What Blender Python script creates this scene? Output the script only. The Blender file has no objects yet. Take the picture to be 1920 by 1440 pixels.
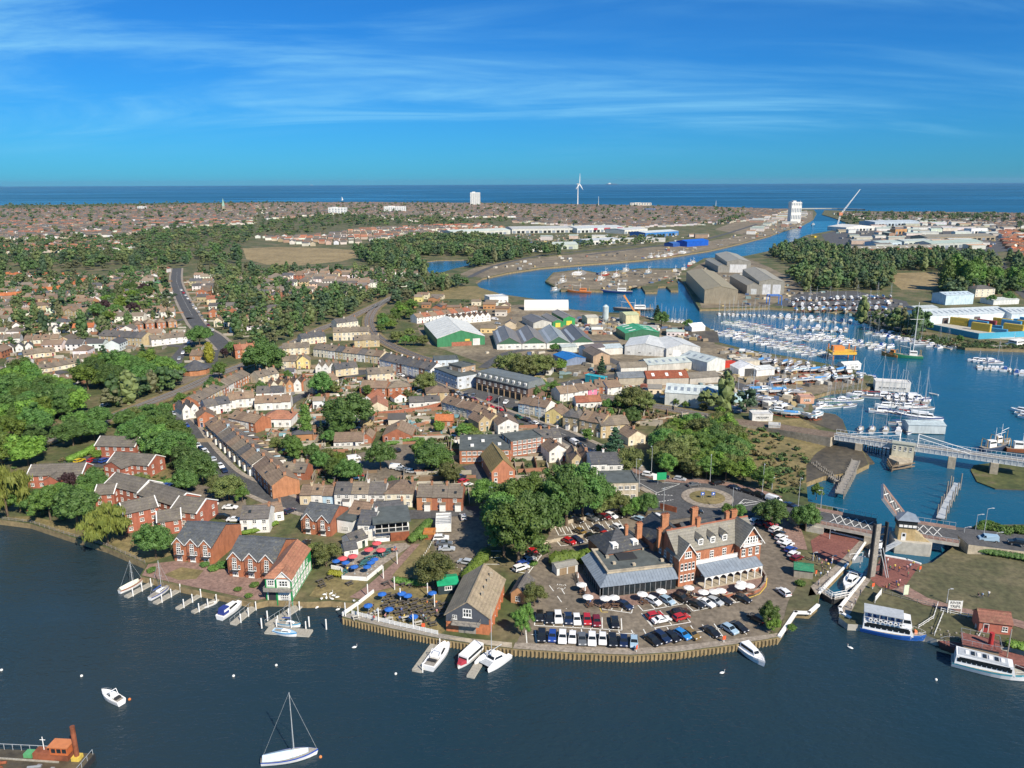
# Aerial view of a waterside town. Order: camera, sky, sun, ground, kits, buildings, bridges, boats, landmarks, trees, far town, labels.
import bpy,math,random
import numpy as np
from mathutils import Vector,Matrix,geometry
R=math.radians
rnd=random.Random(7)
SC=bpy.context.scene
COL=SC.collection
# camera
CAM_H,FPX,ROLL=100.0,1461.0,0.00365
PITCH=math.atan((720-342)/FPX)
FW=Vector((0,math.cos(PITCH),-math.sin(PITCH)))
R0,U0=Vector((1,0,0)),Vector((0,math.sin(PITCH),math.cos(PITCH)))
RT,UP=(R0-ROLL*U0).normalized(),(U0+ROLL*R0).normalized()
cam=bpy.data.cameras.new('camera')
cam_o=bpy.data.objects.new('camera',cam)
COL.objects.link(cam_o)
m=Matrix((RT,UP,-FW)).transposed().to_4x4()
m.translation=(0,0,CAM_H)
cam_o.matrix_world=m
cam.sensor_width=36.0
cam.lens=36.0*FPX/1920
cam.clip_start,cam.clip_end=1.0,90000.0
SC.camera=cam_o
# sky, sun, exposure
SUN_AZ,SUN_EL=R(145),R(41)
SUN_DIR=Vector((math.sin(SUN_AZ)*math.cos(SUN_EL),math.cos(SUN_AZ)*math.cos(SUN_EL),math.sin(SUN_EL)))
SKY_TINT=(0.052,0.262,0.52,1)
W=bpy.data.worlds.new('World');SC.world=W;W.use_nodes=True
wt=W.node_tree;wt.nodes.clear()
def wn(t,**k):
 n=wt.nodes.new(t)
 for a,v in k.items():setattr(n,a,v)
 return n
sky=wn('ShaderNodeTexSky',sky_type='NISHITA',sun_disc=False,sun_elevation=SUN_EL,sun_rotation=SUN_AZ,altitude=100.0,air_density=1.0,dust_density=0.2,ozone_density=3.0)
hsv=wn('ShaderNodeMixRGB',blend_type='MULTIPLY');hsv.inputs[0].default_value=1.0;hsv.inputs[2].default_value=SKY_TINT
wt.links.new(sky.outputs[0],hsv.inputs[1])
geo=wn('ShaderNodeNewGeometry');sep=wn('ShaderNodeSeparateXYZ');tc=wn('ShaderNodeTexCoord')
wt.links.new(tc.outputs['Generated'],sep.inputs[0])
mx=wn('ShaderNodeMath',operation='MAXIMUM');mx.inputs[1].default_value=0.0;wt.links.new(sep.outputs[2],mx.inputs[0])
ad=wn('ShaderNodeMath',operation='ADD');ad.inputs[1].default_value=0.16;wt.links.new(mx.outputs[0],ad.inputs[0])
dx=wn('ShaderNodeMath',operation='DIVIDE');wt.links.new(sep.outputs[0],dx.inputs[0]);wt.links.new(ad.outputs[0],dx.inputs[1])
dy=wn('ShaderNodeMath',operation='DIVIDE');wt.links.new(sep.outputs[1],dy.inputs[0]);wt.links.new(ad.outputs[0],dy.inputs[1])
cmb=wn('ShaderNodeCombineXYZ');wt.links.new(dx.outputs[0],cmb.inputs[0]);wt.links.new(dy.outputs[0],cmb.inputs[1])
def cloud(scale,rot,sc,loc,lo,hi,det=7.0,dist=0.6):
 mp=wn('ShaderNodeMapping');mp.inputs['Rotation'].default_value=(0,0,rot)
 mp.inputs['Scale'].default_value=sc;mp.inputs['Location'].default_value=loc
 wt.links.new(cmb.outputs[0],mp.inputs[0])
 nz=wn('ShaderNodeTexNoise');nz.inputs['Scale'].default_value=scale;nz.inputs['Detail'].default_value=det
 nz.inputs['Roughness'].default_value=0.62;nz.inputs['Distortion'].default_value=dist
 wt.links.new(mp.outputs[0],nz.inputs['Vector'])
 mr=wn('ShaderNodeMapRange',interpolation_type='SMOOTHSTEP');mr.inputs['From Min'].default_value=lo;mr.inputs['From Max'].default_value=hi
 wt.links.new(nz.outputs[0],mr.inputs['Value'])
 return mr.outputs[0]
c1=cloud(0.85,0.12,(0.55,1.5,1),(3.1,0.4,0),0.36,0.72,9.0,1.0)
c2=cloud(0.30,0.1,(0.5,1.4,1),(1.0,7.3,0),0.40,0.62,5.0,0.4)
cm=wn('ShaderNodeMath',operation='MULTIPLY');wt.links.new(c1,cm.inputs[0]);wt.links.new(c2,cm.inputs[1])
hz=wn('ShaderNodeMapRange',interpolation_type='SMOOTHSTEP');hz.inputs['From Min'].default_value=0.015;hz.inputs['From Max'].default_value=0.09;hz.inputs['To Max'].default_value=0.85
wt.links.new(sep.outputs[2],hz.inputs['Value'])
cs=wn('ShaderNodeMath',operation='MULTIPLY');wt.links.new(cm.outputs[0],cs.inputs[0]);wt.links.new(hz.outputs[0],cs.inputs[1])
mix=wn('ShaderNodeMixRGB');mix.inputs[2].default_value=(1.5,3.5,4.8,1)
wt.links.new(cs.outputs[0],mix.inputs[0]);wt.links.new(hsv.outputs[0],mix.inputs[1])
bg=wn('ShaderNodeBackground');bg.inputs['Strength'].default_value=0.13
wo=wn('ShaderNodeOutputWorld')
wt.links.new(mix.outputs[0],bg.inputs[0]);wt.links.new(bg.outputs[0],wo.inputs[0])
sl=bpy.data.lights.new('sun','SUN');sl.energy=4.3;sl.angle=R(0.5);sl.color=(1.0,0.90,0.74)
so=bpy.data.objects.new('sun',sl);COL.objects.link(so)
so.rotation_euler=(-SUN_DIR).to_track_quat('-Z','Y').to_euler()
so.location=(0,0,400)
SC.view_settings.view_transform='Standard';SC.view_settings.look='None'
SC.view_settings.exposure=0.68;SC.view_settings.gamma=1.0
SC.render.engine='CYCLES'
SC.cycles.max_bounces=5;SC.cycles.diffuse_bounces=2;SC.cycles.glossy_bounces=2
SC.cycles.transparent_max_bounces=4;SC.cycles.use_denoising=True
# photo pixel -> place on the ground
GZ=1.6
def ray(px,py):
 return FW+RT*((px-960)/FPX)+UP*((720-py)/FPX)
def P(px,py,z=GZ):
 d=ray(px,py);t=(z-CAM_H)/d.z
 return Vector((d.x*t,d.y*t,z))
def proj(v):
 d=Vector(v)-Vector((0,0,CAM_H));k=d.dot(FW)
 return 960+FPX*d.dot(RT)/k,720-FPX*d.dot(UP)/k
def hgt(px,pyb,pyt,z=GZ):
 b=P(px,pyb,z);d=ray(px,pyt)
 k=math.hypot(b.x,b.y)/math.hypot(d.x,d.y)
 return CAM_H+d.z*k-z
 # materials
MAT={}
def nodes(name):
 ma=bpy.data.materials.new(name);ma.use_nodes=True
 nt=ma.node_tree;b=nt.nodes['Principled BSDF']
 MAT[name]=ma
 return ma,nt,b
def lk(nt,a,b):nt.links.new(a,b)
def add(nt,t,**k):
 n=nt.nodes.new(t)
 for a,v in k.items():
  if a in n.inputs and not hasattr(n,a):n.inputs[a].default_value=v
  else:setattr(n,a,v)
 return n
def noise(nt,scale,detail=4,rough=0.6,coord='Object',dist=0.0,stretch=None):
 t=add(nt,'ShaderNodeTexCoord');n=add(nt,'ShaderNodeTexNoise')
 n.inputs['Scale'].default_value=scale;n.inputs['Detail'].default_value=detail
 n.inputs['Roughness'].default_value=rough;n.inputs['Distortion'].default_value=dist
 if coord=='World':
  g=add(nt,'ShaderNodeNewGeometry');src=g.outputs['Position']
 else:src=t.outputs[coord]
 if stretch:
  mp=add(nt,'ShaderNodeMapping');mp.inputs['Scale'].default_value=stretch
  lk(nt,src,mp.inputs[0]);src=mp.outputs[0]
 lk(nt,src,n.inputs['Vector'])
 return n.outputs[0]
def ramp(nt,fac,stops):
 r=add(nt,'ShaderNodeValToRGB');e=r.color_ramp.elements
 while len(e)<len(stops):e.new(0.5)
 for x,(p,c) in zip(e,stops):x.position=p;x.color=(*c,1)
 lk(nt,fac,r.inputs[0]);return r.outputs[0]
def mulc(nt,a,b,f=1.0,mode='MULTIPLY'):
 m_=add(nt,'ShaderNodeMixRGB',blend_type=mode);m_.inputs[0].default_value=f
 lk(nt,a,m_.inputs[1])
 if hasattr(b,'is_linked'):lk(nt,b,m_.inputs[2])
 else:m_.inputs[2].default_value=(*b,1)
 return m_.outputs[0]
def bump(nt,b,h,strength,dist):
 bp=add(nt,'ShaderNodeBump');bp.inputs['Strength'].default_value=strength;bp.inputs['Distance'].default_value=dist
 lk(nt,h,bp.inputs['Height']);lk(nt,bp.outputs[0],b.inputs['Normal'])
def ramped(name,stops,scale,rough=0.9,detail=5,coord='World',fine=None,bmp=None):
 0
 ma,nt,b=nodes(name)
 c=ramp(nt,noise(nt,scale,detail,0.65,coord),stops)
 if fine:
  c=mulc(nt,c,ramp(nt,noise(nt,fine,3,0.6,coord),[(0.3,(0.62,0.62,0.62)),(0.7,(1.25,1.25,1.25))]))
 lk(nt,c,b.inputs['Base Color']);b.inputs['Roughness'].default_value=rough
 if bmp:bump(nt,b,noise(nt,bmp[0],4,0.6,coord),bmp[1],bmp[2])
 return ma
def objcol(name,rough=0.8,var=0.22,scale=0.6,streak=None,tile=None,metal=0.0,coat=0.0,rvar=0.0):
 0
 ma,nt,b=nodes(name)
 oi=add(nt,'ShaderNodeObjectInfo');c=oi.outputs['Color']
 if var:
  n1=noise(nt,scale,5,0.7,'World')
  c=mulc(nt,c,ramp(nt,n1,[(0.25,(1-var*1.6,)*3),(0.75,(1+var,)*3)]))
 if streak:
  n2=noise(nt,1.0,3,0.6,'World',0,(streak,streak,0.25))
  c=mulc(nt,c,ramp(nt,n2,[(0.35,(0.82,)*3),(0.6,(1.05,)*3)]))
 if tile:
  t=add(nt,'ShaderNodeTexCoord');w=add(nt,'ShaderNodeTexWave',wave_type='BANDS',bands_direction='Z')
  w.inputs['Scale'].default_value=0.314/tile;w.inputs['Distortion'].default_value=1.2;w.inputs['Detail'].default_value=2
  lk(nt,t.outputs['Object'],w.inputs['Vector'])
  c=mulc(nt,c,ramp(nt,w.outputs[1],[(0.0,(0.87,)*3),(0.5,(1.04,)*3)]))
  n4=noise(nt,2.6,5,0.75,'World');c=mulc(nt,c,ramp(nt,n4,[(0.3,(0.68,)*3),(0.7,(1.26,)*3)]))
  n3=noise(nt,0.9,6,0.75,'World')
  mm=add(nt,'ShaderNodeMixRGB');mm.inputs[2].default_value=(0.30,0.27,0.13,1)
  lk(nt,ramp(nt,n3,[(0.55,(0,0,0)),(0.72,(0.55,0.55,0.55))]),mm.inputs[0]);lk(nt,c,mm.inputs[1]);c=mm.outputs[0]
  bump(nt,b,w.outputs[1],0.35,0.05)
 if rvar:
  h=add(nt,'ShaderNodeHueSaturation');mr=add(nt,'ShaderNodeMapRange')
  mr.inputs['To Min'].default_value=1-rvar;mr.inputs['To Max'].default_value=1+rvar
  lk(nt,oi.outputs['Random'],mr.inputs['Value']);lk(nt,mr.outputs[0],h.inputs['Value']);lk(nt,c,h.inputs['Color']);c=h.outputs[0]
 lk(nt,c,b.inputs['Base Color']);b.inputs['Roughness'].default_value=rough;b.inputs['Metallic'].default_value=metal
 if coat:b.inputs['Coat Weight'].default_value=coat
 return ma
def plain(name,col,rough=0.6,metal=0.0,var=0.12,scale=1.5):
 ma,nt,b=nodes(name)
 n1=noise(nt,scale,4,0.6,'World')
 lk(nt,ramp(nt,n1,[(0.3,tuple(x*(1-var) for x in col)),(0.7,tuple(min(1,x*(1+var)) for x in col))]),b.inputs['Base Color'])
 b.inputs['Roughness'].default_value=rough;b.inputs['Metallic'].default_value=metal
 return ma
objcol('wall',0.85,0.16,0.5,streak=1.2)
objcol('brick',0.88,0.22,1.3,streak=1.5)
objcol('roof',0.8,0.24,0.35,tile=0.5)
objcol('slate',0.55,0.22,0.5,tile=0.5)
objcol('sheet',0.45,0.12,0.15,streak=0.8)
objcol('paint',0.28,0.03,0.6,coat=0.5)
objcol('matt',0.7,0.12,1.2)
objcol('cloth',0.85,0.1,2.0)
plain('white',(0.78,0.78,0.76),0.5);plain('gelcoat',(0.80,0.81,0.82),0.25,var=0.03)
plain('glass',(0.022,0.03,0.036),0.08,var=0.3);plain('frame',(0.72,0.72,0.70),0.5)
plain('carglass',(0.015,0.02,0.024),0.06);plain('tyre',(0.02,0.02,0.02),0.8);plain('chrome',(0.55,0.56,0.58),0.3,0.8)
plain('headlight',(0.7,0.72,0.75),0.15);plain('taillight',(0.4,0.02,0.02),0.25)
plain('dark',(0.03,0.032,0.035),0.7);plain('steel',(0.32,0.34,0.36),0.45,0.3);plain('galv',(0.48,0.51,0.53),0.5,0.2)
plain('timber',(0.20,0.15,0.10),0.85,var=0.35,scale=2.5);plain('greytimber',(0.26,0.24,0.21),0.85,var=0.3,scale=2.0)
plain('deck',(0.34,0.32,0.27),0.85,var=0.22,scale=2.5)
plain('concrete',(0.42,0.40,0.35),0.9,var=0.25,scale=0.6);plain('stone',(0.38,0.33,0.25),0.9,var=0.3,scale=0.8)
plain('piling',(0.25,0.19,0.10),0.85,var=0.35,scale=0.8);plain('leadroof',(0.20,0.24,0.29),0.5,var=0.18,scale=0.7)
plain('felt',(0.085,0.10,0.10),0.9,var=0.3,scale=0.4);plain('redbrick',(0.33,0.125,0.075),0.88,var=0.28,scale=1.2)
plain('rust',(0.24,0.075,0.035),0.85,var=0.4,scale=0.5);plain('linepaint',(0.72,0.72,0.68),0.7,var=0.2,scale=2)
plain('yellowline',(0.62,0.45,0.08),0.7,var=0.2,scale=2);plain('bark',(0.13,0.095,0.065),0.9,var=0.3,scale=3)
plain('skin',(0.48,0.28,0.2),0.6);plain('trousers',(0.05,0.06,0.10),0.8,var=0.3);plain('hair',(0.06,0.04,0.025),0.7)
def water_mat(name,deep,rough,wave,strength,patch):
 ma,nt,b=nodes(name)
 n=noise(nt,patch,3,0.5,'World',0.4,(1,0.35,1))
 lk(nt,ramp(nt,n,[(0.3,deep[0]),(0.7,deep[1])]),b.inputs['Base Color'])
 lane=noise(nt,patch*1.7,4,0.6,'World',0.8,(0.45,1.6,1));b.inputs['IOR'].default_value=1.33
 mr=add(nt,'ShaderNodeMapRange');mr.inputs['From Min'].default_value=0.35;mr.inputs['From Max'].default_value=0.65;mr.inputs['To Min'].default_value=rough*0.7;mr.inputs['To Max'].default_value=rough*1.5
 lk(nt,lane,mr.inputs['Value']);lk(nt,mr.outputs[0],b.inputs['Roughness'])
 ms_=add(nt,'ShaderNodeMapRange');ms_.inputs['From Min'].default_value=0.35;ms_.inputs['From Max'].default_value=0.65;ms_.inputs['To Min'].default_value=strength*0.55;ms_.inputs['To Max'].default_value=min(1.0,strength*1.35)
 lk(nt,lane,ms_.inputs['Value'])
 a1=noise(nt,wave,3,0.55,'World',0.3,(1.0,1.9,1));a2=noise(nt,wave*0.28,2,0.5,'World',0.0,(1.0,1.5,1))
 m_=add(nt,'ShaderNodeMath',operation='MULTIPLY_ADD');m_.inputs[1].default_value=1.6
 lk(nt,a2,m_.inputs[0]);lk(nt,a1,m_.inputs[2])
 bump(nt,b,m_.outputs[0],strength,0.35);bn=[n_ for n_ in nt.nodes if n_.type=='BUMP'][0];lk(nt,ms_.outputs[0],bn.inputs['Strength'])
 return ma
water_mat('broadwater',((0.009,0.032,0.050),(0.024,0.038,0.045)),0.13,0.75,0.7,0.010)
water_mat('lakewater',((0.005,0.070,0.130),(0.008,0.085,0.150)),0.14,0.6,0.4,0.01)
water_mat('seawater',((0.004,0.060,0.115),(0.006,0.075,0.135)),0.3,0.05,0.3,0.0006)
# mesh building
class MB:
 def __init__(s):s.v,s.f,s.m=[],[],[]
 def add(s,vs,fs,m_=0):
  o=len(s.v);s.v+=[tuple(v) for v in vs]
  for f in fs:s.f.append(tuple(i+o for i in f));s.m.append(m_)
  return s
 def box(s,a,b,m_=0):
  (x0,y0,z0),(x1,y1,z1)=a,b
  return s.add([(x0,y0,z0),(x1,y0,z0),(x1,y1,z0),(x0,y1,z0),(x0,y0,z1),(x1,y0,z1),(x1,y1,z1),(x0,y1,z1)],[(3,2,1,0),(4,5,6,7),(0,1,5,4),(1,2,6,5),(2,3,7,6),(3,0,4,7)],m_)
 def prism(s,poly,z0,z1,m_=0,cap=True):
  n=len(poly)
  fs=[(i,(i+1)%n,n+(i+1)%n,n+i) for i in range(n)]
  if cap:fs+=[tuple(range(n,2*n)),tuple(range(n-1,-1,-1))]
  return s.add([(p[0],p[1],z0) for p in poly]+[(p[0],p[1],z1) for p in poly],fs,m_)
 def tube(s,p,q,r,r2=None,n=6,m_=0):
  p,q=Vector(p),Vector(q);r2=r if r2 is None else r2
  d=(q-p).normalized();a=d.orthogonal().normalized();b=d.cross(a)
  ring=lambda c,rr:[c+(a*math.cos(2*math.pi*i/n)+b*math.sin(2*math.pi*i/n))*rr for i in range(n)]
  return s.add(ring(p,r)+ring(q,r2),[(i,(i+1)%n,n+(i+1)%n,n+i) for i in range(n)]+[tuple(range(n-1,-1,-1)),tuple(range(n,2*n))],m_)
 def bar(s,p,q,w,h,m_=0):
  0
  p,q=Vector(p),Vector(q);d=(q-p).normalized();u=Vector((0,0,1))
  a=d.cross(u);a=a.normalized()*(w/2) if a.length>1e-4 else Vector((w/2,0,0));t=a.cross(d).normalized()*h
  return s.add([p-a-t,p+a-t,p+a,p-a,q-a-t,q+a-t,q+a,q-a],[(0,1,2,3),(7,6,5,4),(0,4,5,1),(1,5,6,2),(2,6,7,3),(3,7,4,0)],m_)
 def sheet(s,q,t,m_=0):
  0
  q=[Vector(v) for v in q];n=(q[1]-q[0]).cross(q[2]-q[0]).normalized()*t
  k=len(q)
  return s.add(q+[v-n for v in q],[tuple(range(k)),tuple(range(2*k-1,k-1,-1))]+[(i,k+i,k+(i+1)%k,(i+1)%k) for i in range(k)],m_)
 def mesh(s,name,mats,smooth=False):
  me=bpy.data.meshes.new(name);me.from_pydata(s.v,[],s.f)
  for x in mats:me.materials.append(MAT[x])
  if len(mats)>1:me.polygons.foreach_set('material_index',s.m)
  if smooth:me.polygons.foreach_set('use_smooth',[True]*len(s.f))
  me.update();return me
 def ob(s,name,mats,parent=None,color=None,loc=None,rz=0.0,smooth=False):
  if isinstance(mats,str):mats=[mats]
  return obj(name,s.mesh(name,mats,smooth),parent,loc,rz,None,color)
def obj(name,me,parent=None,loc=None,rz=0.0,scale=None,color=None):
 o=bpy.data.objects.new(name,me);COL.objects.link(o)
 if parent is not None:o.parent=parent
 if loc is not None:o.location=loc
 if rz:o.rotation_euler=(0,0,rz)
 if scale is not None:o.scale=scale
 if color is not None:o.color=(*color[:3],1.0)
 return o
THINGS=[]
def tag(o,label,cat,group=None,zone=''):
 o['category']=cat
 if group:o['group']=group
 THINGS.append((o,label,zone));return o
def thing(name,label,cat,loc=(0,0,0),rz=0.0,group=None,zone=''):
 o=obj(name,None,None,loc,rz);o.empty_display_size=0.5
 return tag(o,label,cat,group,zone)
def kind(o,k):o['kind']=k;return o
def clone(root,loc,rz=0.0,scale=None,label=None,zone='',color=None,paint=()):
 0
 r=root.copy();COL.objects.link(r);r.location=loc;r.rotation_euler=(0,0,rz)
 if scale is not None:r.scale=(scale,)*3 if isinstance(scale,(int,float)) else scale
 THINGS.append((r,label,zone))
 for ch in KIDS[root.name]:
  c=ch.copy();COL.objects.link(c);c.parent=r
  if color is not None and c.name.split('.')[0] in paint:c.color=(*color,1)
  for g in KIDS.get(ch.name,()):
   d=g.copy();COL.objects.link(d);d.parent=c
 return r
KIDS={}
def proto(root):
 0
 def rec(o):
  k=[x for x in o.children];KIDS[o.name]=k
  for x in k:rec(x)
 rec(root);return root
def xy(pts,z=GZ):return[P(a,b,z).xy for a,b in pts]
def fill(polys,z,name,mats,bottom=None):
 0
 vs,es=[],[]
 for pl in polys:
  o=len(vs);vs+=[Vector(p[:2]) for p in pl];es+=[(o+i,o+(i+1)%len(pl)) for i in range(len(pl))]
 r=geometry.delaunay_2d_cdt(vs,es,[],2 if len(polys)==1 else 5,1e-4)
 fs=r[2]
 mb=MB();V=[(v.x,v.y,z) for v in r[0]]
 def inside(p,pl):
  c=False
  for i in range(len(pl)):
   a,b_=pl[i-1],pl[i]
   if(a[1]>p.y)!=(b_[1]>p.y) and p.x<(b_[0]-a[0])*(p.y-a[1])/(b_[1]-a[1])+a[0]:c=not c
  return c
 keep=[]
 for f in fs:
  c=Vector((sum(V[i][0] for i in f)/len(f),sum(V[i][1] for i in f)/len(f)))
  if inside(c,polys[0]) and not any(inside(c,h) for h in polys[1:]):keep.append(f)
 up=[]
 for f in keep:
  a,b_,c=(Vector(V[i]) for i in f[:3])
  up.append(f if(b_-a).cross(c-a).z>0 else tuple(reversed(f)))
 mb.add(V,up,0)
 if bottom is not None:
  for pl in polys:
   n=len(pl)
   mb.add([(p[0],p[1],z) for p in pl]+[(p[0],p[1],bottom) for p in pl],[(i,n+i,n+(i+1)%n,(i+1)%n) for i in range(n)],1 if len(mats)>1 else 0)
 return kind(mb.ob(name,mats),'structure')
def area(name,pts,mat,z):
 return fill([xy(pts)],z,name,[mat])
def smooth_line(pts,n=6):
 0
 pts=[Vector(p) for p in pts];out=[]
 for i in range(len(pts)-1):
  p0,p1,p2,p3=pts[max(i-1,0)],pts[i],pts[i+1],pts[min(i+2,len(pts)-1)]
  for k in range(n):
   t=k/n
   out.append(0.5*((2*p1)+(p2-p0)*t+(2*p0-5*p1+4*p2-p3)*t*t+(3*p1-p0-3*p2+p3)*t**3))
 return out+[pts[-1]]
def offset(line,d):
 out=[]
 for i,p in enumerate(line):
  a=line[max(i-1,0)];b=line[min(i+1,len(line)-1)]
  t=(Vector(b)-Vector(a)).normalized();out.append(Vector(p)+Vector((-t.y,t.x))*d)
 return out
def strip(name,line,w0,w1,z,mat,bottom=None,struct=True):
 0
 a,b=offset(line,w0),offset(line,w1);n=len(line)
 mb=MB();mb.add([(*p,z) for p in a]+[(*p,z) for p in b],[(i,i+1,n+i+1,n+i) if w0>w1 else(n+i,n+i+1,i+1,i) for i in range(n-1)])
 if bottom is not None:
  for q,fl in((a,0),(b,1)):
   mb.add([(*p,z) for p in q]+[(*p,bottom) for p in q],[(i,n+i,n+i+1,i+1) for i in range(n-1)])
 o=mb.ob(name,mat)
 return kind(o,'structure') if struct else o
def text_mesh(name,curve,parent,loc,rot):
 0
 o=bpy.data.objects.new(name,curve);COL.objects.link(o)
 me=bpy.data.meshes.new_from_object(o.evaluated_get(bpy.context.evaluated_depsgraph_get()));bpy.data.objects.remove(o)
 q=obj(name,me,parent,loc);q.rotation_euler=rot;return q
 # ground materials
ramped('land',[(0.28,(0.040,0.065,0.018)),(0.45,(0.075,0.090,0.030)),(0.58,(0.14,0.12,0.06)),(0.72,(0.20,0.165,0.10))],0.05,fine=0.5)
ramped('farland',[(0.3,(0.035,0.055,0.02)),(0.5,(0.07,0.075,0.035)),(0.7,(0.15,0.12,0.075))],0.02,fine=0.2)
ramped('drygrass',[(0.25,(0.10,0.095,0.035)),(0.5,(0.19,0.155,0.065)),(0.75,(0.28,0.215,0.10))],0.12,fine=0.9)
ramped('lockgrass',[(0.25,(0.050,0.060,0.026)),(0.5,(0.095,0.092,0.045)),(0.75,(0.165,0.14,0.08))],0.09,fine=0.7)
ramped('greengrass',[(0.25,(0.04,0.075,0.018)),(0.6,(0.085,0.12,0.03)),(0.8,(0.16,0.15,0.06))],0.15,fine=0.9)
ramped('field',[(0.3,(0.20,0.15,0.07)),(0.7,(0.33,0.255,0.13))],0.02,fine=0.3)
ramped('asphalt',[(0.3,(0.060,0.062,0.066)),(0.7,(0.095,0.096,0.10))],0.25,fine=1.5)
ramped('worn',[(0.25,(0.125,0.105,0.082)),(0.5,(0.17,0.142,0.108)),(0.75,(0.225,0.19,0.145))],0.09,fine=0.8)
ramped('yard',[(0.25,(0.10,0.085,0.06)),(0.5,(0.19,0.155,0.105)),(0.75,(0.30,0.25,0.17))],0.04,fine=0.4)
ramped('pavement',[(0.3,(0.25,0.21,0.17)),(0.7,(0.33,0.29,0.24))],0.3,fine=1.2)
ramped('pinkpave',[(0.3,(0.21,0.13,0.105)),(0.7,(0.29,0.19,0.155))],0.3,fine=1.5)
ramped('redpave',[(0.3,(0.17,0.062,0.052)),(0.7,(0.235,0.095,0.075))],0.4,fine=1.8)
ramped('ballast',[(0.3,(0.14,0.10,0.07)),(0.7,(0.22,0.165,0.12))],0.3,fine=1.5)
ramped('mud',[(0.3,(0.055,0.045,0.03)),(0.7,(0.12,0.10,0.065))],0.08,fine=0.5,rough=0.6)
ramped('weed',[(0.3,(0.035,0.055,0.015)),(0.55,(0.09,0.10,0.03)),(0.75,(0.16,0.12,0.08))],0.12,fine=0.6)
# water
YL=P(1570,1125,0).y;XL=P(1480,1100,0).x
def rect(name,pts,z,mat):return fill([[Vector(p) for p in pts]],z,name,[mat])
rect('water',[(-4000,-600),(4000,-600),(4000,YL),(XL,YL),(XL,600),(-4000,600)],0,'broadwater')
rect('lake_water',[(XL,YL),(4000,YL),(4000,2050),(-4000,2050),(-4000,600),(XL,600)],0,'lakewater')
rect('sea',[(-42000,2050),(42000,2050),(42000,36000),(-42000,36000)],0,'seawater')
rect('seabed',[(-4000,-600),(4000,-600),(4000,2050),(-4000,2050)],-4.0,'mud')
# land
NEAR=[(2,975),(57,982),(120,1003),(200,1027),(275,1059),(262,1080),(345,1102),(412,1116),(480,1131),(502,1126),(549,1127),(575,1129),(620,1127),(664,1131),(672,1128),(641,1158),(730,1179),(822,1198),(880,1207),(962,1217),(1080,1225),(1185,1229),(1272,1223),(1370,1210),(1440,1199),(1460,1195),(1492,1147),(1517,1149),(1533,1135),(1537,1112),(1590,1057),(1626,1013),(1632,1000),(1612,978),(1560,950),(1515,940),(1512,905),(1545,893),(1600,885),(1630,870),(1622,850),(1590,812),(1580,787),(1567,777),(1525,770),(1520,745),(1560,733),(1624,729),(1650,712),(1600,692),(1500,672),(1440,662),(1400,655),(1345,641),(1340,620),(1320,610),(1240,602),(1190,588),(1130,585),(1070,580),(1050,570),(1000,560),(930,550),(900,540),(892,530),(905,522),(950,512),(1010,503),(1080,497),(1150,492),(1210,487),(1270,479),(1330,470),(1390,456),(1440,443),(1470,432),(1500,424),(1525,411),(1531,400),(1526,393)]
COAST_N=[(1450,391),(1300,387),(1100,383),(900,380),(500,379),(300,381),(0,385),(-600,389),(-1500,392)]
n_pts=xy(NEAR+COAST_N)+[Vector((-3500,400)),Vector((-420,250))]
N_OUT=n_pts
POND=[(786,492),(820,488),(870,487),(903,490),(880,497),(850,504),(830,510),(806,512),(797,502)]
fill([n_pts,xy(POND)],GZ,'ground',['land','piling'],-1.5)
rect('pond_water',xy([(770,482),(920,482),(920,516),(770,516)]),0.7,'lakewater')
SOUTH=[(1546,394),(1541,402),(1562,408),(1596,420),(1560,432),(1512,441),(1480,455),(1440,471),(1397,480),(1320,484),(1287,503),(1197,503),(1120,511),(1085,505),(1037,511),(1022,527),(1052,544),(1100,545),(1177,545),(1180,537),(1203,537),(1210,548),(1232,548),(1234,537),(1250,537),(1258,545),(1272,545),(1270,520),(1282,530),(1312,580),(1440,577),(1590,585),(1615,595),(1645,612),(1690,627),(1765,642),(1810,652),(1920,656),(2300,660),(3200,660)]
COAST_S=[(3200,420),(2600,406),(1920,399),(1700,397)]
S_OUT=xy(SOUTH+COAST_S)
fill([S_OUT],GZ,'ground_beyond_the_lake',['land','piling'],-1.5)
LOCK=[(1590,1121),(1621,1083),(1652,1040),(1700,1049),(1725,1058),(1747,1055),(1784,1028),(1800,1002),(1830,984),(1930,983),(2300,990),(2600,1290),(1920,1217),(1840,1209),(1757,1199),(1735,1191),(1610,1171),(1590,1170),(1573,1157),(1575,1140)]
fill([xy(LOCK)],GZ,'lock_island',['lockgrass','concrete'],-1.5)
fill([xy([(1820,881),(1826,872),(1860,868),(1960,880),(2100,900),(2100,930),(1920,918),(1866,916),(1832,903)],0.3)],0.35,'mud_bank',['weed','mud'],-1.0)
fill([xy([(1520,900),(1560,884),(1640,868),(1625,850),(1585,815),(1520,830),(1500,890)],0.4)],0.4,'mud_shore',['mud','mud'],-1.0)
fill([xy([(1245,622),(1300,618),(1345,622),(1349,643),(1300,640),(1250,634)],GZ)],GZ+0.05,'mud_flat',['mud','mud'],0.0)
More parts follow.
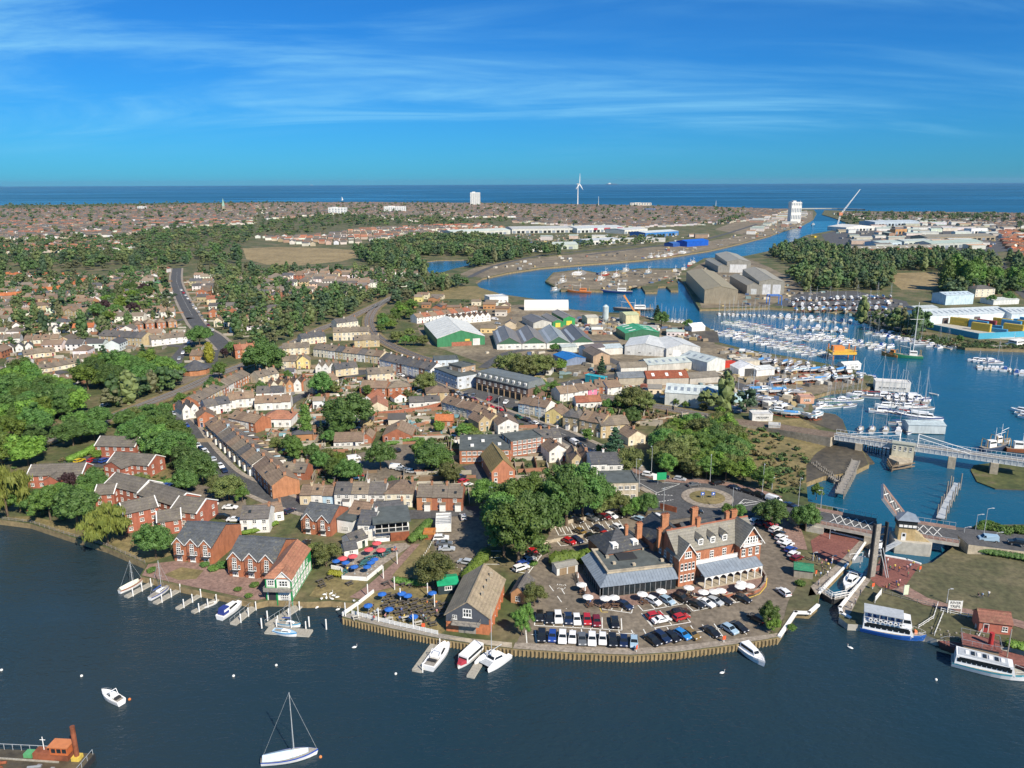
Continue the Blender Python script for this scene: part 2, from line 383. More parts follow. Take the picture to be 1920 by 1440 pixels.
# fields, yards, car parks (thin sheets one above the other)
APOLY,ROADL,OCCF=[],[],[]
def A(name,pts,mat,k=1):
 APOLY.append((name,xy(pts)));return area(name,pts,mat,GZ+0.03*k)
A('field',[(455,466),(520,463),(600,465),(668,469),(668,482),(640,490),(560,498),(500,496),(462,486)],'field')
A('field',[(1676,512),(1764,510),(1764,535),(1745,545),(1690,543),(1672,528)],'field')
A('field',[(650,498),(690,497),(690,510),(655,512)],'greengrass')
A('field',[(800,540),(890,536),(935,550),(960,562),(900,562),(830,560),(790,552)],'drygrass')
A('wasteland',[(905,521),(950,511),(1010,502),(1080,496),(1150,491),(1210,486),(1270,478),(1330,469),(1390,455),(1440,442),(1400,440),(1330,452),(1240,462),(1150,470),(1060,478),(960,488),(890,502),(860,515)],'yard')
A('quay_yard',[(1440,442),(1500,423),(1524,411),(1524,396),(1430,396),(1340,430),(1390,440)],'yard')
A('industrial_yard',[(780,600),(900,575),(1000,570),(1120,590),(1230,606),(1336,622),(1340,645),(1440,668),(1500,676),(1560,700),(1610,720),(1520,742),(1516,770),(1400,775),(1300,765),(1230,752),(1060,700),(900,680),(790,640)],'yard')
A('shed_yard',[(1290,508),(1330,486),(1400,484),(1440,500),(1480,520),(1510,545),(1440,574),(1316,578)],'yard')
A('shipyard_quay',[(1198,505),(1122,513),(1087,507),(1040,513),(1026,527),(1054,542),(1175,543),(1268,519),(1280,506)],'yard')
A('boatyard',[(1450,573),(1590,582),(1640,604),(1680,620),(1720,600),(1700,565),(1600,545),(1500,548)],'asphalt')
A('depot_yard',[(1720,600),(1750,590),(1960,590),(1960,640),(1830,634)],'concrete')
A('works_yard',[(1540,440),(1600,424),(1900,420),(1930,470),(1640,480),(1560,470)],'asphalt')
A('hotel_car_park',[(966,1212),(1080,1220),(1185,1223),(1272,1217),(1370,1204),(1438,1192),(1482,1146),(1502,1098),(1496,1050),(1486,1000),(1462,972),(1420,962),(1300,962),(1120,966),(1040,984),(1010,1040),(985,1068),(975,1100),(992,1150)],'worn')
A('quay_path',[(962,1216),(1080,1224),(1185,1228),(1272,1222),(1370,1209),(1440,1198),(1459,1194),(1458,1187),(1440,1190),(1370,1199),(1272,1211),(1185,1216),(1080,1212),(966,1205)],'pavement',2)
A('pub_car_park',[(800,962),(850,960),(915,964),(918,1010),(905,1050),(885,1068),(846,1064),(820,1040),(804,1000)],'worn',2)
A('town_car_park',[(668,852),(720,836),(790,832),(800,870),(790,890),(740,905),(690,905),(672,880)],'worn',2)
A('shop_car_park',[(862,736),(900,722),(968,740),(975,765),(930,764),(880,752)],'asphalt',2)
A('flats_car_park',[(335,905),(395,912),(460,935),(465,965),(425,978),(360,950)],'worn',2)
A('flats_car_park',[(118,866),(160,856),(205,858),(204,882),(150,886)],'asphalt',2)
A('station_yard',[(332,700),(390,700),(376,716),(336,722)],'worn',2)
A('riverside_lawn',[(8,970),(60,968),(200,1002),(290,1010),(325,1040),(278,1056),(200,1024),(57,979)],'drygrass',2)
A('flats_lawn',[(285,880),(340,862),(352,900),(290,912),(262,905)],'drygrass',2)
A('terrace_garden',[(266,1079),(278,1058),(330,1052),(410,1060),(520,1092),(500,1122),(480,1126),(412,1111),(345,1097)],'pinkpave',2)
A('garden_lawn',[(308,1078),(340,1064),(382,1070),(368,1086),(335,1088)],'drygrass',3)
A('pub_lawn',[(580,1118),(600,1090),(640,1082),(690,1092),(660,1118),(664,1128),(620,1124)],'drygrass',2)
A('beer_garden_lawn',[(660,1140),(700,1108),(760,1094),(850,1112),(838,1180),(822,1192),(730,1172)],'drygrass',2)
A('pub_path',[(655,1120),(690,1098),(745,1050),(772,1020),(800,1020),(795,1062),(745,1090),(830,1098),(850,1112),(760,1096),(700,1110),(676,1124)],'pinkpave',3)
A('pub_grass_strip',[(735,1080),(795,1012),(806,1030),(820,1062),(870,1075),(850,1100),(790,1096)],'drygrass',4)
A('quay_boardwalk',[(643,1157),(655,1150),(822,1188),(880,1198),(880,1206),(822,1197),(730,1178)],'greytimber',4)
A('boathouse_slip',[(830,1196),(880,1198),(960,1206),(960,1216),(880,1206)],'stone',5)
A('lock_paving',[(1520,1014),(1545,998),(1626,1012),(1600,1042),(1580,1060),(1545,1052),(1524,1036)],'redpave',2)
A('lock_paving',[(1630,1085),(1655,1040),(1700,1050),(1726,1058),(1712,1078),(1698,1098),(1672,1106),(1648,1100)],'redpave',2)
A('lock_side',[(1534,1115),(1537,1112),(1590,1057),(1626,1014),(1614,1012),(1570,1058),(1520,1100),(1515,1118)],'pavement',3)
A('lock_side',[(1590,1121),(1621,1083),(1634,1086),(1612,1116),(1600,1140),(1590,1160),(1576,1150)],'pavement',3)
A('lock_lawn',[(1478,1128),(1500,1090),(1520,1100),(1532,1118),(1517,1144),(1494,1144),(1462,1188)],'lockgrass',3)
A('lock_footpath',[(1672,1106),(1698,1098),(1740,1122),(1800,1140),(1860,1150),(1920,1166),(1920,1180),(1850,1158),(1790,1148),(1730,1134)],'pinkpave',4)
A('shore_bank',[(1402,790),(1500,785),(1565,822),(1525,868),(1512,905),(1440,920),(1380,880)],'drygrass',1)
A('muddy_shore',[(1512,905),(1545,893),(1600,885),(1628,870),(1620,851),(1596,822),(1560,830),(1530,850),(1512,872)],'mud',2)
A('inlet_mud',[(1586,810),(1580,788),(1567,778),(1530,772),(1500,775),(1520,792),(1560,806)],'mud',2)
# roads with pavements and kerbs
def road(name,pts,w,mat='asphalt',k=3,paved=0.0):
 ln=smooth_line(xy(pts));z=GZ+0.03*k;ROADL.append((ln,w/2+2.5))
 strip(name,ln,w/2,-w/2,z,mat)
 if paved:
  for s in(1,-1):
   if s>0:strip('pavement',ln,w/2+paved,w/2,z+0.12,'pavement',GZ-0.2)
   else:strip('pavement',ln,-w/2,-w/2-paved,z+0.12,'pavement',GZ-0.2)
 return ln
R_UP=road('road',[(1262,925),(1235,915),(1197,903),(1160,868),(1122,849),(1080,829),(1042,811),(985,793),(930,773),(880,754),(840,738),(800,718),(765,704),(735,690)],9.5,k=3)
R_LEFT=road('road',[(1270,948),(1200,950),(1100,956),(1000,958),(930,957),(850,960),(780,965),(700,962),(600,958),(545,944),(480,918),(428,893),(392,858),(370,830),(350,800),(322,776)],7.0,k=4)
R_RIGHT=road('road',[(1378,932),(1420,940),(1464,952)],11.0,k=3)
R_FAR=road('road',[(332,503),(330,528),(342,560),(360,593),(376,615),(402,632),(425,655)],10.0,k=3,paved=2.0)
road('road',[(374,612),(360,635),(344,656),(330,676),(326,702)],7.0,k=4)
road('road',[(420,640),(400,660),(395,690)],7.0,k=4)
road('road',[(1330,955),(1290,962),(1230,970)],6.5,k=5)
road('road',[(1462,968),(1484,990),(1496,1030)],5.0,'pinkpave',k=5)
road('road',[(880,872),(915,900),(930,925),(932,955)],6.0,k=3)
road('road',[(2000,1029),(2100,1040),(2300,1060)],11.0,k=3)
road('road',[(120,700),(60,690),(-60,690)],6.0,k=3);road('road',[(60,600),(140,604),(230,612),(300,606),(360,596)],6.0,k=3)
road('road',[(20,640),(120,634),(240,640),(345,650)],6.0,k=3);road('road',[(600,720),(680,700),(740,690)],6.0,k=3)
road('road',[(410,880),(440,850),(480,800),(560,745),(640,705),(700,690)],5.5,k=3)
road('road',[(960,745),(1060,720),(1150,705),(1230,705),(1360,715),(1420,740)],7.0,k=3)
road('road',[(905,690),(960,660),(1060,650),(1110,662),(1180,690)],6.0,k=3)
road('road',[(1030,630),(1090,640),(1160,640)],6.0,k=3)
road('road',[(1860,470),(1880,500),(1905,540),(1990,600)],9.0,k=3);road('road',[(1100,478),(1240,460),(1330,447),(1420,420)],8.0,k=2)
road('road',[(880,520),(930,498),(1010,480),(1100,470),(1200,458)],7.0,k=2)
RC=P(1326,934).xy
def disc(name,c,r,z,mat,r0=0.0,n=48,bottom=None):
 mb=MB()
 if r0:
  mb.add([(c.x+rr*math.cos(2*math.pi*i/n),c.y+rr*math.sin(2*math.pi*i/n),z) for rr in(r0,r) for i in range(n)],[(i,n+i,n+(i+1)%n,(i+1)%n) for i in range(n)])
 else:
  mb.add([(c.x+r*math.cos(2*math.pi*i/n),c.y+r*math.sin(2*math.pi*i/n),z) for i in range(n)],[tuple(range(n))])
 if bottom is not None:
  for rr in(r0,r) if r0 else(r,):
   mb.add([(c.x+rr*math.cos(2*math.pi*i/n),c.y+rr*math.sin(2*math.pi*i/n),zz) for zz in(z,bottom) for i in range(n)],[(i,n+i,n+(i+1)%n,(i+1)%n) for i in range(n)])
 return kind(mb.ob(name,mat),'structure')
disc('roundabout_road',RC,17.5,GZ+0.18,'asphalt')
disc('roundabout_kerb',RC,8.2,GZ+0.31,'pavement',5.6,bottom=GZ+0.1)
disc('roundabout_island',RC,5.6,GZ+0.36,'drygrass',bottom=GZ+0.1)
ln=smooth_line(xy([(1180,880),(1215,893),(1262,902),(1330,905),(1395,915),(1440,928),(1462,935)]))
strip('pavement',ln,1.6,-1.4,GZ+0.33,'pinkpave',GZ-0.2)
ln=smooth_line(xy([(1200,915),(1222,928),(1215,940),(1196,944)]));strip('pavement',ln,1.2,-1.2,GZ+0.33,'pavement',GZ-0.2)
for s in(1,-1):
 w=4.75*s
 strip('pavement',R_UP[14:],w+2.2 if s>0 else w,w if s>0 else w-2.2,GZ+0.22,'pavement',GZ-0.2)
 strip('pavement',R_LEFT[38:],3.5*s+(1.8 if s>0 else 0),3.5*s-(0 if s>0 else 1.8),GZ+0.24,'pavement',GZ-0.2)
def line_px(pts,w,z,mat='linepaint',dash=None,name='road_marking'):
 ln=[Vector(p) for p in xy(pts)];mb=MB()
 for a,b in zip(ln,ln[1:]):
  d=b-a;L=d.length
  if L<1e-3:continue
  d/=L;n=Vector((-d.y,d.x))*w/2;s=0.0
  while s<L:
   e=min(L,s+(dash[0] if dash else L));p,q=a+d*s,a+d*e
   mb.add([(*(p-n),z),(*(q-n),z),(*(q+n),z),(*(p+n),z)],[(0,1,2,3)])
   s+=sum(dash) if dash else L
 return kind(mb.ob(name,mat),'structure')
ZL=GZ+0.21
line_px([(1196,905),(1232,925),(1243,921),(1275,908),(1240,905),(1196,899)],0.18,ZL)
line_px([(1232,925),(1215,936)],0.18,ZL);line_px([(1240,918),(1262,912)],0.18,ZL)
line_px([(1378,952),(1395,937),(1430,944),(1378,952)],0.2,ZL)
for t in range(5):line_px([(1385+t*7,947-t*1.2),(1392+t*7,943-t*0.2)],0.25,ZL)
line_px([(1228,928),(1262,930)],0.3,ZL,dash=(0.6,0.4));line_px([(1230,943),(1262,938)],0.3,ZL,dash=(0.6,0.4))
line_px([(1120,846),(1080,826),(1042,808),(985,790),(930,770),(880,751)],0.15,ZL,dash=(3,4))
line_px([(1420,938),(1462,951)],0.15,ZL,dash=(3,4))
line_px([(332,510),(331,528),(343,560),(361,593)],0.2,GZ+0.13,dash=(3,5))
ZB=GZ+0.06
def bays(a,b,n,depth,head=True):
 0
 p,q=P(*a).xy,P(*b).xy;d=(q-p).normalized();nn=Vector((-d.y,d.x));mb=MB()
 def ln(u,v,w=0.12):
  t=(v-u).normalized();s=Vector((-t.y,t.x))*w
  mb.add([(*(u-s),ZB),(*(v-s),ZB),(*(v+s),ZB),(*(u+s),ZB)],[(0,1,2,3)])
 if head:ln(p,q)
 for i in range(n+1):
  c=p.lerp(q,i/n);ln(c,c+nn*depth)
 kind(mb.ob('parking_marking','linepaint'),'structure')
bays((1002,1173),(1166,1182),9,5.0);bays((1166,1202),(988,1206),10,-5.0,False);bays((1190,1188),(996,1190),9,0.1)
bays((1400,1190),(1196,1206),9,-5.2,False);bays((1210,1200),(1395,1172),8,0.1)
bays((1212,1155),(1225,1178),1,0.1);bays((1225,1178),(1295,1167),2,6.5)
bays((1128,1142),(1184,1150),3,5.0);bays((1206,1146),(1295,1130),4,5.0);bays((1300,1146),(1400,1126),5,5.0)
bays((1046,984),(1160,976),9,-5.0,False);bays((1048,1004),(1150,996),8,5.0);bays((1052,1024),(1170,1006),7,5.0);bays((990,1076),(1022,1032),7,4.8)
bays((905,1058),(912,1010),4,-4.5,False)
line_px([(1105,1100),(1124,1138)],0.2,ZB,'yellowline');line_px([(1124,1138),(1128,1148),(1140,1148)],0.2,ZB,'yellowline')
line_px([(1400,1123),(1424,1114),(1436,1100),(1438,1085),(1432,1070)],0.25,ZB,'yellowline')
line_px([(1030,1098),(1045,1118),(1062,1142)],0.2,ZB,dash=(3,3));line_px([(1052,1103),(1062,1120)],0.2,ZB,dash=(3,2))
for k_ in range(13):
 cx,cy=1045+(k_%7)*2.6+rnd.uniform(-.6,.6),1097.5+(k_//7)*6.5+rnd.uniform(-.5,.5)
 line_px([(cx,cy),(cx+rnd.uniform(.5,1.8),cy+rnd.uniform(-2.4,2.4))],.2,ZB)
 # railway
RAIL1=smooth_line(xy([(-40,872),(60,838),(205,786),(262,764),(350,730),(400,707),(460,685),(535,652),(602,618),(645,602),(695,578),(712,570),(750,552),(800,530)]),10)
RAIL2=smooth_line(xy([(730,562),(708,575),(695,592),(692,608),(700,626),(722,643),(757,660),(805,677),(880,697),(1000,722),(1110,742),(1230,764),(1352,787)]),10)
RZ=GZ+0.55
def railway(ln,w,tracks):
 ROADL.append((ln,w/2+2.0))
 strip('railway_ballast',ln,w/2,-w/2,RZ,'ballast');strip('railway_bank',ln,w/2+1.4,w/2,RZ-0.02,'drygrass',GZ-0.1);strip('railway_bank',ln,-w/2,-w/2-1.4,RZ-0.02,'drygrass',GZ-0.1)
 for t in tracks:
  for s in(-0.72,0.72):
   a=offset(ln,t+s)
   mb=MB()
   for p,q in zip(a,a[1:]):mb.bar((*p,RZ+0.3),(*q,RZ+0.3),0.14,0.17)
   kind(mb.ob('railway_rail','steel'),'structure')
  mb=MB();acc=0.0;c=offset(ln,t)
  for p,q in zip(c,c[1:]):
   L=(q-p).length;d=(q-p)/L;n=Vector((-d.y,d.x))*1.25;s=-acc
   while s+0.75<L:
    s+=0.75
    if s<0:continue
    o=p+d*s;e=d*0.13
    mb.add([(*(o-n-e),RZ+0.12),(*(o+n-e),RZ+0.12),(*(o+n+e),RZ+0.12),(*(o-n+e),RZ+0.12)],[(0,3,2,1)])
   acc=L-s
  kind(mb.ob('railway_sleepers','greytimber'),'stuff')
railway(RAIL1,8.5,(-1.8,1.8));railway(RAIL2,7.5,(-1.8,1.8))
# building kit (local frame: x along the front, y away from it, z up)
CACHE={}
def cached(key,make):
 if key not in CACHE:CACHE[key]=make()
 return CACHE[key]
def frame(a,b,z=GZ):
 p,q=P(*a,z),P(*b,z);d=q-p
 return p,math.atan2(d.y,d.x),math.hypot(d.x,d.y)
def m_walls(L,D,H,rh,axis):
 def mk():
  mb=MB()
  if axis=='x':
   for x,o in((0,1),(L,0)):
    v=[(x,0,0),(x,D,0),(x,D,H),(x,D/2,H+rh),(x,0,H)]
    mb.add(v,[(4,3,2,1,0) if o else(0,1,2,3,4)])
   mb.add([(0,0,0),(L,0,0),(L,0,H),(0,0,H)],[(0,1,2,3)]);mb.add([(0,D,0),(L,D,0),(L,D,H),(0,D,H)],[(3,2,1,0)])
  elif axis=='y':
   for y,o in((0,0),(D,1)):
    v=[(0,y,0),(L,y,0),(L,y,H),(L/2,y,H+rh),(0,y,H)]
    mb.add(v,[(4,3,2,1,0) if o else(0,1,2,3,4)])
   mb.add([(0,0,0),(0,D,0),(0,D,H),(0,0,H)],[(3,2,1,0)]);mb.add([(L,0,0),(L,D,0),(L,D,H),(L,0,H)],[(0,1,2,3)])
  else:
   mb.prism([(0,0),(L,0),(L,D),(0,D)],0,H)
  return mb.mesh('wall',['wall'])
 return cached(('w',round(L,1),round(D,1),round(H,1),round(rh,1),axis),mk)
def m_roof(L,D,H,rh,axis,ov=0.35,mat='roof',t=0.18,end=0.15):
 def mk():
  mb=MB();e=end
  if axis=='x':
   s=rh/(D/2);z0=H-ov*s+0.05;zr=H+rh+0.05
   mb.sheet([(-e,-ov,z0),(L+e,-ov,z0),(L+e,D/2,zr),(-e,D/2,zr)],t)
   mb.sheet([(L+e,D+ov,z0),(-e,D+ov,z0),(-e,D/2,zr),(L+e,D/2,zr)],t)
   mb.box((-e,D/2-0.15,zr-0.08),(L+e,D/2+0.15,zr+0.1))
  elif axis=='y':
   s=rh/(L/2);z0=H-ov*s+0.05;zr=H+rh+0.05
   mb.sheet([(-ov,D+e,z0),(-ov,-e,z0),(L/2,-e,zr),(L/2,D+e,zr)],t)
   mb.sheet([(L+ov,-e,z0),(L+ov,D+e,z0),(L/2,D+e,zr),(L/2,-e,zr)],t)
   mb.box((L/2-0.15,-e,zr-0.08),(L/2+0.15,D+e,zr+0.1))
  elif axis in('hip','hipy'):
   hx=min(L,D)/2;zr=H+rh;o=ov
   if axis=='hip' and L>=D:a,b=(hx,D/2,zr),(L-hx,D/2,zr)
   else:a,b=(L/2,hx,zr),(L/2,D-hx,zr)
   c=[(-o,-o,H),(L+o,-o,H),(L+o,D+o,H),(-o,D+o,H)]
   if L>=D:fs=[[c[0],c[1],b,a],[c[1],c[2],b],[c[2],c[3],a,b],[c[3],c[0],a]]
   else:fs=[[c[0],c[1],a],[c[1],c[2],b,a],[c[2],c[3],b],[c[3],c[0],a,b]]
   for f in fs:mb.add(f,[tuple(range(len(f)))])
   mb.add(c,[(3,2,1,0)])
  else:
   mb.box((0.0,0.0,H),(L,D,H+0.15));k=0.3
   for q in(((-0.1,-0.1,H+0.0),(L+0.1,k,H+0.45)),((-0.1,D-k,H+0.0),(L+0.1,D+0.1,H+0.45)),((-0.1,k,H+0.0),(k,D-k,H+0.45)),((L-k,k,H+0.0),(L+0.1,D-k,H+0.45))):mb.box(*q)
  return mb.mesh('roof',[mat])
 return cached(('r',round(L,1),round(D,1),round(H,1),round(rh,1),axis,ov,mat,end),mk)
def m_window(nx=2,nz=2):
 0
 def mk():
  mb=MB();f=0.09
  mb.add([(-0.5,-0.02,0),(0.5,-0.02,0),(0.5,-0.02,1),(-0.5,-0.02,1)],[(0,1,2,3)],1)
  for x in[-0.5+f/2]+[-0.5+i/nx for i in range(1,nx)]+[0.5-f/2]:mb.box((x-f/2,-0.08,0),(x+f/2,0,1))
  for z in[f/2]+[i/nz for i in range(1,nz)]+[1-f/2]:mb.box((-0.5,-0.07,z-f/2),(0.5,0.01,z+f/2))
  mb.box((-0.56,-0.16,-0.08),(0.56,0,0.0))
  return mb.mesh('window',['frame','glass'])
 return cached(('win',nx,nz),mk)
def m_door():
 def mk():
  mb=MB();mb.box((-0.5,-0.06,0),(0.5,0,1));mb.box((-0.6,-0.09,0),(-0.5,0,1.05),1);mb.box((0.5,-0.09,0),(0.6,0,1.05),1);mb.box((-0.6,-0.09,1),(0.6,0,1.06),1)
  mb.box((-0.34,-0.065,0.55),(0.34,-0.05,0.92),2);return mb.mesh('door',['matt','frame','glass'])
 return cached('door',mk)
def m_chimney():
 def mk():
  mb=MB();mb.box((-0.4,-0.55,0),(0.4,0.55,1.6));mb.box((-0.48,-0.63,1.6),(0.48,0.63,1.75))
  for y in(-0.3,0.3):mb.tube((0,y,1.75),(0,y,2.15),0.14,0.11,6,1)
  return mb.mesh('chimney',['brick','rust'])
 return cached('chimney',mk)
FACE={'front':lambda L,D,u:((u,0),0.0),'back':lambda L,D,u:((L-u,D),math.pi),'left':lambda L,D,u:((0,D-u),-math.pi/2),'right':lambda L,D,u:((L,u),math.pi/2)}
def put(root,me,name,face,L,D,u,z,w,h,color=None,out=0.0):
 (x,y),r=FACE[face](L,D,u)
 x+=math.sin(r)*out;y-=math.cos(r)*out
 return obj(name,me,root,(x,y,z),r,(w,1,h),color)
def windows(root,face,L,D,us,zs,w=1.1,h=1.3,kind_=(2,2)):
 for z in zs:
  for u in us:put(root,m_window(*kind_),'window',face,L,D,u,z,w,h)
def spread_(L,n,m0=1.3):return[m0+(L-2*m0)*(i/(n-1) if n>1 else 0.5) for i in range(n)]
BR=[(0.40,0.155,0.08),(0.35,0.13,0.072),(0.44,0.20,0.10),(0.46,0.24,0.12)]
BUFF=[(0.52,0.42,0.25),(0.46,0.36,0.21)]
WH=[(0.76,0.74,0.69),(0.72,0.71,0.68),(0.78,0.77,0.74)]
CR=[(0.68,0.60,0.44),(0.62,0.52,0.35),(0.70,0.65,0.52)]
SLATE=[(0.105,0.10,0.10),(0.13,0.12,0.115),(0.085,0.088,0.098)]
BROWN=[(0.225,0.155,0.11),(0.19,0.135,0.098),(0.25,0.18,0.125)]
GREYB=[(0.19,0.155,0.12),(0.22,0.18,0.135),(0.165,0.14,0.115)]
RED=[(0.33,0.13,0.075),(0.29,0.105,0.065),(0.37,0.165,0.10)]
ORANGE=[(0.46,0.15,0.055),(0.42,0.13,0.05)]
PAL={'brick':BR,'buff':BUFF,'white':WH,'cream':CR,'slate':SLATE,'brown':BROWN,'grey':GREYB,'red':RED,'orange':ORANGE,'mix':WH+WH+CR+BR,'blue':[(0.40,0.55,0.66)],'pink':[(0.75,0.22,0.36)],'green':[(0.10,0.28,0.14)],'black':[(0.06,0.06,0.065)],'yellow':[(0.72,0.58,0.25)],'lilac':[(0.55,0.58,0.66)]}
CNAME={'brick':'red brick','buff':'buff brick','white':'white rendered','cream':'cream rendered','blue':'pale blue','pink':'bright pink','green':'green','black':'dark clad','yellow':'yellow','lilac':'pale blue'}
RNAME={'slate':'dark slate roof','brown':'brown tiled roof','grey':'grey tiled roof','red':'red tiled roof','orange':'orange tiled roof'}
def building(name,desc,cat,loc,rz,L,D,H,rh,axis,wall,roof,zone='',group=None,rmat='roof',wmat='wall',ov=0.35,end=0.15,chim=(),win=True,door=True,nf=None,backwin=True,storeys=None,verge=False,endwin=False):
 0
 t=thing(name,desc,cat,loc,rz,group,zone);OCCF.append((loc,rz,L,D))
 L,D,H,rh=round(L,1),round(D,1),round(H,1),round(rh,1)
 obj('wall',m_walls(L,D,H,rh if axis in 'xy' else 0,axis),t,color=wall)
 ro=obj('roof',m_roof(L,D,H,rh,axis,ov,rmat,0.18,end),t,color=roof)
 for cx,cy in chim:
  zc=H+rh-abs(cy-D/2)/(D/2)*rh-0.6 if axis in('x','hip') else H+rh-abs(cx-L/2)/(L/2)*rh-0.6
  obj('chimney',m_chimney(),t,(cx,cy,zc),0 if axis!='y' else math.pi/2,(.85,.85,.85),wall if rnd.random()<0.3 else(0.40,0.21,0.12))
 if verge:
  s=rh/(D/2)
  for x0,x1 in((-end-0.12,-end+0.16),(L+end-0.16,L+end+0.12)):
   mb=MB()
   for ya,yb in((-ov,D/2),(D+ov,D/2)):
    mb.sheet([(x0,ya,H-ov*s+0.16),(x1,ya,H-ov*s+0.16),(x1,yb,H+rh+0.16),(x0,yb,H+rh+0.16)] if ya<yb else[(x1,ya,H-ov*s+0.16),(x0,ya,H-ov*s+0.16),(x0,yb,H+rh+0.16),(x1,yb,H+rh+0.16)],0.3)
   mb.ob('verge_board','white',t)
 st=storeys or max(1,int(H//2.0))
 if win:
  zs=[0.75+i*(H-0.2)/st for i in range(st)];hh=min(1.35,(H-0.6)/st*0.55)
  if axis=='y':zs2=zs
  n=nf or max(1,int(L/2.6));us=spread_(L,n,min(1.4,L/2.6))
  di=rnd.randrange(n) if door and n>1 else-1
  for k,z in enumerate(zs):
   for i,u in enumerate(us):
    if k==0 and i==di:put(t,m_door(),'door','front',L,D,u,0,0.95,2.05,rnd.choice([(0.05,0.09,0.06),(0.3,0.04,0.04),(0.6,0.6,0.58),(0.04,0.06,0.14)]))
    else:put(t,m_window(2,2),'window','front',L,D,u,z,1.15,hh)
  if backwin:windows(t,'back',L,D,us[:3],zs,1.1,hh)
  if endwin:
   for fc in('left','right'):windows(t,fc,L,D,spread_(D,2,2.2),zs,1.0,hh)
 return t
def row(zone,a,b,n,D=8.0,H=5.2,rh=2.6,wall='mix',roof='grey',name='terraced_house',desc=None,step=0.0,gap=0.0,axis='x',group=None,chim=True,porch=False,wing=False,rmat='roof',z=GZ,flip=False,verge=False,endwin=False,nf=None,win=True):
 0
 k_=.82 if H>3.6 else.92;H*=k_;rh*=.86
 p,r,T=frame(a,b,z)
 if flip:p,r=P(*b,z),r+math.pi
 w=T/n;e=Vector((math.cos(r),math.sin(r),0));s=Vector((-e.y,e.x,0))
 out=[]
 for i in range(n):
  wk=wall if not isinstance(wall,(list,tuple)) else wall[i%len(wall)]
  rk=roof if not isinstance(roof,(list,tuple)) else roof[i%len(roof)]
  if wk=='mix':wk=rnd.choice(['white','white','cream','buff','brick','brick'])
  if wk=='mixb':wk=rnd.choice(['brick','brick','buff','white'])
  if rk=='mixr':rk=rnd.choice(['slate','grey','grey','brown','brown'])
  if rk=='mixo':rk=rnd.choice(['orange','red','brown','orange'])
  wc,rc=rnd.choice(PAL[wk]),rnd.choice(PAL[rk])
  Li=w-gap-(0.012 if gap==0 else 0);Di=D+rnd.uniform(-0.15,0.15);Hi=H+rnd.choice([0,0,0.1,-0.1,0.2]);Ri=rh+rnd.choice([0,0,0.1])
  loc=p+e*(w*i+gap/2)+s*rnd.uniform(-step,step)
  ax=axis
  ch=[]
  if chim and i%1==0:ch=[(Li-0.5 if axis!='y' else Li/2,Di/2 if axis!='y' else Di*0.35)]
  ds=(desc or CNAME[wk]+' '+name.replace('_',' ')+' with '+RNAME[rk])
  t=building(name,ds,'house',loc,r,Li,Di,Hi,Ri,ax,wc,rc,zone,group or 'houses of the town',rmat,'wall',chim=ch,verge=verge,endwin=endwin,nf=nf,win=win,end=0.0 if gap==0 else 0.15)
  if axis=='x' and rnd.random()<.3:
   sl=math.atan2(Ri,Di/2);y_=Di*rnd.uniform(.14,.26);q=obj('skylight',cached('sky',lambda:MB().box((-.4,-.5,0),(.4,.5,.1)).mesh('skylight',['glass'])),t,(Li*rnd.uniform(.25,.7),y_,Hi+y_*math.tan(sl)+.09));q.rotation_euler=(sl,0,0)
  if axis=='x' and rnd.random()<.35:obj('aerial',cached('aer',lambda:MB().tube((0,0,0),(0,0,2.2),.03,n=4).box((-.5,-.02,1.9),(.5,.02,1.95)).mesh('aerial',['steel'])),t,(Li-.5,Di/2,Hi+Ri+.6))
  if wing:
   y0=round(Di,1)+0.02;wl=round(Li*0.5,1);wd=4.0
   mb=MB();mb.box((0.2,y0,0),(0.2+wl,y0+wd,2.6));mb.ob('rear_wing','wall',t,wc)
   mb=MB();mb.sheet([(0.1,y0+wd+0.2,2.55),(0.1,y0,3.5),(0.3+wl,y0,3.5),(0.3+wl,y0+wd+0.2,2.55)][::-1],0.12);mb.ob('wing_roof','roof',t,rc)
  if porch:
   mb=MB();mb.box((Li*0.5,-0.9,0),(Li*0.88,-0.02,2.3),0);mb.add([(Li*0.47,-1.05,2.32),(Li*0.91,-1.05,2.32),(Li*0.91,-0.02,2.9),(Li*0.47,-0.02,2.9)],[(0,1,2,3)],1)
   mb.ob('bay',['frame','roof'],t,rc)
  out.append(t)
 return out
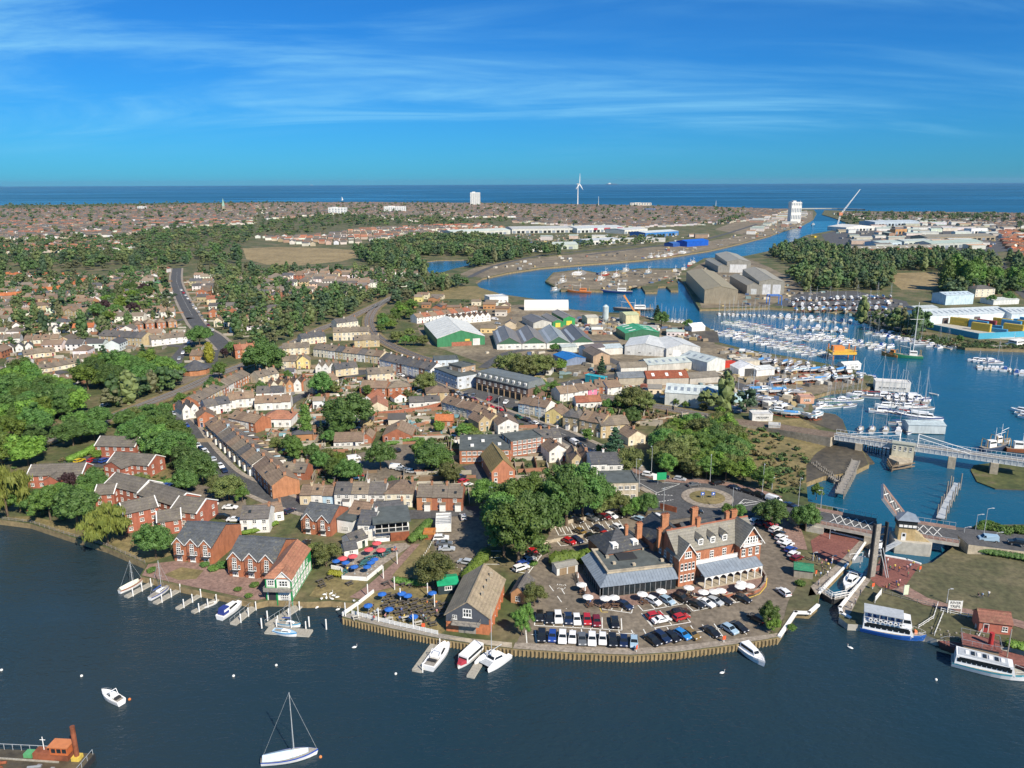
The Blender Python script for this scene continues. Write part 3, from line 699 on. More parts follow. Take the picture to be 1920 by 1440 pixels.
def shed(name,desc,a,b,D,H,rh,axis='x',wall=(0.6,0.62,0.62),roof=(0.55,0.57,0.57),zone='',lights=0,doors=(),cat='shed',rmat='sheet',z=GZ,ov=0.2,bands=0,winrow=0,bays_=1):
 0
 p,r,L=frame(a,b,z)
 t=thing(name,desc,cat,p,r,None,zone);OCCF.append((p,r,L,D))
 L=round(L,1)
 obj('wall',cached(('sw',L,D,H,rh,axis),lambda:_sheet_walls(L,D,H,rh,axis)),t,color=wall)
 obj('roof',m_roof(L,D,H,rh,axis,ov,rmat,0.2,0.2),t,color=roof)
 mb=MB()
 if lights:
  for i in range(lights):
   c=(i+0.5)/lights
   if axis=='x':
    s=rh/(D/2);x=L*c;y0,y1=D*0.14,D*0.34
    m2=MB();m2.sheet([(x-0.7,y0,H+y0*s+0.09),(x+0.7,y0,H+y0*s+0.09),(x+0.7,y1,H+y1*s+0.09),(x-0.7,y1,H+y1*s+0.09)],0.05)
    m2.ob('skylight','leadroof' if sum(roof)>1 else 'white',t)
   else:
    s=rh/(L/2);y=D*c
    for x0,x1 in((L*0.14,L*0.34),(L*0.86,L*0.66)):
     z0,z1=(H+min(x0,L-x0)*s+0.09,H+min(x1,L-x1)*s+0.09)
     q=[(x0,y+0.7,z0),(x0,y-0.7,z0),(x1,y-0.7,z1),(x1,y+0.7,z1)]
     m2=MB();m2.sheet(q if x0<x1 else q[::-1],0.05);m2.ob('skylight','leadroof' if sum(roof)>1 else 'white',t)
 for(face,u,w,h,col) in doors:
  put(t,cached('rdoor',_rdoor),'roller_door',face,L,D,u*(L if face in('front','back') else D),0.02,w,h,col)
 if winrow:windows(t,'front',L,D,spread_(L,winrow,2.5),[1.2],1.8,1.0,(3,1))
 return t
def _sheet_walls(L,D,H,rh,axis):
 me=m_walls(L,D,H,rh if axis in('x','y') else 0,axis).copy();me.materials[0]=MAT['sheet'];return me
def _rdoor():
 mb=MB();mb.box((-0.5,-0.08,0),(0.5,0,1))
 for i in range(8):mb.box((-0.5,-0.11,i/8),(0.5,-0.08,i/8+0.07))
 return mb.mesh('roller_door',['sheet'])
 # trees
def leaf_mat(name,c0,c1,var=0.35):
 ma,nt,b=nodes(name)
 oi=add(nt,'ShaderNodeObjectInfo')
 n=noise(nt,0.7,4,0.7,'World');c=ramp(nt,n,[(0.3,c0),(0.7,c1)])
 h=add(nt,'ShaderNodeHueSaturation');mr=add(nt,'ShaderNodeMapRange');mr.inputs['To Min'].default_value=1-var;mr.inputs['To Max'].default_value=1+var
 m2=add(nt,'ShaderNodeMapRange');m2.inputs['To Min'].default_value=0.485;m2.inputs['To Max'].default_value=0.515
 lk(nt,oi.outputs['Random'],mr.inputs['Value']);lk(nt,oi.outputs['Random'],m2.inputs['Value'])
 lk(nt,mr.outputs[0],h.inputs['Value']);lk(nt,m2.outputs[0],h.inputs['Hue']);lk(nt,c,h.inputs['Color']);lk(nt,h.outputs[0],b.inputs['Base Color'])
 b.inputs['Roughness'].default_value=0.65;b.inputs['Subsurface Weight'].default_value=0.0
 tr=add(nt,'ShaderNodeBsdfTranslucent');lk(nt,h.outputs[0],tr.inputs[0])
 ms=add(nt,'ShaderNodeMixShader');ms.inputs[0].default_value=0.22
 out=nt.nodes['Material Output'];lk(nt,b.outputs[0],ms.inputs[1]);lk(nt,tr.outputs[0],ms.inputs[2]);lk(nt,ms.outputs[0],out.inputs[0])
 return ma
leaf_mat('leaf_dark',(0.057,0.124,0.028),(0.118,0.218,0.050));leaf_mat('leaf_mid',(0.068,0.145,0.027),(0.155,0.266,0.051))
leaf_mat('leaf_olive',(0.094,0.129,0.034),(0.189,0.214,0.065));leaf_mat('leaf_bright',(0.102,0.196,0.026),(0.189,0.290,0.043))
leaf_mat('leaf_willow',(0.13,0.165,0.03),(0.25,0.27,0.055),0.1);leaf_mat('leaf_yellow',(0.22,0.24,0.02),(0.36,0.36,0.04),0.1)
leaf_mat('leaf_purple',(0.03,0.016,0.02),(0.06,0.028,0.032),0.2);leaf_mat('leaf_conifer',(0.027,0.077,0.041),(0.065,0.129,0.058));leaf_mat('leaf_brown',(0.09,0.065,0.025),(0.15,0.10,0.04))
ICO=None
def ico():
 global ICO
 if ICO is None:
  t=(1+5**0.5)/2
  v=np.array([(-1,t,0),(1,t,0),(-1,-t,0),(1,-t,0),(0,-1,t),(0,1,t),(0,-1,-t),(0,1,-t),(t,0,-1),(t,0,1),(-t,0,-1),(-t,0,1)],float)
  v/=np.linalg.norm(v[0])
  f=np.array([(0,11,5),(0,5,1),(0,1,7),(0,7,10),(0,10,11),(1,5,9),(5,11,4),(11,10,2),(10,7,6),(7,1,8),(3,9,4),(3,4,2),(3,2,6),(3,6,8),(3,8,9),(4,9,5),(2,4,11),(6,2,10),(8,6,7),(9,8,1)])
  ICO=v,f
 return ICO
def crown_arrays(seed,shape,nclump,nleaf,leaf,H=10.0,Wd=8.0,z0=2.2,core=0.74):
 0
 g=np.random.default_rng(seed);V,F3,F4=[],[],[];off=0
 iv,fi=ico();cl=[]
 Hc=H-z0
 for k in range(nclump):
  if shape=='cone':
   h=(k+0.5)/nclump;rad=(1-h)**0.85*Wd/2;a=k*2.4;r=rad*g.uniform(0.45,0.75)
   cl.append((r*math.cos(a),r*math.sin(a),z0+h*Hc,max(0.5,rad*0.62),0.45))
  elif shape=='column':
   h=(k+0.5)/nclump;rad=(0.35+0.65*math.sin(math.pi*min(1,h*0.85+0.12)))*Wd/2;a=k*2.4;r=rad*g.uniform(0.2,0.55)
   cl.append((r*math.cos(a),r*math.sin(a),z0+h*Hc,max(0.5,rad*0.7),1.3))
  elif shape=='bush':
   a=k*2.4;r=math.sqrt((k+0.5)/nclump)*Wd/2*0.72
   cl.append((r*math.cos(a),r*math.sin(a),g.uniform(0.25,0.5)*H*(1-0.5*(r/(Wd/2))**2),g.uniform(0.22,0.34)*Wd*0.8,0.8))
  else:
   while True:
    p=g.normal(size=3);p/=np.linalg.norm(p)
    if p[2]>-0.55:break
   s=g.uniform(0.55,0.92) if k>nclump//5 else g.uniform(0.0,0.35)
   lump=1+0.16*math.sin(3*math.atan2(p[1],p[0])+seed)+0.1*g.normal()
   x,y,z=p[0]*Wd/2*s*lump,p[1]*Wd/2*s*lump,z0+Hc*(0.47+0.47*p[2]*s*(lump if p[2]>0 else 1))
   cl.append((x,y,z,Wd*g.uniform(0.11,0.19),0.85))
 for(x,y,z,r,sq) in cl:
  jit=iv*(1+g.uniform(-0.22,0.22,(12,1)))
  v=jit*np.array([r,r,r*sq])*core+(x,y,z)
  V.append(v);F3.append(fi+off);off+=12
 per=nleaf//len(cl)
 for(x,y,z,r,sq) in cl:
  d=g.normal(size=(per,3));d/=np.linalg.norm(d,axis=1)[:,None];d[:,2]=np.where(d[:,2]<-0.5,-d[:,2],d[:,2])
  if shape=='willow':
   c=d*np.array([r,r,r*0.6])+(x,y,z);u=np.stack([g.normal(0,.25,per),g.normal(0,.25,per),-np.ones(per)],1);ln_=leaf*g.uniform(2.0,4.0,(per,1));wd=leaf*0.45
  else:
   c=d*np.array([r,r,r*sq])*g.uniform(0.82,1.12,(per,1))+(x,y,z)
   u=np.cross(d,g.normal(size=(per,3)));u+=d*g.normal(0,0.5,(per,1));ln_=leaf*g.uniform(0.6,1.3,(per,1));wd=leaf*0.8
  u/=np.linalg.norm(u,axis=1)[:,None];w=np.cross(u,d+g.normal(0,0.45,(per,3)));w/=np.linalg.norm(w,axis=1)[:,None]
  q=np.stack([c-u*ln_*.5,c+w*wd*.5,c+u*ln_*.5,c-w*wd*.5],1).reshape(-1,3)
  V.append(q);F4.append(np.arange(per*4).reshape(-1,4)+off);off+=per*4
 return np.concatenate(V),np.concatenate(F3),np.concatenate(F4) if F4 else np.zeros((0,4),int)
def np_mesh(name,V,F3,F4,mats,col=None,mi=None):
 me=bpy.data.meshes.new(name);n3,n4=len(F3),len(F4)
 me.vertices.add(len(V));me.vertices.foreach_set('co',np.asarray(V,np.float32).ravel())
 me.loops.add(n3*3+n4*4);me.loops.foreach_set('vertex_index',np.concatenate([np.asarray(F3).ravel(),np.asarray(F4).ravel()]).astype(np.int32))
 me.polygons.add(n3+n4)
 st=np.concatenate([np.arange(n3)*3,n3*3+np.arange(n4)*4]).astype(np.int32)
 me.polygons.foreach_set('loop_start',st)
 for x in mats:me.materials.append(MAT[x])
 if mi is not None:me.polygons.foreach_set('material_index',np.asarray(mi,np.int32))
 if col is not None:
  a=me.color_attributes.new('Col','FLOAT_COLOR','POINT');a.data.foreach_set('color',np.concatenate([col,np.ones((len(col),1))],1).astype(np.float32).ravel())
 me.update(calc_edges=True);me.validate();me.shade_flat();return me
def m_trunk(h,r,spread=1.4,seed=0):
 def mk():
  g=random.Random(seed);mb=MB();mb.tube((0,0,-0.3),(0,0,h*0.55),r,r*0.75,7);mb.tube((0,0,h*0.55),(0.1,0,h),r*0.75,r*0.45,6)
  for i in range(4):
   a=i*1.6+g.random();z=h*(0.5+0.12*i)
   mb.tube((0,0,z),(math.cos(a)*spread,math.sin(a)*spread,z+h*0.4),r*0.4,r*0.16,5)
  return mb.mesh('trunk',['bark'])
 return cached(('trunk',h,r,spread),mk)
TREES={}
def make_trees():
 specs={'oak':('round',60,5200,0.46,10,10.0,1.2,'leaf_dark'),'ash':('round',54,4800,0.44,11,8.5,1.4,'leaf_mid'),'lime':('round',54,4800,0.44,12,7.5,0.6,'leaf_dark'),'olive':('round',50,4200,0.44,9,9.0,1.0,'leaf_olive'),'bright':('round',48,4200,0.42,9,8.0,0.9,'leaf_bright'),'willow':('willow',40,2600,0.5,10,10.0,1.0,'leaf_willow'),'poplar':('column',26,2000,0.6,14,5.0,1.0,'leaf_mid'),'cypress':('cone',20,1400,0.5,10,4.0,0.4,'leaf_conifer'),'pine':('cone',24,1800,0.6,11,7.0,1.2,'leaf_conifer'),'golden':('column',20,1500,0.5,9,5.5,0.4,'leaf_yellow'),'beech':('round',36,2000,0.58,10,8.0,1.5,'leaf_purple'),'shrub':('bush',14,900,0.42,3.0,4.0,0,'leaf_mid'),'shrubd':('bush',14,900,0.42,3.0,4.0,0,'leaf_dark'),'shrubo':('bush',14,900,0.42,3.0,4.0,0,'leaf_olive')}
 for i,(k,(sh,nc,nl,lf,h,w,z0,mt)) in enumerate(specs.items()):
  V,a,b=crown_arrays(i+3,sh,nc,nl,lf,h,w,z0);TREES[k]=(np_mesh('crown',V,a,b,[mt]),h,w,sh)
make_trees()
TNAME={'oak':'dark green broad tree','ash':'mid green leafy tree','lime':'tall dark green tree','olive':'olive green spreading tree','bright':'bright green bushy tree','willow':'yellow green weeping willow','poplar':'narrow upright green tree','cypress':'dark narrow conifer','pine':'dark layered conifer','golden':'golden yellow conifer','beech':'purple leaved tree','shrub':'mid green garden shrub','shrubd':'dark green garden shrub','shrubo':'olive green shrub'}
def tree(k,px,py,hpx=None,h=None,wf=1.0,zone='',z=GZ):
 0
 me,H,Wd,sh=TREES[k];p=P(px,py,z)
 if h is None:h=hgt(px,py,py-hpx,z)
 s=h/H;sw=s*wf
 bush=sh=='bush'
 t=thing('shrub' if bush else 'tree',TNAME[k],'shrub' if bush else 'tree',p,rnd.uniform(0,6.28),'shrubs' if bush else 'trees of the town',zone)
 obj('crown',me,t,None,0,(sw,sw,s))
 if not bush:obj('trunk',m_trunk(5.0,0.28),t,None,0,(s,s,s))
 return t
 # vehicles (x forward, length along x)
def car_mesh(kind_):
 L,Wd={'hatch':(4.1,1.76),'saloon':(4.6,1.8),'suv':(4.5,1.88),'van':(5.0,1.95)}[kind_]
 h=L/2;w=Wd/2
 prof={'hatch':[(-h,.38),(-h-.03,.62),(-h+.08,.92),(-h+.38,1.40),(-h+.75,1.47),(.25,1.46),(1.02,.98),(h-.18,.80),(h,.60),(h-.02,.34)],'saloon':[(-h,.40),(-h-.02,.70),(-h+.06,.96),(-h+.75,1.02),(-h+1.35,1.40),(.2,1.42),(1.0,.97),(h-.2,.78),(h,.58),(h-.02,.34)],'suv':[(-h,.45),(-h-.03,.72),(-h+.05,1.05),(-h+.3,1.58),(-h+.7,1.66),(.3,1.65),(1.0,1.12),(h-.15,.98),(h,.72),(h-.02,.40)],'van':[(-h,.42),(-h-.02,.8),(-h+.02,1.2),(-h+.1,1.85),(-h+.4,1.95),(1.2,1.92),(1.85,1.15),(h-.1,1.0),(h,.7),(h-.02,.38)]}[kind_]
 belt=prof[2][1] if kind_ not in('saloon',) else.98
 def hw(z):return w*(1.0 if z<belt+.06 else 1.0-0.2*(z-belt)/(prof[4][1]-belt))*(0.95 if z<.5 else 1)
 mb=MB();n=len(prof)
 v=[(x,-hw(z),z) for x,z in prof]+[(x,hw(z),z) for x,z in prof]
 mb.add(v,[(i,(i+1)%n,n+(i+1)%n,n+i) for i in range(n)]+[tuple(range(n-1,-1,-1)),tuple(range(n,2*n))])
 for x in(-h+.75,h-.85):mb.box((x-.33,-w-.01,.3),(x+.33,w+.01,.62),1)
 body=mb.mesh('body',['paint','dark'],False)
 def pane(i,j,s=0.08,lift=0.02):
  (x0,z0),(x1,z1)=prof[i],prof[j];dx,dz=x1-x0,z1-z0;nl=math.hypot(dx,dz);nx,nz=-dz/nl*lift,dx/nl*lift
  if nz<0:nx,nz=-nx,-nz
  q=[]
  for t_,sd in((s,-1),(s,1),(1-s,1),(1-s,-1)):
   x,z=x0+dx*t_,z0+dz*t_;q.append((x+nx,sd*hw(z)*.9,z+nz))
  g=MB();g.add(q,[(0,1,2,3)]);g.add([(a-nx*.5,b,c-nz*.5) for a,b,c in q],[(3,2,1,0)]);return g
 ri,rj=(3,4) if kind_=='saloon' else(2,3);fi_,fj=(6,5)
 front,rear=pane(fi_,fj).mesh('windscreen',['carglass']),pane(ri,rj).mesh('rear_window',['carglass'])
 top=prof[4][1]-.1;zb=belt+.08;xr,xf=prof[rj][0],prof[fi_][0]
 side=MB()
 for s in(1,):
  q=[(xr+(-.15 if kind_!='saloon' else-.35),s*(hw(zb)+.012),zb),(xf-.12,s*(hw(zb)+.012),zb),(prof[5][0]-.02,s*(hw(top)+.012),top),(xr+.12,s*(hw(top)+.012),top)]
  if kind_=='van':q[0]=(0.75,q[0][1],zb);q[3]=(0.8,q[3][1],top)
  side.add(q,[(3,2,1,0)]);side.add([(a,b-.01,c) for a,b,c in q],[(0,1,2,3)])
 side=side.mesh('side_window',['carglass'])
 wh=MB();wh.tube((0,-.11,0),(0,.11,0),.33,n=12);wh.tube((0,-.125,0),(0,.125,0),.19,n=8,m_=1)
 wheel=wh.mesh('wheel',['tyre','chrome'])
 hl=MB();hl.box((-.06,-.2,-.08),(.04,.2,.08));hlm=hl.mesh('headlight',['headlight']);tlm=hl.mesh('tail_light',['taillight'])
 return dict(body=body,front=front,rear=rear,side=side,wheel=wheel,hl=hlm,tl=tlm,L=L,h=h,w=w,zl=prof[8][1]+.1,zt=prof[2][1]-.12)
CARS={k:car_mesh(k) for k in('hatch','saloon','suv','van')}
CCOL={'black':(0.012,0.012,0.014),'white':(0.78,0.79,0.80),'silver':(0.42,0.45,0.48),'grey':(0.12,0.13,0.14),'red':(0.42,0.015,0.02),'blue':(0.02,0.06,0.28),'navy':(0.012,0.022,0.06),'bright blue':(0.03,0.22,0.55),'maroon':(0.16,0.012,0.02),'green':(0.02,0.10,0.05),'bronze':(0.20,0.13,0.04),'pale blue':(0.32,0.45,0.56),'yellow':(0.6,0.42,0.02),'orange':(0.65,0.14,0.02),'turquoise':(0.03,0.38,0.45)}
KN={'hatch':'hatchback','saloon':'saloon car','suv':'tall estate car','van':'van'}
def car(k,colr,loc,rz,zone='',detail=True,z=None):
 c=CARS[k]
 t=thing('parked_van' if k=='van' else 'parked_car',colr+' '+KN[k],'van' if k=='van' else 'car',loc,rz,'parked and passing vehicles',zone)
 obj('body',c['body'],t,color=CCOL[colr])
 obj('windscreen',c['front'],t);obj('rear_window',c['rear'],t)
 obj('side_window',c['side'],t);obj('side_window',c['side'],t,None,0,(1,-1,1))
 if detail:
  for sx in(-c['h']+.75,c['h']-.85):
   for sy in(-c['w']+.1,c['w']-.1):obj('wheel',c['wheel'],t,(sx,sy,.33))
  for sy in(-1,1):
   obj('headlight',c['hl'],t,(c['h']-.06,sy*(c['w']-.28),c['zl']));obj('tail_light',c['tl'],t,(-c['h']+.05,sy*(c['w']-.22),c['zt']))
 else:
  obj('wheels',cached(('w4',k),lambda:_w4(c)),t)
 return t
def _w4(c):
 mb=MB()
 for sx in(-c['h']+.75,c['h']-.85):
  for sy in(-c['w']+.1,c['w']-.1):mb.tube((sx,sy-.11,.33),(sx,sy+.11,.33),.33,n=8)
 return mb.mesh('wheels',['tyre'])
def heading(px,py,qx,qy):
 a,b=P(px,py),P(qx,qy);return math.atan2(b.y-a.y,b.x-a.x)
def cars_line(zone,a,b,seq,nose,detail=True,z=GZ+0.1,jitter=0.06,park=False):
 0
 p,q=P(*a,z),P(*b,z);base=math.atan2(q.y-p.y,q.x-p.x);items=seq.split()
 for i,s in enumerate(items):
  if s=='-':continue
  k,c=s.split(':');c=c.replace('_',' ')
  loc=p.lerp(q,i/max(1,len(items)-1));loc.z=z
  car({'h':'hatch','s':'saloon','u':'suv','v':'van'}[k],c,loc+Vector((rnd.uniform(-.15,.15),rnd.uniform(-.3,.3),0)),base+R(nose)+(math.pi if(park and rnd.random()<.4) else 0)+rnd.uniform(-jitter,jitter),zone,detail)
  # boats (x forward to the bow, waterline at z = 0)
def hull(L,B,fb,sheer=0.35,tran=0.75,flare=0.82,mats=('gelcoat','paint'),deck=True,draft=0.35,n=9,stripe=True):
 mb=MB();secs=[]
 for i in range(n):
  t=i/(n-1);x=-L/2+L*t
  b=B/2*(tran+(1-tran)*math.sin(min(1,t/.45)*math.pi/2)) if t<.45 else B/2*(1-((t-.45)/.55)**2.3)
  b=max(b,0.02);zt=fb*(1+sheer*(t**2));xo=L*0.05*t**3
  secs.append([(x-xo*1.3,0,-draft),(x-xo,-b*flare*.75,-draft*.5),(x-xo*.5,-b*flare,.12),(x,-b*.98,zt*.72),(x,-b,zt)])
 k=5
 for side in(1,-1):
  o=len(mb.v);mb.v+=[(x,y*side,z) for s in secs for x,y,z in s]
  for i in range(n-1):
   for j in range(k-1):
    f=(o+i*k+j,o+(i+1)*k+j,o+(i+1)*k+j+1,o+i*k+j+1)
    mb.f.append(f if side>0 else f[::-1]);mb.m.append(1 if(j==2 and stripe=='all') or(j==3 and stripe is True) or(stripe=='all' and j==3) else 0)
 s0=secs[0];mb.add([(x,y,z) for x,y,z in s0]+[(x,-y,z) for x,y,z in reversed(s0)],[tuple(range(9,-1,-1))])
 d=MB();zf=0.06
 top=[(s[4][0],s[4][1],s[4][2]-zf) for s in secs]+[(s[4][0],-s[4][1],s[4][2]-zf) for s in reversed(secs)]
 for i in range(n-1):d.add([top[i],top[i+1],top[2*n-2-i],top[2*n-1-i]],[(0,1,2,3)])
 return mb,d,secs
def cabin(x0,x1,b0,b1,z0,z1,rake_f=0.5,rake_b=0.15,ins=0.85,mats=None):
 0
 mb=MB();lo=[(x0,-b0),(x1,-b1),(x1,b1),(x0,b0)];hi=[(x0+rake_b,-b0*ins),(x1-rake_f,-b1*ins),(x1-rake_f,b1*ins),(x0+rake_b,b0*ins)]
 mb.add([(x,y,z0) for x,y in lo]+[(x,y,z1) for x,y in hi],[(0,1,5,4),(1,2,6,5),(2,3,7,6),(3,0,4,7),(4,5,6,7)])
 return mb
def band(x0,x1,b0,b1,z0,z1,f0,f1,rake_f,rake_b,ins,ends=True):
 0
 mb=MB();e=0.025
 def at(x,b,fx,f):return(x+fx*f,b*(1+(ins-1)*f),z0+(z1-z0)*f)
 for s in(-1,1):
  q=[]
  for(f,u) in((f0,.06),(f0,.94),(f1,.94),(f1,.06)):
   x=(x0+rake_b*f)*(1-u)+(x1-rake_f*f)*u;b=(b0*(1-u)+b1*u)*(1+(ins-1)*f)
   q.append((x,s*(b+e),z0+(z1-z0)*f))
  mb.add(q,[(0,1,2,3) if s<0 else(3,2,1,0)])
 if ends:
  q=[]
  for f,s in((f0,-1),(f0,1),(f1,1),(f1,-1)):q.append((x1-rake_f*f+e,s*b1*(1+(ins-1)*f)*.9,z0+(z1-z0)*f))
  mb.add(q,[(0,1,2,3)])
 return mb
def boat_yacht(L=10.0,cover=(0.02,0.06,0.25),stripe=(0.02,0.05,0.2),mast=1.25,name='sailing_yacht',label='white sailing yacht',rig=True,deckcol=None,hullmat='gelcoat',cab=True,tent=None):
 t=thing(name,label,'yacht',group='boats');B=L*.31;fb=.75+L*.02
 h,d,secs=hull(L,B,fb,.3,.6)
 h.ob('hull',[hullmat,'paint'],t,stripe,smooth=False);d.ob('deck',['deck' if deckcol is None else 'matt'],t,deckcol or(0.7,0.7,0.66))
 if cab:
  a=(-L*.12,L*.24,B*.30,B*.17,fb-.02,fb+.45);cabin(*a[:4],a[4],a[5],.5,.1,.85).ob('cabin','gelcoat',t);band(*a,.3,.75,.5,.1,.85,False).ob('cabin_window','glass',t)
  mb=MB();mb.box((-L*.42,-B*.22,fb-.04),(-L*.14,B*.22,fb+.03));mb.ob('cockpit','greytimber',t)
 if tent:
  mb=MB();n=6
  for i in range(n):
   t0,t1=i/n,(i+1)/n
   f=lambda t_:(-L*.47+L*.80*t_,B*.46*(0.72+.28*math.sin(t_*math.pi))*(1-.72*t_**3),fb+.1)
   (xa,ba,za),(xb,bb,zb)=f(t0),f(t1);ra,rb=fb+.95-.35*abs(t0-.6),fb+.95-.35*abs(t1-.6)
   mb.add([(xa,-ba,za),(xb,-bb,zb),(xb,0,rb),(xa,0,ra)],[(0,1,2,3)]);mb.add([(xa,ba,za),(xb,bb,zb),(xb,0,rb),(xa,0,ra)],[(3,2,1,0)])
  mb.add([(-L*.47,-B*.33,fb+.1),(-L*.47,0,fb+.75),(-L*.47,B*.33,fb+.1)],[(2,1,0)]);mb.ob('boat_cover','cloth',t,tent)
 if rig:
  H=L*mast;mb=MB();mb.tube((L*.08,0,fb),(L*.08,0,fb+H),.095,.06,6);m_o=mb.ob('mast','galv',t)
  mb=MB()
  for z in(.5,.76):mb.tube((L*.08,-B*.28,fb+H*z),(L*.08,B*.28,fb+H*z),.03,n=4)
  mb.ob('spreader','galv',m_o)
  mb=MB();mb.tube((L*.48,0,fb+.3),(L*.08,0,fb+H*.97),.025,n=4);mb.tube((-L*.48,0,fb+.1),(L*.08,0,fb+H),.02,n=4)
  for s in(-1,1):mb.tube((L*.06,s*B*.46,fb),(L*.08,s*B*.28,fb+H*.5),.016,n=3);mb.tube((L*.08,s*B*.28,fb+H*.5),(L*.08,0,fb+H*.95),.016,n=3)
  mb.ob('rigging','galv',t)
  if not tent:
   mb=MB();mb.tube((L*.08,0,fb+1.1),(-L*.32,0,fb+1.05),.06,n=5);bo=mb.ob('boom','galv',t)
   mb=MB();mb.tube((L*.07,0,fb+1.35),(-L*.31,0,fb+1.2),.2,.12,6);mb.ob('sail_cover','cloth',bo,cover)
 return t
def rails(mb,pts,z,h=.6,r=.025,n=None):
 for(x0,y0),(x1,y1) in zip(pts,pts[1:]):
  mb.tube((x0,y0,z+h),(x1,y1,z+h),r,n=4)
  k=max(1,int(math.hypot(x1-x0,y1-y0)/1.5))
  for i in range(k+1):mb.tube((x0+(x1-x0)*i/k,y0+(y1-y0)*i/k,z),(x0+(x1-x0)*i/k,y0+(y1-y0)*i/k,z+h),r,n=4)
def boat_cruiser(L=9.0,stripe=(0.8,0.8,0.8),canopy=None,fly=False,name='motor_cruiser',label='white motor cruiser',sport=False):
 t=thing(name,label,'motor boat',group='boats');B=L*.33;fb=.95+L*.02
 h,d,secs=hull(L,B,fb,.35,.88)
 h.ob('hull',['gelcoat','paint'],t,stripe);d.ob('deck','gelcoat',t)
 if sport:
  a=(-L*.12,L*.22,B*.36,B*.22,fb-.02,fb+.8);cabin(*a,1.3,.2,.7).ob('cabin','gelcoat',t);band(*a,.25,.85,1.3,.2,.7).ob('windscreen','carglass',t)
  mb=MB();mb.box((-L*.46,-B*.33,fb-.03),(-L*.14,B*.33,fb+.04));mb.ob('cockpit','greytimber',t)
  for x in(-L*.32,-L*.2):
   mb=MB();mb.box((x-.35,-B*.28,fb+.04),(x+.35,B*.28,fb+.4));mb.ob('seat','dark' if x<-L*.25 else 'white',t)
  mb=MB();mb.tube((-L*.2,-B*.36,fb),(-L*.12,-B*.3,fb+1.5),.07,n=5);mb.tube((-L*.2,B*.36,fb),(-L*.12,B*.3,fb+1.5),.07,n=5);mb.tube((-L*.12,-B*.3,fb+1.5),(-L*.12,B*.3,fb+1.5),.07,n=5);mb.ob('radar_arch','gelcoat',t)
 else:
  a=(-L*.22,L*.26,B*.40,B*.24,fb-.02,fb+1.15);cabin(*a,.9,.1,.82).ob('cabin','gelcoat',t);band(*a,.42,.86,.9,.1,.82).ob('cabin_window','carglass',t)
  mb=MB();mb.box((-L*.45,-B*.34,fb-.03),(-L*.23,B*.34,fb+.04));mb.ob('cockpit','greytimber',t)
 if canopy:
  a=(-L*.44,-L*.16,B*.37,B*.37,fb+.04,fb+1.5);cabin(*a,.2,.3,.8).ob('canopy','cloth',t,canopy);band(*a,.45,.8,.2,.3,.8,False).ob('canopy_window','white',t)
 if fly:
  mb=MB();mb.box((-L*.2,-B*.28,fb+1.15),(L*.06,B*.28,fb+1.6));mb.ob('flybridge','gelcoat',t)
 mb=MB();rails(mb,[(L*.18,-B*.42),(L*.36,-B*.24),(L*.47,0),(L*.36,B*.24),(L*.18,B*.42)],fb+L*.012,.55,.02);mb.ob('bow_rail','chrome',t)
 return t
def boat_dinghy(L=4.0,col=(0.75,0.75,0.74),name='rowing_boat',label='small white open boat'):
 t=thing(name,label,'boat',group='boats');h,d,secs=hull(L,L*.36,.5,.3,.8);h.ob('hull',['gelcoat','paint'],t,col)
 mb=MB();mb.prism([(s[4][0]*.94,s[4][1]*.8) for s in secs]+[(s[4][0]*.94,-s[4][1]*.8) for s in reversed(secs)],.1,.3);mb.ob('inside','greytimber',t)
 for x in(-L*.2,L*.1):
  mb=MB();mb.box((x-.14,-L*.15,.34),(x+.14,L*.15,.42));mb.ob('thwart','deck',t)
 return t
def boat_fishing(L=16.0,col=(0.35,0.03,0.03),house=(0.75,0.75,0.72),name='fishing_boat',label='red fishing boat'):
 t=thing(name,label,'fishing boat',group='boats');B=L*.3;fb=1.6
 h,d,secs=hull(L,B,fb,.7,.75,stripe='all');h.ob('hull',['paint','paint'],t,col);d.ob('deck','greytimber',t)
 a=(-L*.30,-L*.02,B*.3,B*.26,fb-.1,fb+2.6);cabin(*a,.3,.1,.92).ob('wheelhouse','matt',t,house);band(*a,.6,.85,.3,.1,.92).ob('wheelhouse_window','glass',t)
 mb=MB();mb.tube((-L*.05,0,fb+2.6),(-L*.05,0,fb+7.5),.14,.08,6);mb.tube((-L*.05,0,fb+4.5),(L*.3,0,fb+5.5),.09,n=5);mb.tube((-L*.05,-1.2,fb+5.5),(-L*.05,1.2,fb+5.5),.06,n=5);mb.ob('mast','white',t)
 mb=MB();mb.tube((L*.28,0,fb),(L*.28,0,fb+4.5),.12,.08,6);mb.tube((-L*.42,-1.4,fb),(-L*.42,-1.4,fb+3.2),.1,n=5);mb.tube((-L*.42,1.4,fb),(-L*.42,1.4,fb+3.2),.1,n=5);mb.tube((-L*.42,-1.4,fb+3.2),(-L*.42,1.4,fb+3.2),.1,n=5);mb.ob('gantry','matt',t,(0.6,0.35,0.06))
 mb=MB();mb.box((L*.02,-1.0,fb),(L*.14,1.0,fb+.9));mb.ob('winch','matt',t,(0.10,0.16,0.22))
 return t
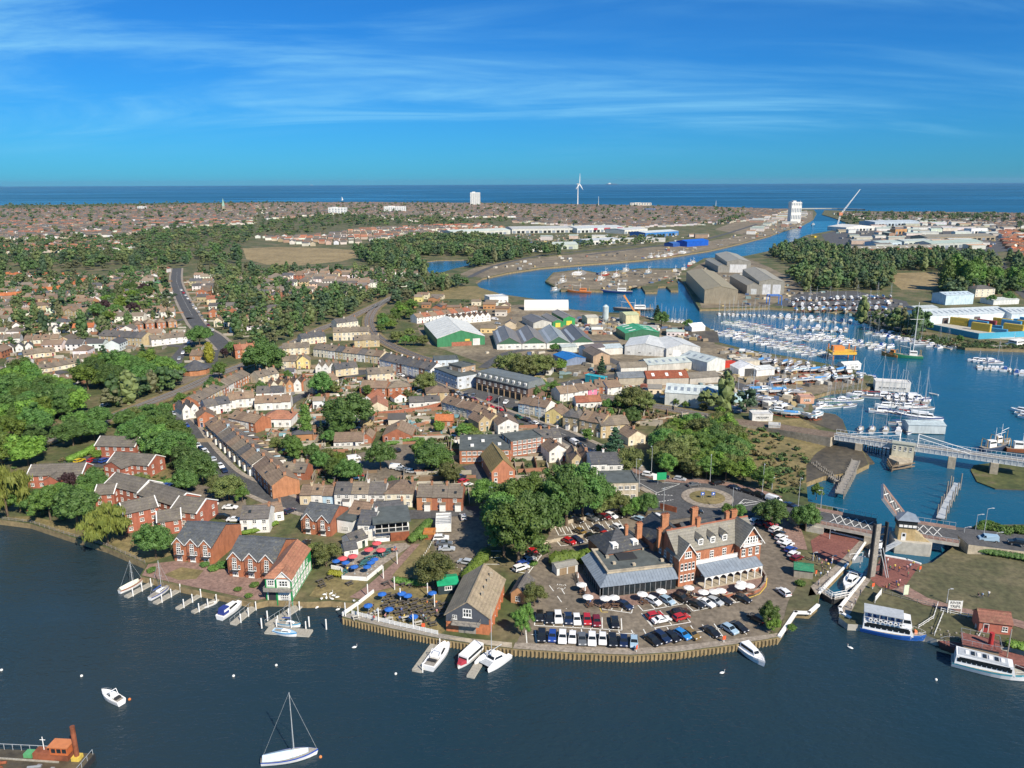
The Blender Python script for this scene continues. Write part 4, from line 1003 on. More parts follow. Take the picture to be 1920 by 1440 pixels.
 # people
def make_person(pose):
 J={'hip':(0,0,.93),'chest':(0,0,1.28),'neck':(0,.0,1.48),'head':(0,.02,1.62),'crown':(0,.02,1.74)}
 sw=.16 if pose=='walk' else 0.02
 seat=pose=='sit'
 for s,n_ in((-1,'l'),(1,'r')):
  J['sh'+n_]=(s*.19,0,1.42);J['el'+n_]=(s*.25,(.05 if not seat else.14)-s*sw*.8,1.14);J['ha'+n_]=(s*.23,.12+(.18 if seat else 0)-s*sw,.9 if not seat else 1.1)
  J['th'+n_]=(s*.10,0,.9);J['kn'+n_]=(s*.11,s*sw+(.42 if seat else.03),.5 if not seat else.88);J['fo'+n_]=(s*.11,s*sw*1.6+(.42 if seat else-.02),.06 if not seat else.44);J['to'+n_]=(s*.12,s*sw*1.6+.16+(.42 if seat else 0),.05 if not seat else.42)
 rad={'hip':.16,'chest':.17,'neck':.065,'head':.105,'crown':.07,'sh':.075,'el':.05,'ha':.042,'th':.1,'kn':.068,'fo':.05,'to':.045}
 names=list(J);E=[('hip','chest'),('chest','neck'),('neck','head'),('head','crown')]
 for n_ in 'lr':E+=[('chest','sh'+n_),('sh'+n_,'el'+n_),('el'+n_,'ha'+n_),('hip','th'+n_),('th'+n_,'kn'+n_),('kn'+n_,'fo'+n_),('fo'+n_,'to'+n_)]
 me=bpy.data.meshes.new('person');me.from_pydata([J[k] for k in names],[(names.index(a),names.index(b)) for a,b in E],[])
 o=bpy.data.objects.new('person_source',me);COL.objects.link(o)
 sk=o.modifiers.new('skin','SKIN');sv=me.skin_vertices[0].data
 for i,k in enumerate(names):r=rad.get(k,rad.get(k[:2],.06));sv[i].radius=(r,r)
 sv[0].use_root=True
 ss=o.modifiers.new('sub','SUBSURF');ss.levels=1;ss.render_levels=1
 dg=bpy.context.evaluated_depsgraph_get();em=bpy.data.meshes.new_from_object(o.evaluated_get(dg));bpy.data.objects.remove(o)
 em.materials.clear()
 for x in('cloth','skin','trousers','hair'):em.materials.append(MAT[x])
 for p in em.polygons:
  c=p.center;z=c.z+(.43 if seat and abs(c.y)>.2 else 0)
  hand=abs(c.x)>.17 and c.z<1.16 and c.z>.8
  p.material_index=3 if c.z>1.66 or(c.z>1.56 and c.y<-.02) else 1 if c.z>1.47 or hand else 0 if c.z>(.95 if not seat else 1.0) else 2
  p.use_smooth=True
 em.name='person';return em
PEOPLE={k:make_person(k) for k in('stand','walk','sit')}
SHIRT={'white':(.75,.74,.72),'blue':(.05,.14,.42),'red':(.5,.04,.05),'dark':(.03,.03,.04),'pink':(.6,.28,.3),'grey':(.25,.25,.26),'green':(.06,.2,.1),'yellow':(.65,.5,.1),'pale blue':(.35,.5,.65),'orange':(.65,.22,.05)}
def person(px,py,pose='stand',shirt='white',rz=None,zone='',z=GZ+.08):
 me=PEOPLE[pose];sh=shirt
 o=obj('person',me,None,P(px,py,z),rnd.uniform(0,6.28) if rz is None else rz,(1,1,rnd.uniform(.94,1.02)),SHIRT[sh])
 if pose=='sit':o.location.z-=.02
 return tag(o,'person in a %s top %s'%(sh,{'stand':'standing','walk':'walking','sit':'sitting'}[pose]),'person','people',zone)
 # street and garden furniture
def picnic(px,py,rz,zone,z=GZ+.12,color=(0.09,0.08,0.07)):
 def tp():
  mb=MB()
  for i in range(4):mb.box((-.9,-.36+i*.185,.72),(.9,-.36+i*.185+.165,.77))
  return mb.mesh('table_top',['matt'])
 def be():
  mb=MB();mb.box((-.9,-.14,.42),(.9,.14,.46));return mb.mesh('bench',['matt'])
 def le():
  mb=MB()
  for s in(-1,1):mb.bar((0,s*.75,.02),(0,s*.2,.72),.09,.09)
  mb.bar((0,-.75,.40),(0,.75,.40),.09,.09);return mb.mesh('leg_frame',['matt'])
 t=thing('picnic_table','dark wooden picnic table' if sum(color)<.4 else 'pale wooden picnic table','table',P(px,py,z),rz,'pub garden tables',zone)
 obj('table_top',cached('pt',tp),t,color=color)
 for s in(-.72,.72):obj('bench',cached('pb',be),t,(0,s,0),color=color)
 for s in(-.65,.65):obj('leg_frame',cached('pl',le),t,(s,0,0),color=color)
 return t
def parasol(px,py,col,cname,r=1.5,zone='',z=GZ+.12,h=2.5,closed=False):
 def ca():
  mb=MB();n=8
  v=[(math.cos(2*math.pi*i/n),math.sin(2*math.pi*i/n),0) for i in range(n)]+[(0,0,.42)]+[(math.cos(2*math.pi*i/n),math.sin(2*math.pi*i/n),-.12) for i in range(n)]
  mb.add(v,[(i,(i+1)%n,n) for i in range(n)]+[(n+1+i,n+1+(i+1)%n,(i+1)%n,i) for i in range(n)]);return mb.mesh('canopy',['cloth'])
 def po():
  mb=MB();mb.tube((0,0,0),(0,0,1),.03,n=6);mb.tube((0,0,0),(0,0,.04),.28,n=10);return mb.mesh('pole',['galv'])
 t=thing('parasol',cname+' parasol','parasol',P(px,py,z),rnd.uniform(0,.7),'parasols',zone)
 if closed:obj('canopy',cached('pcl',lambda:MB().tube((0,0,0),(0,0,1.3),.2,.06,8).mesh('canopy',['cloth'])),t,(0,0,1.2),color=col)
 else:obj('canopy',cached('pca',ca),t,(0,0,h-.42),0,(r,r,1),col)
 obj('pole',cached('ppo',po),t,None,0,(1,1,h-.1))
 return t
def lamp(px,py,hpx=None,h=8.0,zone='',z=GZ+.1,arm=1.2,rz=0.0,desc='tall grey street lamp'):
 if hpx:h=hgt(px,py,py-hpx,z)
 t=thing('street_lamp',desc,'street lamp',P(px,py,z),rz,'street lamps',zone)
 mb=MB();mb.tube((0,0,0),(0,0,1.2),.13,n=7);mb.tube((0,0,1.2),(0,0,h),.09,.06,7);mb.ob('pole','galv',t)
 mb=MB();mb.tube((0,0,h-.1),(arm,0,h+.15),.045,n=5);mb.ob('arm','galv',t)
 mb=MB();mb.box((arm-.1,-.14,h+.05),(arm+.6,.14,h+.2));mb.ob('lantern','galv',t)
 return t
def pontoon(name,label,a,b,w,zone='',z=0.45,posts=3,rail=False,mat='deck'):
 p,r,L=frame(a,b,z);t=thing(name,label,'pontoon',(p.x,p.y,0),r,'pontoons',zone)
 n=max(4,int(L/0.9)) if L<40 else 1
 mb=MB();mb.box((0,-w/2+.05,-.25),(L,w/2-.05,z-.08));mb.ob('float','concrete',t)
 if n>1:
  pl=cached(('plank',w),lambda:MB().box((0,-w/2,0),(.84,w/2,.07)).mesh('plank',[mat]))
  for i in range(n):obj('plank',pl,t,(L*i/n,0,z-.07),0,(L/n/.9,1,1))
 else:mb=MB();mb.box((0,-w/2,z-.07),(L,w/2,z));mb.ob('decking',mat,t)
 for i in range(posts):
  mb=MB();x=L*(i+.5)/posts if posts>2 else(0.3 if i==0 else L-.3);mb.tube((x,w/2+.15,-2),(x,w/2+.15,2.2),.14,n=7);mb.tube((x,w/2+.15,2.2),(x,w/2+.15,2.35),.16,.05,7);mb.ob('pile','white',t)
 if rail:
  mb=MB();rails(mb,[(0,-w/2+.1),(L,-w/2+.1)],z,1.0,.035);mb.ob('handrail','galv',t)
 return t
def wall_px(name,label,cat,pts,h,w=0.25,mat='redbrick',z=GZ,zone='',color=None,coping=None):
 ln=[P(a,b,z) for a,b in pts];o=thing(name,label,cat,ln[0],0,None,zone);mb=MB();cp=MB()
 for a,b in zip(ln,ln[1:]):
  e=(b-a).normalized()*w/2
  mb.bar(a-ln[0]+Vector((0,0,h))-e,b-ln[0]+Vector((0,0,h))+e,w,h+.1);cp.bar(a-ln[0]+Vector((0,0,h+.08))-e,b-ln[0]+Vector((0,0,h+.08))+e,w+.1,.078)
 mb.ob('wall_body',mat,o,color)
 if coping:cp.ob('coping',coping,o)
 return o
def fence_px(name,label,pts,h=1.1,sp=1.6,z=GZ,zone='',mat='white',rails_=3,pickets=False):
 ln=[P(a,b,z) for a,b in pts];o=thing(name,label,'fence',ln[0],0,None,zone)
 for a,b in zip(ln,ln[1:]):
  d=b-a;n=max(1,round(d.length/sp));rz=math.atan2(d.y,d.x)
  po=cached(('post',h,mat),lambda:MB().box((-.06,-.06,0),(.06,.06,h)).mesh('post',[mat]))
  for i in range(n+1):obj('post',po,o,a-ln[0]+d*(i/n),rz)
  for k in range(rails_):
   mb=MB();zz=h*(k+.7)/rails_;mb.bar(Vector((0,0,zz)),Vector((d.length,0,zz)),.05,.12);mb.ob('rail',mat,o,None,a-ln[0],rz)
  if pickets:
   mb=MB();m2=int(d.length/.2)
   for i in range(m2):x=i*.2;mb.box((x,-.03,.08),(x+.12,-.005,h-.02))
   kind(mb.ob('pickets',mat,o,None,a-ln[0],rz),'stuff')
 return o
 # the waterfront hotel
def dist(a,b):return(P(*a)-P(*b)).length
BRK=(0.40,0.16,0.085)
def gable_bay(t,x0,x1,y0,y1,H,rh,wall=BRK,roof=(0.20,0.19,0.165),z0=0.0,mat='wall',rname='bay_roof',wname='bay_wall',ov=0.45):
 0
 L,D=x1-x0,y1-y0;mb=MB()
 mb.add([(x0,y0,z0),(x1,y0,z0),(x1,y0,H),((x0+x1)/2,y0,H+rh),(x0,y0,H)],[(0,1,2,3,4)])
 mb.add([(x0,y0,z0),(x0,y1,z0),(x0,y1,H),(x0,y0,H)],[(3,2,1,0)]);mb.add([(x1,y0,z0),(x1,y1,z0),(x1,y1,H),(x1,y0,H)],[(0,1,2,3)])
 mb.ob(wname,mat,t,wall)
 xm=(x0+x1)/2;s=rh/(L/2);zl,zr=H-ov*s+.06,H+rh+.06
 mb=MB();mb.sheet([(x0-ov,y1,zl),(x0-ov,y0-ov,zl),(xm,y0-ov,zr),(xm,y1,zr)],.16);mb.sheet([(x1+ov,y0-ov,zl),(x1+ov,y1,zl),(xm,y1,zr),(xm,y0-ov,zr)],.16)
 r=mb.ob(rname,'slate',t,roof)
 mb=MB();mb.sheet([(x0-ov,y0-ov-.06,zl-.02),(x0-ov,y0-ov-.06,zl-.32),(xm,y0-ov-.06,zr-.32),(xm,y0-ov-.06,zr-.02)],.05);mb.sheet([(xm,y0-ov-.06,zr-.02),(xm,y0-ov-.06,zr-.32),(x1+ov,y0-ov-.06,zl-.32),(x1+ov,y0-ov-.06,zl-.02)],.05)
 mb.ob('bargeboard','white',r)
def win_at(t,x,y,z,w,h,k=(2,2),rz=0.0):return obj('window',m_window(*k),t,(x,y,z),rz,(w,1,h))
def tall_chimney(t,x,y,z,h,w=1.0,d=0.7):
 mb=MB();mb.box((x-w/2,y-d/2,z),(x+w/2,y+d/2,z+h));mb.box((x-w/2-.1,y-d/2-.1,z+h-.5),(x+w/2+.1,y+d/2+.1,z+h-.3));mb.box((x-w/2-.12,y-d/2-.12,z+h),(x+w/2+.12,y+d/2+.12,z+h+.15))
 c=mb.ob('chimney','brick',t,(0.46,0.20,0.10))
 n=max(2,int(w/.45))
 for i in range(n):
  mb=MB();xx=x-w/2+w*(i+.5)/n;mb.tube((xx,y,z+h+.15),(xx,y,z+h+.6),.16,.12,7);mb.ob('chimney_pot','rust',c)
p,r,L=frame((1271,1101),(1420,1070))
hotel=thing('hotel','large red brick waterfront hotel with gables, tall chimneys and white balcony','hotel',p,r)
SLT,SLD=(0.21,0.20,0.17),(0.055,0.06,0.07)
mb=MB();Y0,Y1,H=1.6,10.6,8.7
mb.add([(0.02,Y0,0),(L-.02,Y0,0),(L-.02,Y0,H),(0.02,Y0,H)],[(0,1,2,3)]);mb.add([(0.02,Y1,0),(L-.02,Y1,0),(L-.02,Y1,H),(0.02,Y1,H)],[(3,2,1,0)])
for x,f in((0.02,1),(L-.02,0)):mb.add([(x,Y0,0),(x,Y1,0),(x,Y1,H),(x,(Y0+Y1)/2,H+4),(x,Y0,H)],[(4,3,2,1,0) if f else(0,1,2,3,4)])
mb.ob('wall','brick',hotel,BRK)
ym=(Y0+Y1)/2;mb=MB();s=4/4.5
mb.sheet([(-.3,Y0-.4,H-.4*s+.06),(L+.3,Y0-.4,H-.4*s+.06),(L+.3,ym,H+4.06),(-.3,ym,H+4.06)],.18);mb.sheet([(L+.3,Y1+.4,H-.4*s+.06),(-.3,Y1+.4,H-.4*s+.06),(-.3,ym,H+4.06),(L+.3,ym,H+4.06)],.18)
hr=mb.ob('roof','slate',hotel,SLT)
mb=MB();mb.box((-.35,ym-.18,H+3.98),(L+.35,ym+.18,H+4.25));mb.ob('ridge','redbrick',hr)
gable_bay(hotel,0.0,5.0,0.0,6.0,8.2,3.4,BRK,SLT,mat='brick');gable_bay(hotel,L-6.2,L+.1,-.4,6.0,9.2,4.2,BRK,SLT,mat='brick',ov=.7)
for z in(1.3,4.4):
 for i in range(4):win_at(hotel,.85+i*1.1,0,z,.78,1.9,(1,2))
win_at(hotel,2.5,0,7.6,2.0,1.7,(3,2))
for x in(6.6,10.6,14.4):win_at(hotel,x,Y0,5.3,1.2,2.2,(2,3))
for x in(8.6,12.6):win_at(hotel,x,Y0,1.0,1.6,2.0,(2,3))
for x in(L-5.2,L-3.1,L-1.0):win_at(hotel,x,-.4,5.3,1.1,2.0,(2,2));win_at(hotel,x,-.4,1.2,1.1,1.9,(2,2))
win_at(hotel,L-3.1,-.4,8.6,4.2,1.9,(5,2));mb=MB();mb.box((L-5.9,-1.3,8.15),(L-.3,-.42,8.3));rails(mb,[(L-5.9,-1.25),(L-.3,-1.25)],8.3,.9,.05);mb.ob('gable_balcony','white',hotel)
for y,z in((3.6,5.3),(6.5,5.3),(3.6,1.4),(6.5,1.4),(9.0,5.3)):win_at(hotel,0.02,y,z,1.0,1.8,(2,2),-math.pi/2);win_at(hotel,L-.02,y,z,1.0,1.8,(2,2),math.pi/2)
for x in(7.6,11.2,14.8):
 mb=MB();y=Y0+.7;z=H+.5;mb.box((x-.75,y,z),(x+.75,y+2.4,z+1.7));d_=mb.ob('dormer','white',hotel)
 mb=MB();mb.sheet([(x-1.0,y+3.2,z+1.62),(x-1.0,y-.25,z+1.62),(x,y-.25,z+2.7),(x,y+3.2,z+2.7)],.1);mb.sheet([(x+1.0,y-.25,z+1.62),(x+1.0,y+3.2,z+1.62),(x,y+3.2,z+2.7),(x,y-.25,z+2.7)],.1);mb.add([(x-.75,y-.01,z+1.7),(x+.75,y-.01,z+1.7),(x,y-.01,z+2.55)],[(0,1,2)]);mb.ob('dormer_roof','slate',d_,SLT)
 obj('dormer_window',m_window(2,2),d_,(x,y,z+.15),0,(1.1,1,1.35))
mb=MB();mb.box((5.2,.35,5.0),(L+.4,Y0-.02,5.15));rails(mb,[(5.2,.4),(L+.3,.4)],5.15,1.0,.05)
mb.box((5.2,.36,5.3),(L+.3,.44,5.95));mb.ob('balcony','white',hotel)
mb=MB();mb.sheet([(5.2,-3.6,3.5),(L-1.2,-3.6,3.5),(L-1.2,.34,4.95),(5.2,.34,4.95)],.12)
nn=18
vr=mb.ob('verandah_roof','leadroof',hotel);mb=MB()
for i in range(nn+1):x=5.3+(L-6.6)*i/nn;mb.bar((x,-3.6,3.56),(x,.3,5.0),.08,.06)
mb.ob('roof_seams','leadroof',vr)
for i in range(9):
 x=5.5+(L-7.0)*i/8;mb=MB();mb.box((x-.1,-3.5,0.5),(x+.1,-3.3,3.35));mb.ob('verandah_post','white',hotel)
 if i<8:
  w=(L-7.0)/8;mb=MB();pts=[(x+.1+(w-.2)*k/8,2.4+.75*math.sin(math.pi*k/8)) for k in range(9)]
  for(xa,za),(xb,zb) in zip(pts,pts[1:]):mb.add([(xa,-3.42,za),(xb,-3.42,zb),(xb,-3.42,3.36),(xa,-3.42,3.36)],[(0,1,2,3)]);mb.add([(xa,-3.34,za),(xb,-3.34,zb),(xb,-3.34,3.36),(xa,-3.34,3.36)],[(3,2,1,0)])
  mb.ob('verandah_arch','white',hotel)
mb=MB();mb.box((5.2,-3.6,0),(L-1.2,Y0-.02,.5));mb.ob('verandah_floor','stone',hotel)
for(x0,x1,y0,y1,h_,rh_,ax) in((-1.0,9.5,10.7,20.5,7.6,3.6,'y'),(9.6,L-.5,10.7,19.5,7.0,2.4,'x'),(-13.5,-1.2,13.0,23.5,5.4,3.8,'hip')):
 w_=obj('rear_wall',m_walls(round(x1-x0,1),round(y1-y0,1),h_,rh_ if ax in 'xy' else 0,ax),hotel,(x0,y0,0),color=BRK);obj('rear_roof',m_roof(round(x1-x0,1),round(y1-y0,1),h_,rh_,ax,.4,'slate'),hotel,(x0,y0,0),color=SLD)
for x,y in((-11.5,13.0),(-8.4,13.0),(-4.5,13.0)):win_at(hotel,x,y,2.6,1.0,1.6)
for x,y,z in((-10.5,13.6,5.6),(-4.6,13.6,5.6)):
 mb=MB();mb.box((x-.8,y,z),(x+.8,y+2.2,z+1.7));mb.ob('dormer','white',hotel);win_at(hotel,x,y,z+.25,1.0,1.2)
for y in(15.5,18.5):win_at(hotel,-13.5,y,2.6,1.0,1.6,(2,2),-math.pi/2)
for(x,y,z,h_,w_) in((12.2,12.5,8.0,6.4,1.7),(3.0,12.2,9.5,4.6,2.0),(-3.0,15.0,7.0,4.4,1.5),(-1.0,8.0,7.5,5.0,1.1),(9.0,ym,H+3.2,2.8,1.0),(18.2,ym+.5,H+3.2,2.8,1.0),(L-1.5,9.5,H,4.6,1.7),(-6.0,16.5,8.0,2.6,.8)):tall_chimney(hotel,x,y,z,h_,w_,.9)
# hotel restaurant with glass front
p,r,L2=frame((1126,1121),(1270,1104));D2=15.5
rest=thing('restaurant','low glass fronted restaurant with flat dark roof beside brick hotel','restaurant',p,r)
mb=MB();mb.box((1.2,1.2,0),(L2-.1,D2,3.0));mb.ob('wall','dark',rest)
mb=MB();mb.sheet([(-.3,-.4,3.0),(L2,-.4,3.0),(L2,2.8,4.6),(2.6,2.8,4.6)],.1);mb.sheet([(-.3,D2,3.0),(-.3,-.4,3.0),(2.6,2.8,4.6),(2.6,D2,4.6)],.1)
sr=mb.ob('skirt_roof','leadroof',rest);mb=MB()
for i in range(26):x=.2+(L2-.3)*i/25;k=min(1.0,max(.05,(x+.3)/2.9));mb.bar((x,-.4,3.07),(x,-.4+3.2*k,3.07+1.6*k),.07,.06)
for i in range(16):y=.3+(D2-.4)*i/15;k=min(1.0,max(.05,(y+.4)/3.2));mb.bar((-.3,y,3.07),(-.3+2.9*k,y,3.07+1.6*k),.07,.06)
mb.ob('roof_seams','leadroof',sr)
mb=MB();mb.box((2.6,2.8,3.2),(L2-.1,3.2,5.3));mb.box((2.6,3.2,3.2),(3.0,D2,5.3));mb.box((3.0,D2-.4,3.2),(L2-.1,D2,5.3));mb.box((2.45,2.65,4.75),(L2,2.8,4.9));mb.box((2.45,2.65,5.3),(L2,3.25,5.42));mb.box((2.45,3.25,5.3),(3.05,D2+.05,5.42));mb.ob('parapet','stone',rest)
mb=MB();mb.box((3.0,3.2,4.0),(L2-.1,D2-.4,4.9));fr=mb.ob('roof','felt',rest)
mb=MB();mb.box((7.5,8.2,4.9),(12.5,11.8,5.3));mb.ob('rooflight','dark',rest)
for x,y in((5.2,10.6),(8.5,13.2),(5.8,7.0),(10.4,5.2),(18.2,5.8),(16.0,13.0)):mb=MB();mb.box((x-.4,y-.4,4.9),(x+.4,y+.4,5.5));mb.ob('roof_vent','yellowline' if False else 'stone',rest)
for i in range(14):
 x=.6+(L2-1.0)*i/14;w=(L2-1.0)/14;mb=MB();mb.box((x-.06,-.02,0),(x+.06,.14,2.9));mb.ob('mullion','steel',rest)
 mb=MB();mb.add([(x+.06,.08,.1),(x+w-.06,.08,.1),(x+w-.06,.08,2.75),(x+.06,.08,2.75)],[(0,1,2,3)]);mb.ob('pane',['glass'],rest)
 if i%3!=1:mb=MB();mb.box((x+.2,.5,0.1),(x+w-.25,.6,2.7));mb.ob('curtain','deck',rest)
for i in range(9):
 y=.6+(D2-1)*i/9;w=(D2-1)/9;mb=MB();mb.box((-.02,y-.06,0),(.12,y+.06,2.9));mb.ob('mullion','steel',rest)
 mb=MB();mb.add([(.08,y+.06,.1),(.08,y+w-.06,.1),(.08,y+w-.06,2.75),(.08,y+.06,2.75)],[(3,2,1,0)]);mb.ob('pane',['glass'],rest)
wall_px('terrace_wall','curved red brick terrace wall round the hotel front','wall',[(1292,1117),(1300,1124),(1320,1127),(1345,1124),(1372,1118)],.9,.3,zone='',coping='stone')
wall_px('terrace_wall','low curved brick wall ringing the hotel parasol terrace corner','wall',[(1388,1122),(1404,1117),(1424,1108),(1434,1096),(1436,1084),(1428,1071)],.8,.35,coping='pavement')
A('hotel_terrace',[(1295,1104),(1420,1073),(1432,1084),(1430,1098),(1404,1114),(1372,1117),(1340,1122),(1305,1121)],'pinkpave',4)
A('restaurant_terrace',[(1080,1072),(1096,1080),(1126,1122),(1271,1105),(1292,1118),(1240,1130),(1132,1142),(1110,1132),(1092,1110)],'pinkpave',4)
fence_px('terrace_fence','dark slatted fence curving round the restaurant terrace',[(1078,1080),(1084,1098),(1094,1118),(1108,1132),(1128,1142)],1.2,1.0,mat='dark',rails_=3)
for i,(zx,zy) in enumerate(((1125,810),(1270,855),(1375,850),(1445,840),(1635,800),(1650,765),(1730,790),(850,845),(660,875),(380,910),(290,918),(118,905),(55,780))):
 px,py=1080+zx/5.333,950+zy/5.333+14
 parasol(px,py,(0.78,0.77,0.74),'white',1.35,'on the hotel terrace')
 picnic(px+3,py+3,.4+i,'under a white parasol on the hotel terrace',color=(0.12,0.07,0.045))
for zx,zy in((90,850),(20,720)):parasol(1080+zx/5.333,950+zy/5.333+6,(0.75,0.74,0.7),'furled white',zone='by the restaurant side',closed=True)
for i,(zx,zy) in enumerate(((1150,880),(1180,890),(1330,900),(1440,890),(1100,870),(1640,840),(110,950),(140,965),(1700,845),(320,960),(1500,880))):person(1080+zx/5.333,950+zy/5.333+4,'sit',rnd.choice(['white','blue','dark','red','grey','pale blue']),zone='on the hotel terrace',z=GZ+.14)
mb_o=shed('kitchen_store','white flat roofed store beside the round green hedge',(1113,1047),(1140,1044),5,2.8,0.3,'flat',(0.75,0.75,0.73),(0.7,0.7,0.68))
shed('bin_store','white panelled bin enclosure with timber doors by the hedge',(1044,1080),(1083,1072),3,2.3,0.4,'x',(0.66,0.66,0.64),(0.3,0.29,0.26),doors=(('front',.3,2.0,1.9,(0.3,0.22,0.14)),('front',.7,2.0,1.9,(0.3,0.22,0.14))))
wall_px('car_park_wall','long buff brick wall along the upper hotel car park edge','wall',[(1030,996),(1046,985),(1100,975),(1165,962)],1.1,.3,mat='stone')
wall_px('car_park_wall','low buff wall between the two upper car park rows','wall',[(1020,1020),(1060,1012),(1120,1004),(1165,998)],.9,.3,mat='stone')
wall_px('timber_screen','brown timber screen beside the roundabout','screen',[(1238,954),(1268,962)],1.9,.15,mat='rust')
# brick boathouse with stone-tiled roof
p,r,L=frame((837,1183),(917,1191));D=dist((917,1191),(958,1116));bh=thing('boathouse','long brick boathouse with mossy tiled roof and dark boarded gable','boathouse',p,r)
H,rh=4.4,3.5
mb=MB();mb.add([(0,0,0),(L,0,0),(L,0,2.8),(0,0,2.8)],[(0,1,2,3)]);mb.add([(0,0,0),(0,D,0),(0,D,H),(0,0,H)],[(3,2,1,0)]);mb.add([(L,0,0),(L,D,0),(L,D,H),(L,0,H)],[(0,1,2,3)]);mb.add([(0,D,0),(L,D,0),(L,D,H),(L/2,D,H+rh),(0,D,H)],[(4,3,2,1,0)]);mb.ob('wall','brick',bh,(0.48,0.17,0.075))
mb=MB();mb.add([(0,0.01,2.8),(L,0.01,2.8),(L,0.01,H),(L/2,0.01,H+rh),(0,0.01,H)],[(0,1,2,3,4)]);mb.box((-.05,-.12,2.7),(L+.05,.0,2.85));mb.ob('boarded_gable','matt',bh,(0.07,0.08,0.10))
obj('roof',m_roof(round(L,1),round(D,1),H,rh,'y',.5,'roof'),bh,color=(0.32,0.26,0.18))
for i,y in enumerate((D*.3,D*.48,D*.66,D*.82)):mb=MB();z=H+(L-7.4)*2*rh/L;mb.box((7.0,y-.3,H+2.0),(7.6,y+.3,H+3.1));mb.ob('roof_vent','stone',bh)
mb=MB();mb.box((1.6,-1.8,2.75),(8.0,-.14,2.95));rails(mb,[(1.6,-.2),(1.6,-1.75),(8.0,-1.75),(8.0,-.2)],2.95,1.0,.045);mb.ob('balcony','greytimber',bh)
win_at(bh,L/2,-.02,4.0,2.0,2.1,(3,2));win_at(bh,2.0,-.02,3.3,1.1,1.0)
mb=MB();mb.box((2.9,-.1,0),(6.9,-.02,2.5));mb.ob('boat_door','greytimber',bh)
for y in range(5):win_at(bh,L,2.5+y*D/5.5,1.2,1.2,1.4,(2,2),math.pi/2)
for y in range(5):mb=MB();yy=1.2+y*D/5.5;mb.box((L,yy,0),(L+.35,yy+.5,3.4));mb.ob('buttress','brick',bh,(0.5,0.17,0.075))
row('behind the boathouse',(958,1130),(984,1134),1,8,3.2,1.8,'brick','slate','outbuilding','small brick outbuilding with slate roof beside the boathouse',chim=False,axis='y')
# green and white timber boathouse
p,r,L=frame((501,1125),(549,1126));D=dist((549,1126),(614,1072));H,rh=6.0,2.8;GRN=(0.012,0.27,0.075)
gb=thing('timbered_boathouse','green and white half timbered boathouse with red tiled roof','boathouse',p,r)
mb=MB();mb.prism([(0,0),(L,0),(L,D),(0,D)],-1.5,H);mb.ob('wall','wall',gb,(0.8,0.79,0.74))
mb=MB();a_,b_=(L/2,3.2,H+rh),(L/2,D+.2,H+rh);c_=[(-.4,-.5,H),(L+.4,-.5,H),(L+.4,D+.2,H),(-.4,D+.2,H)]
mb.add([c_[0],c_[1],a_],[(0,1,2)]);mb.add([c_[1],c_[2],b_,a_],[(0,1,2,3)]);mb.add([c_[3],c_[0],a_,b_],[(0,1,2,3)]);mb.add([c_[2],c_[3],b_],[(0,1,2)]);mb.add(c_,[(3,2,1,0)]);mb.ob('roof','roof',gb,(0.36,0.16,0.095))
gable_bay(gb,L*.40,L-.05,-.25,3.0,H,2.0,(0.8,0.79,0.74),(0.34,0.16,0.095),z0=3.2,mat='wall',ov=.35)
for x in(0.05,L*.38,L*.42,L-.05):mb=MB();mb.box((x-.13,-.34 if x>L*.4 else-.09,-1.2),(x+.13,0.0,H));mb.ob('timber_post','matt',gb,GRN)
for z in(2.7,3.2,5.85):mb=MB();mb.box((0,-.36 if z>3 else-.12,z),(L,.0,z+.25));mb.ob('timber_rail','matt',gb,GRN)
for i in range(8):mb=MB();y=D*i/7;mb.box((L,max(0,y-.11),-1.0),(L+.08,y+.11,H));mb.ob('timber_post','matt',gb,GRN)
for z in(0.2,2.9,5.8):mb=MB();mb.box((L,.12,z),(L+.07,D,z+.2));mb.ob('timber_rail','matt',gb,GRN)
for i in range(6):
 y=D*(i+.5)/7
 for z in(.9,3.6):win_at(gb,L,y,z,1.2,1.3,(2,2),math.pi/2)
mb=MB();mb.box((L,D*.72,3.2),(L+.06,D,5.7));mb.ob('green_panel','matt',gb,GRN)
mb=MB();mb.box((.5,-.08,-1.2),(L*.36,-.02,2.2));mb.ob('boat_door','dark',gb)
win_at(gb,L*.7,-.02,-.2,2.0,1.9,(4,3));win_at(gb,L*.7,-.26,3.9,2.2,1.5,(3,2));win_at(gb,L*.2,-.02,3.9,1.5,1.5,(3,2))
mb=MB();mb.box((-.2,-1.5,3.0),(L+.2,-.38,3.18));rails(mb,[(-.2,-.4),(-.2,-1.45),(L+.2,-1.45),(L+.2,-.4)],3.18,.9,.05);mb.box((-.2,-1.46,3.3),(L+.2,-1.42,4.0));mb.ob('balcony','greytimber',gb)
